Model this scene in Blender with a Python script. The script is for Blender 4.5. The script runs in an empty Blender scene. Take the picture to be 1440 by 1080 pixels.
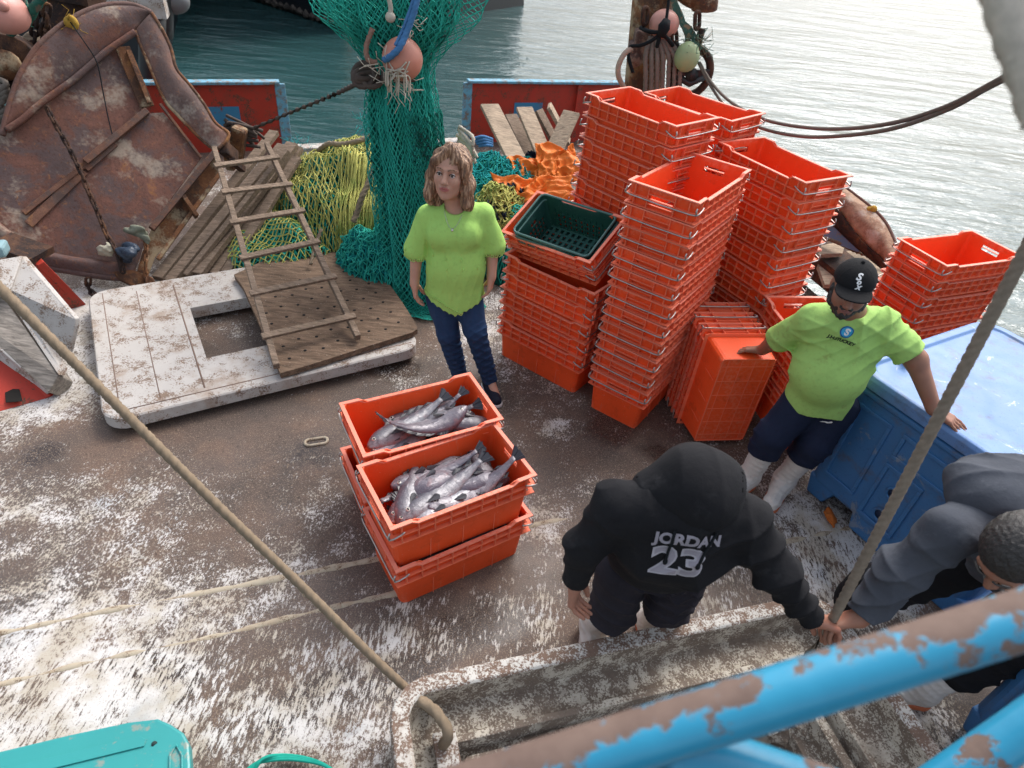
import bpy, bmesh, math, random
import numpy as np
from mathutils import Vector, Matrix, noise as mnoise
from mathutils.bvhtree import BVHTree
R = math.radians
SC = bpy.context.scene
COL = SC.collection

# ------------------------------------------------------------------ camera
FPX, PITCH, ROLL, CAMH = 900.0, R(38.3), R(6.3), 2.68
fw = Vector((0, math.cos(PITCH), -math.sin(PITCH)))
_r = Vector((1, 0, 0)); _u = _r.cross(fw)
cr = _r * math.cos(ROLL) + _u * math.sin(ROLL)
cu = -_r * math.sin(ROLL) + _u * math.cos(ROLL)
camd = bpy.data.cameras.new('camera'); cam = bpy.data.objects.new('camera', camd); COL.objects.link(cam)
m3 = Matrix((cr, cu, -fw)).transposed()
cam.matrix_world = Matrix.Translation((0, 0, CAMH)) @ m3.to_4x4()
camd.sensor_width = 36.0; camd.lens = 36.0 * FPX / 1440.0
camd.clip_start = 0.05; camd.clip_end = 3000
camd.dof.use_dof = True; camd.dof.focus_distance = 3.3; camd.dof.aperture_fstop = 3.2
SC.camera = cam

# ------------------------------------------------------------------ sky, sun, exposure
SUN_EL, SUN_AZ = 50.0, 30.0           # azimuth measured from +Y towards +X
w = bpy.data.worlds.new('World'); SC.world = w; w.use_nodes = True
nt = w.node_tree; bg = nt.nodes['Background']
sky = nt.nodes.new('ShaderNodeTexSky'); sky.sky_type = 'NISHITA'; sky.sun_disc = False
sky.sun_elevation = R(SUN_EL); sky.sun_rotation = R(SUN_AZ); sky.dust_density = 4.0; sky.air_density = 1.0
hs = nt.nodes.new('ShaderNodeHueSaturation'); hs.inputs['Saturation'].default_value = 0.48
nt.links.new(sky.outputs[0], hs.inputs['Color']); nt.links.new(hs.outputs[0], bg.inputs['Color'])
bg.inputs['Strength'].default_value = 0.15
sl = bpy.data.lights.new('sun', 'SUN'); so = bpy.data.objects.new('sun', sl); COL.objects.link(so)
sl.energy = 1.1; sl.angle = R(28); sl.color = (1.0, 0.98, 0.955)
sd = Vector((math.sin(R(SUN_AZ)) * math.cos(R(SUN_EL)), math.cos(R(SUN_AZ)) * math.cos(R(SUN_EL)), math.sin(R(SUN_EL))))
so.rotation_euler = sd.to_track_quat('Z', 'Y').to_euler(); so.location = (3, 6, 8)
SC.view_settings.view_transform = 'Standard'; SC.view_settings.look = 'None'
SC.view_settings.gamma = 1.0; SC.view_settings.exposure = 0.98
SC.render.engine = 'CYCLES'
SC.cycles.max_bounces = 6

# ------------------------------------------------------------------ measuring helpers (metres on real planes)
def _ray(px, py): return fw + cr * ((px - 720) / FPX) - cu * ((py - 540) / FPX)
def at(px, py, z=0.0):
    d = _ray(px, py); return Vector((0, 0, CAMH)) + d * ((z - CAMH) / d.z)
def aty(px, py, y):
    d = _ray(px, py); return Vector((0, 0, CAMH)) + d * (y / d.y)
def onplane(px, py, q, n):
    d = _ray(px, py); o = Vector((0, 0, CAMH)); return o + d * ((q - o).dot(n) / d.dot(n))
AX = R(19.0)                       # the ship's cross axis
def ship(a, b, z=0.0): return Vector((a * math.cos(AX) - b * math.sin(AX), a * math.sin(AX) + b * math.cos(AX), z))
def rotz(a): return Matrix.Rotation(a, 4, 'Z')

# ------------------------------------------------------------------ objects
ORG = {}
def thing(name, label, cat, loc, group=None):
    o = bpy.data.objects.new(name, None); COL.objects.link(o); o.location = loc
    o.empty_display_size = 0.1
    ORG[o.name] = Vector(loc); return tag(o, label, cat, group)
def tag(o, label=None, cat=None, group=None, kind=None):
    if label: o['label'] = label
    if cat: o['category'] = cat
    if group: o['group'] = group
    if kind: o['kind'] = kind
    return o
def kids(o, acc={}): return [c for c in bpy.data.objects if c.parent == o]
def copy_tree(o, parent=None, root=True):
    c = o.copy(); COL.objects.link(c)
    if parent: c.parent = parent
    for ch in o.children: copy_tree(ch, c, False)
    return c

class MB:
    def __init__(s, M=None): s.v = []; s.f = []; s.mi = []; s.sm = []; s.M = M
    def add(s, vs, fs, mi=0, smooth=False):
        n = len(s.v)
        s.v += [tuple(s.M @ Vector(p)) if s.M else tuple(p) for p in vs]
        for f in fs: s.f.append(tuple(i + n for i in f)); s.mi.append(mi); s.sm.append(smooth)
        return s
    def box(s, c, size, rot=None, mi=0, bev=0.0):
        hx, hy, hz = size[0] / 2, size[1] / 2, size[2] / 2
        if bev <= 0:
            vs = [Vector((x, y, z)) for x in (-hx, hx) for y in (-hy, hy) for z in (-hz, hz)]
            fs = [(0, 1, 3, 2), (4, 6, 7, 5), (0, 4, 5, 1), (2, 3, 7, 6), (0, 2, 6, 4), (1, 5, 7, 3)]
        else:
            b = bmesh.new(); bmesh.ops.create_cube(b, size=1.0)
            for q in b.verts: q.co = Vector((q.co.x * size[0], q.co.y * size[1], q.co.z * size[2]))
            bmesh.ops.bevel(b, geom=b.edges[:], offset=bev, segments=2, affect='EDGES', profile=0.5)
            b.verts.index_update(); vs = [q.co.copy() for q in b.verts]; fs = [tuple(q.index for q in f.verts) for f in b.faces]; b.free()
        if rot is not None: vs = [rot @ q for q in vs]
        c = Vector(c); return s.add([q + c for q in vs], fs, mi)
    def beam(s, a, b, wdt, th, up=(0, 0, 1), mi=0, bev=0.0, ext=0.0):
        a = Vector(a); b = Vector(b); d = (b - a); L = d.length; d.normalize()
        u = Vector(up); u = (u - d * u.dot(d)).normalized(); sd_ = u.cross(d)
        m = Matrix((d, sd_, u)).transposed()
        return s.box((a + b) / 2, (L + ext, wdt, th), m, mi, bev)
    def tube(s, pts, r, n=8, mi=0, closed=False, lobes=0, depth=0.25, twist=0.0, smooth=True, rs=None, flat=1.0, up=None):
        pts = [Vector(p) for p in pts]; N = len(pts)
        vs = []; prev = None; ln = 0.0
        for i, p in enumerate(pts):
            if closed: t = pts[(i + 1) % N] - pts[i - 1]
            else: t = pts[min(i + 1, N - 1)] - pts[max(i - 1, 0)]
            t.normalize()
            if prev is None:
                a = Vector(up) if up else (Vector((0, 0, 1)) if abs(t.z) < 0.9 else Vector((1, 0, 0)))
                u = (a - t * a.dot(t)).normalized()
            else: u = (prev - t * prev.dot(t)).normalized()
            prev = u; v = t.cross(u)
            if i: ln += (pts[i] - pts[i - 1]).length
            rr = (rs[i] if rs else r)
            for k in range(n):
                a = 2 * math.pi * k / n; q = rr
                if lobes: q = rr * (1 - depth + depth * abs(math.cos(lobes * 0.5 * a)) * 1.0)
                ph = a + twist * ln
                vs.append(p + u * (q * math.cos(ph)) + v * (q * flat * math.sin(ph)))
        fs = []
        for i in range(N if closed else N - 1):
            j = (i + 1) % N
            for k in range(n):
                l = (k + 1) % n; fs.append((i * n + k, i * n + l, j * n + l, j * n + k))
        if not closed: fs.append(tuple(reversed(range(n)))); fs.append(tuple((N - 1) * n + k for k in range(n)))
        return s.add(vs, fs, mi, smooth)
    def ball(s, c, r, mi=0, seg=20, ring=12, sc=(1, 1, 1), rot=None):
        vs = [Vector((0, 0, 1))]
        for i in range(1, ring):
            t = math.pi * i / ring
            vs += [Vector((math.sin(t) * math.cos(2 * math.pi * k / seg), math.sin(t) * math.sin(2 * math.pi * k / seg), math.cos(t))) for k in range(seg)]
        vs.append(Vector((0, 0, -1)))
        fs = [(0, 1 + k, 1 + (k + 1) % seg) for k in range(seg)]
        for i in range(ring - 2):
            for k in range(seg):
                l = (k + 1) % seg; a = 1 + i * seg; fs.append((a + k, a + seg + k, a + seg + l, a + l))
        e = len(vs) - 1; a = 1 + (ring - 2) * seg
        fs += [(e, a + (k + 1) % seg, a + k) for k in range(seg)]
        vs = [Vector((q.x * r * sc[0], q.y * r * sc[1], q.z * r * sc[2])) for q in vs]
        if rot is not None: vs = [rot @ q for q in vs]
        return s.add([q + Vector(c) for q in vs], fs, mi, True)
    def prism(s, poly, n, th, mi=0):
        """polygon (list of 3D points in one plane) extruded by th along -n"""
        n = Vector(n); k = len(poly); vs = [Vector(p) for p in poly] + [Vector(p) - n * th for p in poly]
        fs = [tuple(range(k)), tuple(reversed(range(k, 2 * k)))] + [(i, i + k, (i + 1) % k + k, (i + 1) % k) for i in range(k)]
        return s.add(vs, fs, mi)
    def grid(s, fn, nu, nv, mi=0, smooth=True, closed_u=False):
        vs = [fn(i / nu, j / nv) for j in range(nv + 1) for i in range(nu + (0 if closed_u else 1))]
        wd = nu + (0 if closed_u else 1)
        fs = [(j * wd + i, j * wd + (i + 1) % wd, (j + 1) * wd + (i + 1) % wd, (j + 1) * wd + i) for j in range(nv) for i in range(nu)]
        return s.add(vs, fs, mi, smooth)
    def build(s, name, mats, parent=None, fixn=True, bevel=None, solid=None):
        me = bpy.data.meshes.new(name); off = ORG.get(parent.name, Vector()) if parent else Vector()
        me.from_pydata([tuple(Vector(p) - off) for p in s.v], [], s.f)
        if not isinstance(mats, (list, tuple)): mats = [mats]
        for m in mats: me.materials.append(m)
        me.polygons.foreach_set('material_index', s.mi); me.polygons.foreach_set('use_smooth', s.sm)
        if fixn:
            b = bmesh.new(); b.from_mesh(me); bmesh.ops.recalc_face_normals(b, faces=b.faces[:]); b.to_mesh(me); b.free()
        me.update()
        o = bpy.data.objects.new(name, me); COL.objects.link(o)
        if parent: o.parent = parent; ORG[o.name] = off
        else: ORG[o.name] = Vector()
        if solid or bevel:
            if solid:
                md = o.modifiers.new('s', 'SOLIDIFY'); md.thickness = solid; md.offset = -1
            if bevel:
                md = o.modifiers.new('b', 'BEVEL'); md.width = bevel; md.segments = 2; md.limit_method = 'ANGLE'
            bake(o)
        return o
def bake(o):
    dg = bpy.context.evaluated_depsgraph_get(); dg.update()
    me = bpy.data.meshes.new_from_object(o.evaluated_get(dg)); o.modifiers.clear(); o.data = me

# ------------------------------------------------------------------ implicit surfaces for bodies, clothes and rags
def V3(*a): return np.array(a, dtype=float)
def rc(a, b, ra, rb=None, k=0.02, ax=None, s=1.0):
    rb = ra if rb is None else rb
    a = np.array(a, float); b = np.array(b, float)
    return dict(t='c', a=a, b=b, ra=ra, rb=rb, k=k, ax=None if ax is None else np.array(Vector(ax).normalized()), s=s, c=(a + b) / 2, r=np.linalg.norm(a - b) / 2 + max(ra, rb) * max(1, s), op='u')
def el(c, r, rot=None, k=0.02, op='u'):
    return dict(t='e', c=np.array(c, float), rr=np.array(r, float), R=None if rot is None else np.array(rot), k=k, r=max(r), op=op)
def sub(p, k=0.01): p = dict(p); p['op'] = 's'; p['k'] = k; return p
def _prim(p, P):
    if p['t'] == 'c':
        ba = p['b'] - p['a']; L = max(ba @ ba, 1e-12)
        t = np.clip(((P - p['a']) @ ba) / L, 0, 1)
        w_ = P - p['a'] - t[:, None] * ba
        rr = p['ra'] + t * (p['rb'] - p['ra'])
        if p['ax'] is not None:
            w_ = w_ + (1 / p['s'] - 1) * (w_ @ p['ax'])[:, None] * p['ax']
            return (np.sqrt((w_ * w_).sum(1)) - rr) * min(1, p['s'])
        return np.sqrt((w_ * w_).sum(1)) - rr
    q = P - p['c']
    if p['R'] is not None: q = q @ p['R']
    k0 = np.sqrt(((q / p['rr']) ** 2).sum(1)); k1 = np.sqrt(((q / p['rr'] ** 2) ** 2).sum(1)) + 1e-9
    return k0 * (k0 - 1) / k1
def sdf(prims, P, cut=None, fold=None):
    d = np.full(len(P), 0.5)
    for p in prims:
        di = _prim(p, P); k = p['k']
        if p['op'] == 'u':
            h = np.maximum(k - np.abs(d - di), 0) / k; d = np.minimum(d, di) - h * h * k / 4
        else:
            di = -di; h = np.maximum(k - np.abs(d - di), 0) / k; d = np.maximum(d, di) + h * h * k / 4
    if fold is not None: d = d + fold(P)
    if cut is not None: d = np.maximum(d, cut(P))
    return d
def sdf_mesh(prims, h, cut=None, fold=None, pad=0.03):
    lo = np.min([p['c'] - p['r'] for p in prims if p['op'] == 'u'], 0) - pad
    hi = np.max([p['c'] + p['r'] for p in prims if p['op'] == 'u'], 0) + pad
    n = 12; bs = n * h; nb = np.ceil((hi - lo) / bs).astype(int); rad = bs * 0.87
    G = nb * n + 4; keys = []; verts = []; quads = []
    ii = np.arange(n + 1); I, J, K = np.meshgrid(ii, ii, ii, indexing='ij')
    base = np.stack([I, J, K], -1).reshape(-1, 3) * h
    cid = lambda i, j, k: ((i + 1) * int(G[1]) + (j + 1)) * int(G[2]) + (k + 1)
    corners = [(0, 0, 0), (1, 0, 0), (0, 1, 0), (1, 1, 0), (0, 0, 1), (1, 0, 1), (0, 1, 1), (1, 1, 1)]
    edges = [(0, 1), (2, 3), (4, 5), (6, 7), (0, 2), (1, 3), (4, 6), (5, 7), (0, 4), (1, 5), (2, 6), (3, 7)]
    for bx in range(nb[0]):
        for by in range(nb[1]):
            for bz in range(nb[2]):
                o = lo + np.array([bx, by, bz]) * bs; c = o + bs / 2
                act = [p for p in prims if np.linalg.norm(p['c'] - c) - p['r'] < rad + 0.05]
                if not any(p['op'] == 'u' for p in act): continue
                dc = sdf(act, c[None])[0]
                if abs(dc) > rad * 1.9 + 0.02: continue
                D = sdf(act, base + o, cut, fold).reshape(n + 1, n + 1, n + 1)
                S = D < 0
                if S.all() or not S.any(): continue
                cs = [S[a:a + n, b:b + n, e:e + n] for a, b, e in corners]; cd = [D[a:a + n, b:b + n, e:e + n] for a, b, e in corners]
                cnt = np.zeros((n, n, n)); acc = np.zeros((n, n, n, 3))
                for a, b in edges:
                    m = cs[a] != cs[b]
                    if not m.any(): continue
                    t = np.where(m, cd[a] / (cd[a] - cd[b] + 1e-20 * (cd[a] == cd[b])), 0)
                    pa = np.array(corners[a], float); pb = np.array(corners[b], float)
                    acc += m[..., None] * (pa + t[..., None] * (pb - pa)); cnt += m
                ci, cj, ck = np.nonzero(cnt)
                pos = acc[ci, cj, ck] / cnt[ci, cj, ck][:, None] + np.stack([ci, cj, ck], 1)
                gi, gj, gk = ci + bx * n, cj + by * n, ck + bz * n
                keys.append(cid(gi, gj, gk)); verts.append(o + pos * h)
                for ax in range(3):
                    A = [slice(0, n)] * 3; B = list(A); B[ax] = slice(1, n + 1)
                    s0 = S[tuple(A)]; s1 = S[tuple(B)]; m = s0 != s1
                    ei, ej, ek = np.nonzero(m)
                    if len(ei) == 0: continue
                    e = np.stack([ei + bx * n, ej + by * n, ek + bz * n], 1); u_, v_ = [(1, 2), (2, 0), (0, 1)][ax]
                    q = []
                    for du, dv in ((0, 0), (-1, 0), (-1, -1), (0, -1)):
                        g = e.copy(); g[:, u_] += du; g[:, v_] += dv; q.append(cid(g[:, 0], g[:, 1], g[:, 2]))
                    q = np.stack(q, 1); fl = s0[ei, ej, ek] == False
                    q[fl] = q[fl][:, ::-1]; quads.append(q)
    keys = np.concatenate(keys); verts = np.concatenate(verts); quads = np.concatenate(quads)
    od = np.argsort(keys); ks = keys[od]
    ix = np.searchsorted(ks, quads); ix = np.clip(ix, 0, len(ks) - 1); ok = (ks[ix] == quads).all(1)
    return verts, od[ix[ok]]
def sdf_obj(name, prims, h, mats, parent, cut=None, fold=None, mfn=None):
    v, q = sdf_mesh(prims, h, cut, fold)
    off = np.array(ORG.get(parent.name, Vector())) if parent else np.zeros(3)
    me = bpy.data.meshes.new(name); me.from_pydata((v - off).tolist(), [], q.tolist())
    if not isinstance(mats, (list, tuple)): mats = [mats]
    for m in mats: me.materials.append(m)
    me.polygons.foreach_set('use_smooth', [True] * len(me.polygons))
    if mfn is not None:
        cen = v[q].mean(1); me.polygons.foreach_set('material_index', mfn(cen).astype(int))
    me.update(); o = bpy.data.objects.new(name, me); COL.objects.link(o)
    if parent: o.parent = parent; ORG[o.name] = Vector(off)
    else: ORG[o.name] = Vector()
    return o
def drape(P, a, s, seed=0.0, dirs=((1, 0, .25), (.5, .2, 1), (-.6, .3, .8))):
    """folds of cloth: rounded ridges with sharp valleys, coming and going"""
    W = np.stack([wob(P, 6, seed), wob(P, 6, seed + 5), wob(P, 5, seed + 9)], 1) * .03; Q = P + W; out = 0
    for i, d in enumerate(dirs):
        d = np.array(d, float); d /= np.linalg.norm(d); ph = (Q @ d) * s * (1 + .35 * i) + seed * (i + 1)
        m = np.clip(wob(P, 5.0, seed + 3 * i) * .9 + .25, 0, 1)
        out = out + m * (1 - np.abs(np.sin(ph))) ** 1.7
    return a * (out - .35)
def wob(P, s, seed=0.0):
    x, y, z = P[:, 0] * s + seed, P[:, 1] * s + seed * 1.7, P[:, 2] * s - seed
    return (np.sin(x + 1.3 * np.sin(y * 1.1 + z * 0.7)) * np.sin(y * 1.2 + 1.1 * np.sin(z * 0.9 + x * 0.6)) + np.sin(z * 1.1 + 1.4 * np.sin(x * 0.8 - y)) * 0.7)

# ------------------------------------------------------------------ materials
class N:
    def __init__(s, name, rough=0.6, metal=0.0, spec=None):
        s.m = bpy.data.materials.new(name); s.m.use_nodes = True; s.t = s.m.node_tree
        s.b = s.t.nodes['Principled BSDF']; s.b.inputs['Roughness'].default_value = rough; s.b.inputs['Metallic'].default_value = metal
        if spec is not None: s.b.inputs['Specular IOR Level'].default_value = spec
        s.tc = s.t.nodes.new('ShaderNodeTexCoord'); s.hgt = []
    def new(s, k): return s.t.nodes.new(k)
    def put(s, sock, v):
        if v is None: return
        if hasattr(v, 'node') or isinstance(v, bpy.types.NodeSocket): s.t.links.new(v, sock)
        else:
            if isinstance(v, (tuple, list)) and len(v) == 3 and sock.type == 'RGBA': v = (*v, 1)
            sock.default_value = v
    def co(s, sc=(1, 1, 1), rot=(0, 0, 0), kind='Object'):
        mp = s.new('ShaderNodeMapping'); s.t.links.new(s.tc.outputs[kind], mp.inputs[0])
        mp.inputs['Scale'].default_value = sc; mp.inputs['Rotation'].default_value = rot; return mp.outputs[0]
    def noise(s, scale, detail=4, rough=0.55, vec=None, dist=0.0):
        n = s.new('ShaderNodeTexNoise'); n.inputs['Scale'].default_value = scale; n.inputs['Detail'].default_value = detail
        n.inputs['Roughness'].default_value = rough; n.inputs['Distortion'].default_value = dist
        s.put(n.inputs['Vector'], vec if vec is not None else s.tc.outputs['Object']); return n.outputs['Fac']
    def vor(s, scale, vec=None, feat='F1', out='Distance'):
        n = s.new('ShaderNodeTexVoronoi'); n.feature = feat; n.inputs['Scale'].default_value = scale
        s.put(n.inputs['Vector'], vec if vec is not None else s.tc.outputs['Object']); return n.outputs[out]
    def wave(s, scale, vec=None, dist=2.0, det=2.0, dir_='X'):
        n = s.new('ShaderNodeTexWave'); n.inputs['Scale'].default_value = scale; n.inputs['Distortion'].default_value = dist; n.bands_direction = dir_
        n.inputs['Detail'].default_value = det; s.put(n.inputs['Vector'], vec if vec is not None else s.tc.outputs['Object']); return n.outputs['Fac']
    def attr(s, name, out='Fac'):
        n = s.new('ShaderNodeAttribute'); n.attribute_name = name; return n.outputs[out]
    def rnd(s): return s.new('ShaderNodeObjectInfo').outputs['Random']
    def point(s): return s.new('ShaderNodeNewGeometry').outputs['Pointiness']
    def step(s, v, a, b):
        n = s.new('ShaderNodeMapRange'); n.inputs[1].default_value = a; n.inputs[2].default_value = b; n.interpolation_type = 'SMOOTHSTEP'
        s.put(n.inputs[0], v); return n.outputs[0]
    def ramp(s, v, st):
        n = s.new('ShaderNodeValToRGB'); e = n.color_ramp.elements
        while len(e) < len(st): e.new(0.5)
        for i, (p, c) in enumerate(st): e[i].position = p; e[i].color = (*c, 1)
        s.put(n.inputs[0], v); return n.outputs[0]
    def mix(s, a, b, f, bl='MIX'):
        n = s.new('ShaderNodeMix'); n.data_type = 'RGBA'; n.blend_type = bl; n.clamp_factor = True
        s.put(n.inputs[0], f); s.put(n.inputs[6], a); s.put(n.inputs[7], b); return n.outputs[2]
    def math(s, op, a, b=None, c=None):
        n = s.new('ShaderNodeMath'); n.operation = op; s.put(n.inputs[0], a)
        if b is not None: s.put(n.inputs[1], b)
        if c is not None: s.put(n.inputs[2], c)
        return n.outputs[0]
    def sep(s, v, i):
        n = s.new('ShaderNodeSeparateXYZ'); s.put(n.inputs[0], v); return n.outputs[i]
    def color(s, c): s.put(s.b.inputs['Base Color'], c); return s
    def rough(s, c): s.put(s.b.inputs['Roughness'], c); return s
    def bump(s, h, strength=0.4, dist=0.01):
        n = s.new('ShaderNodeBump'); n.inputs['Strength'].default_value = strength; n.inputs['Distance'].default_value = dist
        s.put(n.inputs['Height'], h)
        if s.hgt: s.t.links.new(s.hgt[-1], n.inputs['Normal'])
        s.hgt.append(n.outputs[0]); s.t.links.new(n.outputs[0], s.b.inputs['Normal']); return s
def lin(r, g, b):
    f = lambda c: (c / 255 / 12.92) if c / 255 <= 0.04045 else ((c / 255 + 0.055) / 1.055) ** 2.4
    return (f(r), f(g), f(b))
def sc3(c, k): return tuple(x * k for x in c)

MAT = {}
def fabric(name, col, var=0.12, weave=900, rough=0.9, stain=None, big=6):
    n = N(name, rough, spec=0.2)
    c = n.mix(sc3(col, 1 - var), sc3(col, 1 + var), n.noise(big, 5, 0.6))
    c = n.mix(c, sc3(col, 0.75), n.math('MULTIPLY', n.step(n.noise(45, 4), 0.5, 0.75), 0.5))
    if stain: c = n.mix(c, stain, n.math('MULTIPLY', n.step(n.math('ADD', n.noise(9, 6, 0.7), n.math('MULTIPLY', n.noise(60, 2), 0.25)), 0.70, 0.86), 0.55))
    n.color(c).bump(n.noise(weave, 2), 0.25, 0.001).bump(n.noise(28, 4), 0.5, 0.006); MAT[name] = n.m; return n.m
def skin(name, col):
    n = N(name, 0.5, spec=0.35)
    c = n.mix(sc3(col, 0.82), sc3(col, 1.12), n.noise(28, 4)); c = n.mix(c, (col[0] * 0.95, col[1] * 0.62, col[2] * 0.55), n.math('MULTIPLY', n.step(n.noise(14, 3), 0.5, 0.75), 0.45))
    n.color(c).bump(n.noise(220, 4), 0.25, 0.002)
    n.b.inputs['Subsurface Weight'].default_value = 0.08; n.b.inputs['Subsurface Radius'].default_value = (0.01, 0.004, 0.002)
    MAT[name] = n.m; return n.m
def worn(name, paint, under, amount=0.5, rust=(0.16, 0.07, 0.035), rough=0.55, dirt=0.4, sc=1.0, spec=0.4):
    """painted surface flaking to what lies under it; amount = share worn off"""
    n = N(name, rough, spec=spec)
    p = n.mix(sc3(paint, 0.85), sc3(paint, 1.1), n.noise(5 * sc, 5))
    p = n.mix(p, rust, n.math('MULTIPLY', n.step(n.noise(3.5 * sc, 6, 0.65), 0.48, 0.75), dirt))
    wv = n.math('ADD', n.math('MULTIPLY', n.noise(8 * sc, 7, 0.68), 0.5), n.math('MULTIPLY', n.noise(75 * sc, 5, 0.75), 0.5))
    e = 0.60 - 0.17 * amount
    f = n.step(wv, e, e + 0.035)
    u_ = n.mix(sc3(under, 0.6), sc3(under, 1.3), n.noise(30 * sc, 5, 0.7))
    n.color(n.mix(p, u_, f)).rough(n.mix((rough,) * 3, (0.9,) * 3, f))
    n.bump(n.math('MULTIPLY', f, -1.0), 0.4, 0.003).bump(n.noise(90 * sc, 4), 0.3, 0.002); MAT[name] = n.m; return n.m
def wood(name, col, grain=(1, 14, 14), rot=(0, 0, 0), white=0.0):
    n = N(name, 0.85, spec=0.2); v = n.co(grain, rot)
    g = n.noise(6, 6, 0.65, v, 0.6)
    c = n.ramp(g, [(0.3, sc3(col, 0.45)), (0.5, col), (0.72, sc3(col, 1.6))])
    c = n.mix(c, sc3(col, 0.35), n.math('MULTIPLY', n.step(n.noise(2.2, 5, 0.6), 0.5, 0.75), 0.6))
    if white: c = n.mix(c, (0.55, 0.5, 0.43), n.math('MULTIPLY', n.step(n.noise(90, 4, 0.7), 0.655 - 0.05 * white, 0.70), 0.75))
    n.color(c).bump(g, 0.6, 0.006).bump(n.noise(120, 3), 0.3, 0.002); MAT[name] = n.m; return n.m
def plain(name, col, rough=0.5, metal=0.0, var=0.15, sc=20, bump=0.0, spec=None):
    n = N(name, rough, metal, spec); n.color(n.mix(sc3(col, 1 - var), sc3(col, 1 + var), n.noise(sc, 4)))
    if bump: n.bump(n.noise(sc * 4, 4), bump, 0.003)
    MAT[name] = n.m; return n.m
def rusty(name, a, b, c, pale=None, sc=1.0):
    n = N(name, 0.85, 0.0, 0.25)
    x = n.ramp(n.noise(2.6 * sc, 9, 0.70, None, .4), [(0.34, sc3(b, .8)), (0.45, b), (0.52, a), (0.60, sc3(a, 1.25)), (0.68, c)])
    x = n.mix(x, sc3(a, 0.55), n.math('MULTIPLY', n.step(n.noise(60 * sc, 5, 0.7), 0.48, 0.7), 0.7))
    x = n.mix(x, c, n.math('MULTIPLY', n.step(n.noise(24 * sc, 5, 0.7, None, 0.6), 0.56, 0.7), 0.6))
    if pale: x = n.mix(x, pale, n.math('MULTIPLY', n.step(n.math('ADD', n.noise(2.3 * sc, 5, 0.6), n.math('MULTIPLY', n.noise(40 * sc, 4), 0.2)), 0.60, 0.74), 0.7))
    n.color(x).bump(n.noise(45 * sc, 6, 0.7), 0.5, 0.006).bump(n.noise(6 * sc, 4), 0.5, 0.02); MAT[name] = n.m; return n.m
def twine(name, col, var=0.3, sc=9, dark=None):
    n = N(name, 0.9, spec=0.15); c = n.mix(sc3(col, 1 - var), sc3(col, 1 + var), n.noise(sc, 5, 0.7))
    if dark: c = n.mix(c, dark, n.step(n.noise(sc * 0.7, 4), 0.5, 0.66))
    n.color(c).bump(n.noise(400, 2), 0.5, 0.002); MAT[name] = n.m; return n.m

# ------------------------------------------------------------------ material set
RED = lin(214, 60, 34)
white_worn = worn('white_worn', (0.46, 0.43, 0.40), (0.22, 0.155, 0.115), 0.46, (0.30, 0.225, 0.17), 0.7, 0.95, 1.3)
white_rust = worn('white_rust', (0.52, 0.50, 0.46), (0.17, 0.11, 0.08), 0.75, (0.25, 0.17, 0.11), 0.7, 0.7, 1.6)
grimy = worn('grimy', (0.50, 0.45, 0.37), (0.17, 0.13, 0.10), 0.75, (0.13, 0.095, 0.07), 0.85, 0.9, 1.5)
red_worn = worn('red_worn', (0.42, 0.035, 0.018), (0.13, 0.06, 0.04), 0.38, (0.18, 0.05, 0.03), 0.6, 0.7)
blue_worn = worn('blue_worn', (0.13, 0.36, 0.50), (0.22, 0.16, 0.12), 0.55, (0.3, 0.3, 0.3), 0.6, 0.3, 2)
turq = worn('turq', (0.02, 0.42, 0.66), (0.20, 0.10, 0.07), 0.25, (0.03, 0.30, 0.45), 0.35, 0.5, 1.6)
rust_door = rusty('rust_door', (0.135, 0.062, 0.046), (0.105, 0.070, 0.066), (0.27, 0.115, 0.045), (0.38, 0.31, 0.24))
rust_dark = rusty('rust_dark', (0.07, 0.035, 0.022), (0.03, 0.02, 0.018), (0.20, 0.09, 0.03), None, 2)
rust_orange = rusty('rust_orange', (0.16, 0.07, 0.033), (0.08, 0.042, 0.028), (0.32, 0.155, 0.055), (0.42, 0.34, 0.22), 2)
wood_grey = wood('wood_grey', (0.20, 0.145, 0.105), (1, 12, 12), white=0.5)
wood_pale = wood('wood_pale', (0.34, 0.26, 0.185), (1, 10, 10), white=0.5)
wood_dark = wood('wood_dark', (0.15, 0.10, 0.068), (1.2, 6, 8), white=0.8)
black_hull = plain('black_hull', (0.012, 0.014, 0.018), 0.35, var=0.4, sc=4)
rubber_black = plain('rubber_black', (0.015, 0.016, 0.018), 0.5, var=0.4, sc=10, bump=0.2)
steel = plain('steel', (0.42, 0.38, 0.36), 0.38, 0.8, 0.4, 30)
rope_tan = twine('rope_tan', (0.23, 0.175, 0.12), 0.35, 30)
rope_grey = twine('rope_grey', (0.15, 0.125, 0.105), 0.35, 30)
rope_brown = twine('rope_brown', (0.09, 0.07, 0.06), 0.4, 20)
rope_black = twine('rope_black', (0.012, 0.014, 0.016), 0.3, 20)
rope_blue = twine('rope_blue', (0.07, 0.19, 0.38), 0.4, 20)
rope_teal = twine('rope_teal', (0.02, 0.33, 0.25), 0.3, 20)
rope_white = twine('rope_white', (0.5, 0.45, 0.37), 0.3, 20)

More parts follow.
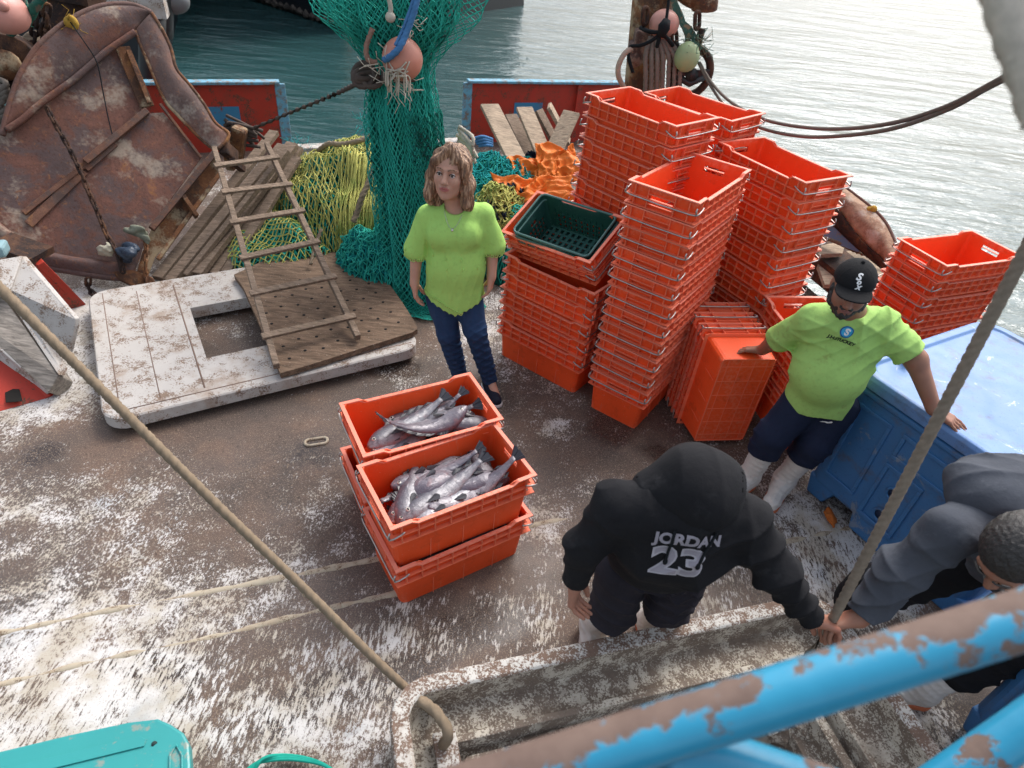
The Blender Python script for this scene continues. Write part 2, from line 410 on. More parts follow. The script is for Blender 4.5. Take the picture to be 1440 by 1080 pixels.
# deck steel: brown rust, cream specks, flaking white paint where the 'wear' attribute keeps it
n = N('deck_paint', 0.75, spec=0.35)
wear = n.attr('wear'); strk = n.attr('streak')
lg = n.noise(1.7, 6, 0.62); md = n.noise(9, 7, 0.68); fn = n.noise(75, 6, 0.75)
rot1 = n.co((1, 0.6, 1), (0, 0, -AX + R(8))); fn2 = n.noise(85, 6, 0.78, rot1)
rot2 = n.co((1, 0.25, 1), (0, 0, -AX - R(12))); fn3 = n.noise(75, 5, 0.75, rot2)
spk = n.math('MULTIPLY_ADD', strk, n.math('SUBTRACT', fn3, fn2), fn2)
v = n.math('ADD', n.math('MULTIPLY', spk, 0.56), n.math('MULTIPLY', md, 0.28))
v = n.math('ADD', v, n.math('MULTIPLY', n.noise(230, 4, 0.75), 0.16))
v = n.math('ADD', v, n.math('MULTIPLY', n.math('SUBTRACT', lg, 0.5), 0.30))
v = n.math('ADD', v, n.math('MULTIPLY', wear, 0.105))
paintf = n.step(v, 0.553, 0.608)
rustc = n.ramp(n.noise(2.6, 6, 0.6), [(0.3, (0.058, 0.045, 0.040)), (0.5, (0.095, 0.067, 0.054)), (0.68, (0.140, 0.088, 0.064))])
rustc = n.mix(rustc, (0.055, 0.048, 0.046), n.math('MULTIPLY', n.step(n.noise(1.1, 5, 0.6), 0.52, 0.7), 0.75))
damp = n.attr('damp'); dampf = n.step(n.math('ADD', damp, n.math('MULTIPLY', n.math('SUBTRACT', n.noise(7, 6, 0.65), 0.5), 0.9)), 0.25, 0.75)
rustc = n.mix(rustc, (0.026, 0.019, 0.018), n.math('MULTIPLY', dampf, 0.75))
rustc = n.mix(rustc, (0.27, 0.20, 0.14), n.math('MULTIPLY', n.step(n.noise(150, 5, 0.75), 0.535, 0.60), 0.75))
rustc = n.mix(rustc, (0.03, 0.022, 0.018), n.math('MULTIPLY', n.step(n.noise(40, 5, 0.7), 0.56, 0.66), 0.6))
white = n.mix((0.42, 0.375, 0.31), (0.56, 0.54, 0.52), n.step(n.noise(6, 5), 0.38, 0.6))
white = n.mix(white, (0.25, 0.17, 0.12), n.math('MULTIPLY', n.step(n.noise(120, 5, 0.75), 0.56, 0.66), 0.8))
white = n.mix(white, (0.32, 0.36, 0.40), n.math('MULTIPLY', n.step(n.noise(3.3, 4), 0.56, 0.74), 0.6))
n.color(n.mix(rustc, white, paintf))
wet = n.step(n.noise(1.3, 4, 0.5, n.co((1, 1, 1), (0, 0, 1))), 0.45, 0.62)
n.rough(n.mix(n.mix(n.mix((0.75,) * 3, (0.40,) * 3, wet), (0.24,) * 3, dampf), (0.7,) * 3, paintf))
n.bump(n.math('MULTIPLY', paintf, 1.0), 0.35, 0.003).bump(fn, 0.4, 0.003).bump(n.noise(5, 3), 0.3, 0.02)
MAT['deck'] = n.m

# water: greenish harbour, ripples as relief
n = N('sea_water', 0.10); n.b.inputs['IOR'].default_value = 1.55
n.color(n.mix((0.016, 0.056, 0.052), (0.030, 0.082, 0.088), n.noise(0.25, 3)))
wv = n.co((0.55, 1.5, 1), (0, 0, R(8)))
n.bump(n.noise(0.55, 4, 0.5, wv, 0.3), 0.55, 0.45).bump(n.noise(2.1, 5, 0.6, wv, 0.5), 0.55, 0.15).bump(n.noise(9, 3, 0.5, wv, 0.3), 0.35, 0.025)
MAT['water'] = n.m

# ------------------------------------------------------------------ setting: water, deck
b = MB(); b.grid(lambda u, v: Vector((-700 + 1400 * u, -150 + 1500 * v, -1.0)), 8, 8, smooth=False)
tag(b.build('water', MAT['water'], fixn=False), kind='structure')

A0, A1, B0, B1 = -2.55, 4.15, -2.4, 8.0
nu, nv = 134, 208
WEAR = []  # (px, py, radius m, value)
for px, py, rr, val in [(60, 1040, .42, .95), (120, 960, .35, .7), (30, 900, .25, .7), (250, 850, .25, .45), (330, 830, .2, .45), (400, 810, .15, .4), (90, 770, .4, .3),
        (250, 740, .4, .18), (180, 690, .35, .25), (330, 690, .3, .15), (60, 700, .3, .2), (440, 700, .15, .3), (230, 650, .3, .15), (780, 600, .13, .95), (720, 540, .3, .45), (760, 730, .2, .85),
        (670, 470, .25, .6), (700, 420, .3, .7), (1120, 740, .3, .7), (1170, 790, .3, .75), (1080, 790, .2, .6), (1120, 640, .2, .3), (930, 640, .15, .2),
        (540, 900, .2, .4), (640, 880, .3, .35), (760, 860, .3, .4), (1010, 800, .3, .5), (320, 960, .3, .4), (470, 930, .3, .35), (450, 1030, .3, .3), (280, 1040, .3, .1), (540, 1050, .2, .7), (390, 1060, .2, .5),
        (140, 430, .5, .9), (270, 400, .4, .7), (20, 590, .3, .8), (110, 540, .25, .9), (80, 480, .4, .9), (820, 800, .3, .2), (1180, 830, .2, .6), (500, 780, .2, .2), (1300, 1000, .3, .5)]:
    WEAR.append((at(px, py), rr, val))
for px, py, rr, val in [(260, 590, .45, -.5), (60, 640, .25, -.5), (360, 600, .4, -.25), (400, 700, .35, -.3), (500, 900, .3, -.2), (700, 800, .3, -.35), (850, 600, .4, -.3), (640, 650, .3, -.2), (430, 900, .25, -.35), (200, 920, .15, -.5), (870, 540, .3, -.25), (300, 790, .3, -.1), (700, 910, .25, -.25)]:
    WEAR.append((at(px, py), rr, val))
def hole(a, b): return 0.18 < a < 1.87 and b < 1.06
sL, sR = Vector((-2.86, 7.27, 0)), Vector((-0.92, 8.19, 0))
def stern_b(a):   # the stern runs slightly skew
    return 7.83 + (a + 0.337) / 2.134 * 0.19
DAMP = [(at(px, py), rr) for px, py, rr in ((700, 870, .16), (620, 900, .14), (560, 960, .12), (180, 950, .16), (250, 960, .12), (860, 600, .2), (930, 640, .12), (560, 520, .2), (440, 640, .14), (880, 830, .15), (1150, 800, .1), (60, 640, .12), (470, 970, .14), (400, 1010, .12), (760, 480, .15), (1200, 900, .12))]
vs, fs, wr, st, dm = [], [], [], [], []
for j in range(nv + 1):
    for i in range(nu + 1):
        a = A0 + (A1 - A0) * i / nu; bb = B0 + (stern_b(a) - B0) * j / nv
        p = ship(a, bb); z = 0.006 * mnoise.noise(p * 1.3)
        vs.append((p.x, p.y, z)); t = 0.10 
        for q, rr, val in WEAR:
            d2 = (p.x - q.x) ** 2 + (p.y - q.y) ** 2
            if d2 < rr * rr * 9: t += val * math.exp(-d2 / (rr * rr))
        dm.append(min(1.0, sum(math.exp(-((p.x - q.x) ** 2 + (p.y - q.y) ** 2) / (rr * rr)) for q, rr in DAMP)))
        wr.append(max(-0.7, min(1.0, t))); st.append(1.0 if 1.22 < bb < 1.72 else (0.0 if bb > 2.05 else 0.35))
for j in range(nv):
    for i in range(nu):
        a = A0 + (A1 - A0) * (i + .5) / nu; bb = B0 + (8 - B0) * (j + .5) / nv
        if hole(a, bb): continue
        k = j * (nu + 1) + i; fs.append((k, k + 1, k + nu + 2, k + nu + 1))
me = bpy.data.meshes.new('deck'); me.from_pydata(vs, [], fs); me.materials.append(MAT['deck'])
for nm, arr in (('wear', wr), ('streak', st), ('damp', dm)):
    at_ = me.attributes.new(nm, 'FLOAT', 'POINT'); at_.data.foreach_set('value', arr)
me.polygons.foreach_set('use_smooth', [True] * len(me.polygons))
deck = bpy.data.objects.new('deck', me); COL.objects.link(deck); tag(deck, kind='structure')
# hull skin below the deck edge, hold under the hatch
b = MB()
ring = [ship(A0, B0), ship(A1, B0), ship(A1, stern_b(A1)), ship(A0, stern_b(A0))]
for i in range(4):
    p, q = ring[i], ring[(i + 1) % 4]; b.add([p + Vector((0, 0, -.012)), q + Vector((0, 0, -.012)), q + Vector((0, 0, -1.6)), p + Vector((0, 0, -1.6))], [(0, 1, 2, 3)])
tag(b.build('hull_side', red_worn), kind='structure')
# raised weld seams in the deck plate
b = MB()
def seam(px0, py0, px1, py1, w_=0.026):
    p, q = at(px0, py0), at(px1, py1); pts = []
    for i in range(41):
        c = p.lerp(q, i / 40); pts.append(c + Vector((0.006 * mnoise.noise(c * 3), 0.012 * mnoise.noise(c * 2.2), -0.016)))
    b.tube(pts, w_, 8, flat=0.9, up=(0, 0, .3), rs=[w_ * (0.8 + 0.5 * mnoise.noise(c * 9)) for c in pts])
for s_ in [(-140, 915, 430, 806), (430, 806, 560, 780), (-120, 990, 480, 852), (480, 852, 560, 834), (736, 742, 840, 722), (420, 808, 432, 838), (1040, 775, 1230, 735)]: seam(*s_)
tag(b.build('weld_seams', worn('seam', (0.42, 0.36, 0.27), (0.16, 0.10, 0.06), 0.4, (0.3, 0.2, 0.12), 0.8, 0.6, 3)), kind='structure')
# small slot fitting
p = at(445, 622); b = MB(); th = R(22)
pts = [p + Vector((math.cos(th) * x - math.sin(th) * y, math.sin(th) * x + math.cos(th) * y, 0.006)) for x, y in [(0.055 * math.copysign(1, math.cos(t)) * 0.7 + 0.025 * math.cos(t), 0.026 * math.sin(t)) for t in [2 * math.pi * (k + .5) / 20 for k in range(20)]]]
b.tube(pts, 0.009, 6, closed=True)
tag(b.build('deck_slot', MAT['seam']), 'small raised oval steel slot rim standing alone in the deck plate beside the fish crates', 'deck fitting')

# ------------------------------------------------------------------ hatch coaming
def rrect(a0, a1, b0, b1, r, off, z, seg=6):
    pts = []; a0 += off; a1 -= off; b0 += off; b1 -= off; r = max(r - off, 0.015)
    for (ca, cb, s0) in ((a1 - r, b1 - r, 0), (a0 + r, b1 - r, 90), (a0 + r, b0 + r, 180), (a1 - r, b0 + r, 270)):
        for k in range(seg + 1):
            t = R(s0 + 90 * k / seg); pts.append(ship(ca + r * math.cos(t), cb + r * math.sin(t), z))
    return pts
def coam_part(prof, name, mat_, par, seg=8):
    b = MB(); loops = [rrect(0.045, 2.0, -1.3, 1.2, 0.16, d, z, seg) for d, z in prof]; n_ = len(loops[0])
    vs = []
    for l in loops: vs += l
    fs = [(i * n_ + k, i * n_ + (k + 1) % n_, (i + 1) * n_ + (k + 1) % n_, (i + 1) * n_ + k) for i in range(len(loops) - 1) for k in range(n_)]
    b.add(vs, fs); return b.build(name, mat_, par, bevel=0.004)
t = thing('hatch_coaming', 'rusty white rounded steel hatch coaming with stepped grimy ledges around the open hold', 'hatch coaming', ship(1.0, 1.2))
coam_part([(0, -0.02), (0, 0.29), (0.008, 0.302), (0.062, 0.302), (0.070, 0.294)], 'rim', white_rust, t)
coam_part([(0.0701, 0.294), (0.076, 0.17), (0.19, 0.155), (0.195, 0.185), (0.222, 0.185), (0.228, 0.10), (0.25, 0.09)], 'ledge', grimy, t)
coam_part([(0.2501, 0.09), (0.255, 0.135), (0.30, 0.14), (0.306, 0.03), (0.36, 0.02), (0.365, -0.5)], 'gutter', grimy, t)
b = MB(); q = ship(0.235, 1.0, 0.17); b.beam(ship(0.235, 1.02, 0.20), ship(0.235, 0.2, 0.20), 0.085, 0.03, bev=0.004); b.build('ledge_plank', white_rust, t)
hp = at(1110, 1020, 0.12)
b = MB(); b.beam(at(1095, 962, 0.12), at(1105, 985, 0.12) , 0.02, 0.03); b.build('pin', rust_dark, t)
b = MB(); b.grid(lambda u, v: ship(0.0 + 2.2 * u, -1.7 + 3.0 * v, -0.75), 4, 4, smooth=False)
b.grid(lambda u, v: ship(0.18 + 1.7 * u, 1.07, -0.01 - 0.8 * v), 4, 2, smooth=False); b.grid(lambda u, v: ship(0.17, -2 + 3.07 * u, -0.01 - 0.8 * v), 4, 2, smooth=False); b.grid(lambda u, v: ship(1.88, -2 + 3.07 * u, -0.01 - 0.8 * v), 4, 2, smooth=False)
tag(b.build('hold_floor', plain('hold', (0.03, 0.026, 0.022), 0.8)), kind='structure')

# ------------------------------------------------------------------ stern bulwarks
def bulwark(a_, b_, h, label, end_a=False, end_b=False, patch=None, posts=(), out=0.05):
    a_, b_ = Vector(a_), Vector(b_); d = (b_ - a_).normalized(); nrm = Vector((d.y, -d.x, 0))
    t = thing('stern_bulwark', label, 'bulwark', (a_ + b_) / 2)
    b = MB(); b.beam(a_ + Vector((0, 0, h / 2 - .01)), b_ + Vector((0, 0, h / 2 - .01)), 0.02, h, bev=0); o = b.build('plate', red_worn, t)
    b = MB(); b.beam(a_ + Vector((0, 0, h + .012)), b_ + Vector((0, 0, h + .012)), 0.12, 0.03, bev=.006)
    if end_b: b.beam(b_ + Vector((0, 0, -0.02)), b_ + Vector((0, 0, h - .004)), 0.035, 0.11, up=d, bev=.006)
    if end_a: b.beam(a_ + Vector((0, 0, -0.02)), a_ + Vector((0, 0, h - .004)), 0.035, 0.11, up=d, bev=.006)
    b.build('cap_rail', blue_worn, t)
    if patch:
        p0, p1, z0, z1 = patch; b = MB(); b.beam(a_.lerp(b_, p0) + nrm * .0135 + Vector((0, 0, (z0 + z1) / 2)), a_.lerp(b_, p1) + nrm * .0135 + Vector((0, 0, (z0 + z1) / 2)), 0.005, z1 - z0)
        b.build('painted_square', worn('bluepatch', (0.04, 0.20, 0.36), (0.25, 0.05, 0.03), 0.2), t)
    for f in posts:
        b = MB(); c = a_.lerp(b_, f) + nrm * .04; b.beam(c, c + Vector((0, 0, h - .01)), 0.05, 0.06, up=d); b.build('frame_post', red_worn, t)
    return t
HB = 0.71
bulwark((-4.9, 6.33, 0), (-2.86, 7.27, 0), HB, 'red stern bulwark with pale blue cap and blue square, behind the rusty trawl door', end_b=True, patch=(0.60, 0.80, .20, .48))
bulwark((-0.92, 8.19, 0), (1.25, 9.05, 0), HB, 'red stern bulwark with worn blue cap behind the loose pale planks', end_a=True, patch=(.26, .42, .3, .48), posts=(.62,))
# worn white sill across the stern opening
b = MB(); b.beam(sL + Vector((0.03, 0, 0.01)), sR + Vector((-0.03, 0, 0.01)), 0.16, 0.05, bev=.01); tag(b.build('stern_sill', white_worn), kind='structure')

# ------------------------------------------------------------------ moored boats beyond
t = thing('moored_boat', 'dark hulled boat moored beyond the stern with a barnacled rope fender along its waterline', 'boat', at(430, 20, -1))
p0, p1 = at(345, -4, -1), at(492, 45, -1); d = (p1 - p0).normalized()
far = p0 - d * 14; cor = p1; back = cor + Vector((0.55, 1, 0)).normalized() * 9
b = MB(); ring = [far, cor, back, far + Vector((0.55, 1, 0)).normalized() * 9]; N_ = len(ring)
nrm = Vector((d.y, -d.x, 0))
vs = [p + Vector((0, 0, -.3)) for p in ring] + [p + Vector((0, 0, 0.9)) + nrm * .15 for p in ring] + [p + Vector((0, 0, 6.5)) + nrm * .8 for p in ring]
fs = [(i, (i + 1) % 4, 4 + (i + 1) % 4, 4 + i) for i in range(4)] + [(4 + i, 4 + (i + 1) % 4, 8 + (i + 1) % 4, 8 + i) for i in range(4)] + [(8, 9, 10, 11)]
b.add(vs, fs); b.build('hull', black_hull, t)
b = MB(); pts = [far.lerp(cor, i / 60) + nrm * .06 + Vector((0, 0, 0.12 + .02 * math.sin(i))) for i in range(61)]
b.tube(pts, 0.13, 9, lobes=3, twist=9); b.build('fender_rope', rusty('barnacle', (0.10, 0.085, 0.07), (0.04, 0.035, 0.03), (0.3, 0.27, 0.22), None, 3), t)
b = MB(); b.beam(cor + nrm * .05 + Vector((0, 0, -.2)), cor + nrm * .5 + Vector((0, 0, 3.3)), 0.14, 0.14); b.build('rusty_post', rust_orange, t)
b = MB(); b.tube([far.lerp(cor, f) + nrm * (.32) + Vector((0, 0, 1.75)) for f in (0, .5, 1)], 0.02, 6); b.build('line', rope_grey, t)

t = thing('moored_boat', 'black hulled boat lying close alongside behind the trawl door with hanging fenders', 'boat', at(225, 60, -1))
g0, g1 = at(262, -30, -1), at(236, 90, -1)
q0 = g1; q1 = g0 + (g0 - g1).normalized() * 3
d = (q1 - q0).normalized(); nrm = Vector((d.y, -d.x, 0))
b = MB(); L_ = Vector((-1, 0.1, 0)).normalized() * 6; ring = [q0, q1, q1 + L_, q0 + L_]
vs = [p + Vector((0, 0, -.3)) for p in ring] + [p + Vector((0, 0, 2.4)) for p in ring]
b.add(vs, [(i, (i + 1) % 4, 4 + (i + 1) % 4, 4 + i) for i in range(4)] + [(4, 5, 6, 7)]); b.build('hull', black_hull, t)
b = MB(); b.tube([aty(214, 20 + k * 18, 7.3) for k in range(9)], 0.13, 12); b.build('fender', rubber_black, t)
b = MB(); c = aty(243, 0, 7.6); b.ball(c, 0.15, sc=(1.15, .9, .9)); b.build('fender', plain('fender_grey', (0.12, 0.125, 0.13), 0.6), t)
b = MB(); b.tube([aty(228, -30 + k * 16, 7.5) for k in range(6)], 0.11, 12); b.build('fender', rubber_black, t)
b = MB(); 
c = at(170, -10, 0.3); b.box(aty(165, 3, 7.2), (0.9, .3, .22), Matrix.Rotation(R(20), 3, 'Z')); b.build('deck_board', white_worn, t)

# ------------------------------------------------------------------ plastic crates
CL, CW, CH, CP = 0.70, 0.40, 0.31, 0.12
def crate_mat(name, col, worn_c, spk=1.0):
    n = N(name, 0.42, spec=0.28)
    r = n.rnd(); nn = n.math('ADD', n.noise(5, 4), n.math('MULTIPLY', r, 0.8))
    c = n.mix(sc3(col, 0.84), sc3(col, 1.20), n.math('SUBTRACT', nn, 0.35))
    c = n.mix(c, sc3(col, 0.5), n.math('MULTIPLY', n.step(n.noise(9, 7, 0.72), 0.52, 0.72), 0.45))
    c = n.mix(c, worn_c, n.math('MULTIPLY', n.step(n.math('ADD', n.point(), n.math('MULTIPLY', n.math('SUBTRACT', n.noise(50, 4), 0.5), 0.16)), 0.555, 0.63), 0.45))
    c = n.mix(c, (0.6, 0.5, 0.42), n.math('MULTIPLY', n.step(n.noise(130, 3, 0.6), 0.69, 0.73), 0.8 * spk))
    scr = n.step(n.noise(40, 4, 0.6, n.co((1, 1, 0.06))), 0.63, 0.7)
    c = n.mix(c, sc3(worn_c, 0.7), n.math('MULTIPLY', scr, 0.35))
    n.color(c).rough(n.mix((0.34,) * 3, (0.62,) * 3, n.noise(12, 4))).bump(n.noise(90, 3), 0.12, 0.002)
    n.b.inputs['Subsurface Weight'].default_value = 0.0
    MAT[name] = n.m; return n.m
OR = (0.76, 0.082, 0.018)
orange_crate = crate_mat('orange_crate', OR, (0.85, 0.30, 0.18))
orange_rim = crate_mat('orange_rim', (0.78, 0.10, 0.035), (0.80, 0.42, 0.32))
green_crate = crate_mat('green_crate', (0.018, 0.075, 0.062), (0.06, 0.17, 0.15), 1.2)

def side_prof(t, long_):
    """height of the rim below the top, along one side"""
    if not long_: return 0.0
    lo, hi = 0.115, 0.155
    u = min(t, 1 - t)
    return 0.0 if u <= lo else (0.018 if u >= hi else 0.018 * (u - lo) / (hi - lo))
def half(z):
    f = z / CH; return (CL / 2 - 0.033 + 0.020 * f, CW / 2 - 0.033 + 0.020 * f)
def crate_sheet(b, slots=False, H=CH, Lx=CL, Wx=CW, tp=0.020, ins=0.033, tl=None, ts=None, zs=None, holes=()):
    tl = tl or [0, .115, .155, .3, .5, .7, .845, .885, 1]; ts = ts or [0, .14, .3, .7, .86, 1]
    zs = zs or [0, .10, .20, .235, .268, H]; rcn = 0.03; loops = []; tags = None
    for zi, z in enumerate(zs):
        f = z / H; hx, hy = Lx / 2 - ins + tp * f, Wx / 2 - ins + tp * f; pts = []; tg = []
        def line(p, q, tt, long_, sid):
            for k, t in enumerate(tt):
                dz = side_prof(t, long_) if zi == len(zs) - 1 else 0
                pts.append(Vector((p[0] + (q[0] - p[0]) * t, p[1] + (q[1] - p[1]) * t, z - dz))); tg.append((sid, k))
        def arc(cx, cy, a0):
            for k in (1, 2): a = R(a0 + 30 * k); pts.append(Vector((cx + rcn * math.cos(a), cy + rcn * math.sin(a), z))); tg.append((9, 0))
        line((-hx + rcn, -hy), (hx - rcn, -hy), tl, True, 0); arc(hx - rcn, -hy + rcn, -90)
        line((hx, -hy + rcn), (hx, hy - rcn), ts, False, 1); arc(hx - rcn, hy - rcn, 0)
        line((hx - rcn, hy), (-hx + rcn, hy), tl, True, 2); arc(-hx + rcn, hy - rcn, 90)
        line((-hx, hy - rcn), (-hx, -hy + rcn), ts, False, 3); arc(-hx + rcn, -hy + rcn, 180)
        loops.append(pts); tags = tg
    n_ = len(loops[0]); vs = [p for l in loops for p in l]; fs = []
    for i in range(len(zs) - 1):
        for k in range(n_):
            sid, kk = tags[k]
            if (sid, kk, i) in holes: continue
            fs.append((i * n_ + k, i * n_ + (k + 1) % n_, (i + 1) * n_ + (k + 1) % n_, (i + 1) * n_ + k))
    if not slots: fs.append(tuple(reversed(range(n_))))
    b.add(vs, fs); return n_
def crate_body(mat_):
    b = MB(); crate_sheet(b, holes={(1, 2, 3), (3, 2, 3)})
    o = b.build('body', mat_, None, solid=0.0045)
    # ribs and flange
    b = MB()
    hx, hy = CL / 2, CW / 2; pr = 0.013
    for z in (0.200, 0.250):
        a_, c_ = half(z); th = 0.0035
        for s_ in (-1, 1):
            b.box((0, s_ * (c_ + hy) / 2, z), (CL - .004, hy - c_ + .001, th)); b.box((s_ * (a_ + hx) / 2, 0, z + .0004), (hx - a_ + .001, 2 * c_, th))
    # top rim: follows the notch on the long sides
    zt = CH - 0.003
    a_, c_ = half(CH); wv_ = hy - c_ + .006
    for s_ in (-1, 1):
        yc = s_ * (hy - wv_ / 2)
        for (x0, x1, z0, z1) in ((-hx, -.255, zt, zt), (-.255, -.228, zt, zt - .018), (-.228, .228, zt - .018, zt - .018), (.228, .255, zt - .018, zt), (.255, hx, zt, zt)):
            b.add([(x0, yc - wv_ / 2, z0), (x1, yc - wv_ / 2, z1), (x1, yc + wv_ / 2, z1), (x0, yc + wv_ / 2, z0), (x0, yc - wv_ / 2, z0 + .006), (x1, yc - wv_ / 2, z1 + .006), (x1, yc + wv_ / 2, z1 + .006), (x0, yc + wv_ / 2, z0 + .006)],
                  [(3, 2, 1, 0), (4, 5, 6, 7), (0, 1, 5, 4), (1, 2, 6, 5), (2, 3, 7, 6), (3, 0, 4, 7)], 1)
        b.box((s_ * (hx - wv_ / 2 - .0002), 0, zt + .0032), (wv_ - .0006, CW - 2 * wv_ + .004, .0056), mi=1)
        for k in range(9):
            x = -.3 + .075 * k; zz = .29 if abs(x) < .24 else .306
            b.box((x, s_ * (hy - .008), (.2 + zz) / 2), (.0035, .0155, zz - .2))
        for k in range(5):
            y = -.15 + .075 * k
            if abs(y) < .01: continue
            b.box((s_ * (hx - .008), y, .253), (.0155, .0035, .106))
        # hand hole frame and label pad
        b.box((s_ * (hx - .006), 0, .225), (.011, .15, .003)); b.box((s_ * (hx - .006), 0, .276), (.011, .15, .003))
        for k in (-1, 0, 1): b.box((k * .16, s_ * (half(.1)[1] + .0006), .1), (.003, .0025, .19))
    for i in range(6): b.box((-.26 + .104 * i, 0, -.0015), (.003, .30, .003))
    for i in range(4): b.box((0, -.12 + .08 * i, -.0018), (.60, .003, .0032))
    b.box((0, -.158, -.002), (.62, .006, .004)); b.box((0, .158, -.002), (.62, .006, .004)); b.box((.312, 0, -.002), (.006, .30, .004)); b.box((-.312, 0, -.002), (.006, .30, .004))
    r = b.build('ribs', [mat_, orange_rim], None)
    # join into one mesh
    bm = bmesh.new(); bm.from_mesh(o.data); bm.from_mesh(r.data)
    k0 = len(o.data.polygons); k1 = len(r.data.polygons)
    mi = [p.material_index for p in r.data.polygons]
    bm.faces.ensure_lookup_table()
    for i in range(k1): bm.faces[k0 + i].material_index = mi[i]
    me = bpy.data.meshes.new('body'); bm.to_mesh(me); bm.free(); me.materials.append(mat_); me.materials.append(orange_rim)
    bpy.data.objects.remove(o); bpy.data.objects.remove(r); return me
def bail_mesh(up=False):
    hx, hy = CL / 2, CW / 2; b = MB(); pts = []
    z = .262; x0 = hx - .06; g = .006
    raw = [(x0, -hy - .004, z + .012), (x0 + .02, -hy - g, z + .004), (hx - .01, -hy - g, z - .004), (hx + g, -hy - g + .006, z - .010), (hx + g + .003, -hy + .03, z - .014), (hx + g + .002, 0, z - .017), (hx + g + .003, hy - .03, z - .014), (hx + g, hy + g - .006, z - .010), (hx - .01, hy + g, z - .004), (x0 + .02, hy + g, z + .004), (x0, hy + .004, z + .012)]
    for i in range(len(raw) - 1):
        p, q = Vector(raw[i]), Vector(raw[i + 1])
        for k in range(2): pts.append(p.lerp(q, k / 2))
    pts.append(Vector(raw[-1])); b.tube(pts, .0042, 7)
    for s_ in (-1, 1): b.tube([(hx + g, s_ * (hy + g - .008), z - .010), (hx + g + .002, s_ * (hy + g - .012), z + .010), (hx + .002, s_ * (hy + g - .012), z + .024)], .0042, 7)
    o = b.build('bail', steel); return o
body_me = crate_body(orange_crate)
bl = bail_mesh(); bail_me = bl.data; bpy.data.objects.remove(bl)
def make_crate():
    t = bpy.data.objects.new('plastic_crate', None); COL.objects.link(t); t.empty_display_size = .1
    o = bpy.data.objects.new('body', body_me); COL.objects.link(o); o.parent = t
    for a in (0, math.pi):
        o = bpy.data.objects.new('bail', bail_me); COL.objects.link(o); o.parent = t; o.rotation_euler = (0, 0, a)
    return t
crate0 = make_crate(); used = [False]
rng = random.Random(4)
def put_crate(M, label, group):
    if used[0]: c = copy_tree(crate0)
    else: c = crate0; used[0] = True
    c.matrix_world = M; return tag(c, label, 'crate', group)
ORD = ['topmost', 'second', 'third', 'fourth', 'fifth', 'sixth', 'seventh', 'eighth', 'ninth', 'tenth', 'eleventh', 'twelfth', 'thirteenth', 'fourteenth']
def stack(corner, yaw, n, ztop, pitch, where, group, z0=0.0, swap=False, jit=.004, lean=(0, 0)):
    """corner: near-left corner of the rim seen along the first axis; yaw of the long side"""
    c, s_ = math.cos(yaw), math.sin(yaw)
    L_, W_ = (CW, CL) if swap else (CL, CW)
    cx_ = corner[0] + L_ / 2 * c - W_ / 2 * s_; cy_ = corner[1] + L_ / 2 * s_ + W_ / 2 * c
    for k in range(n):
        z = ztop - CH - k * pitch; f = (n - 1 - k) / max(1, n - 1)
        M = Matrix.Translation((cx_ + rng.uniform(-jit, jit) + lean[0] * f, cy_ + rng.uniform(-jit, jit) + lean[1] * f, z)) @ rotz(yaw + (R(90) if swap else 0) + rng.uniform(-.012, .012))
        put_crate(M, f'{ORD[k]} orange crate from the top {where}' if k else f'topmost orange crate {where}', group)
stack((0.476, 3.242), R(-33.1), 11, 1.52, .1205, 'in the tall front stack nearest the camera', 'crates in the tall front stack', swap=True)
stack((0.243, 4.119), R(-46.1), 12, 1.70, .126, 'in the high stack beside the loose planks', 'crates in the high stack by the planks')
stack((0.66, 4.64), R(-44), 12, 1.62, .119, 'in the rear stack below the hanging pulley', 'crates in the rear stack')
stack((1.110, 4.134), R(-57.1), 11, 1.50, .119, 'in the stack above the capped man', 'crates in the stack above the capped man')
stack((2.418, 4.090), R(-66.2), 7, 1.03, .12, 'in the stack behind the blue container', 'crates in the stack behind the blue container', swap=True)
stack((-0.148, 3.713), R(-34.5), 5, .79, .12, 'in the low stack right of the woman', 'crates in the low stack by the woman')
stack((1.62, 2.85), R(11), 4, .79, .12, 'in the low stack behind the capped man', 'crates in the low stack behind the capped man', swap=True)
# two crates set askew on the low stack, a green one in the upper
for k, (z, lb) in enumerate(((.80, 'lower of two orange crates sitting tilted on the low stack by the woman'), (.915, 'tilted orange plastic crate holding the dark green crate'))):
    M = Matrix.Translation((.20, 3.735, 1.02)) @ rotz(R(-37.5)) @ Matrix.Rotation(R(-5), 4, 'Y') @ Matrix.Rotation(R(27), 4, 'X') @ Matrix.Translation((0, 0, -CH - .085 * (1 - k)))
    put_crate(M, lb, 'tilted crates on the low stack')
    if k: MG = M
# crates lying on their short ends, bases towards the camera
yw = R(11)
for k, lb in enumerate(('orange crate standing on end, ribbed base facing the camera, under the capped man\'s hand', 'second orange crate standing on end, nested behind the one under the man\'s hand', 'third orange crate standing on end, farthest back of the nested row')):
    zl = Vector((-math.sin(yw), math.cos(yw), 0)); xl = Vector((0, 0, 1)); yl = zl.cross(xl)
    rot_ = Matrix((xl, yl, zl)).transposed().to_4x4()
    b0 = Vector((1.158, 2.981, 0)) + Vector((math.cos(yw), math.sin(yw), 0)) * .165
    M = Matrix.Translation(b0 + zl * (.12 * k) + Vector((0, 0, .352))) @ rot_
    put_crate(M, lb, 'crates standing on end')
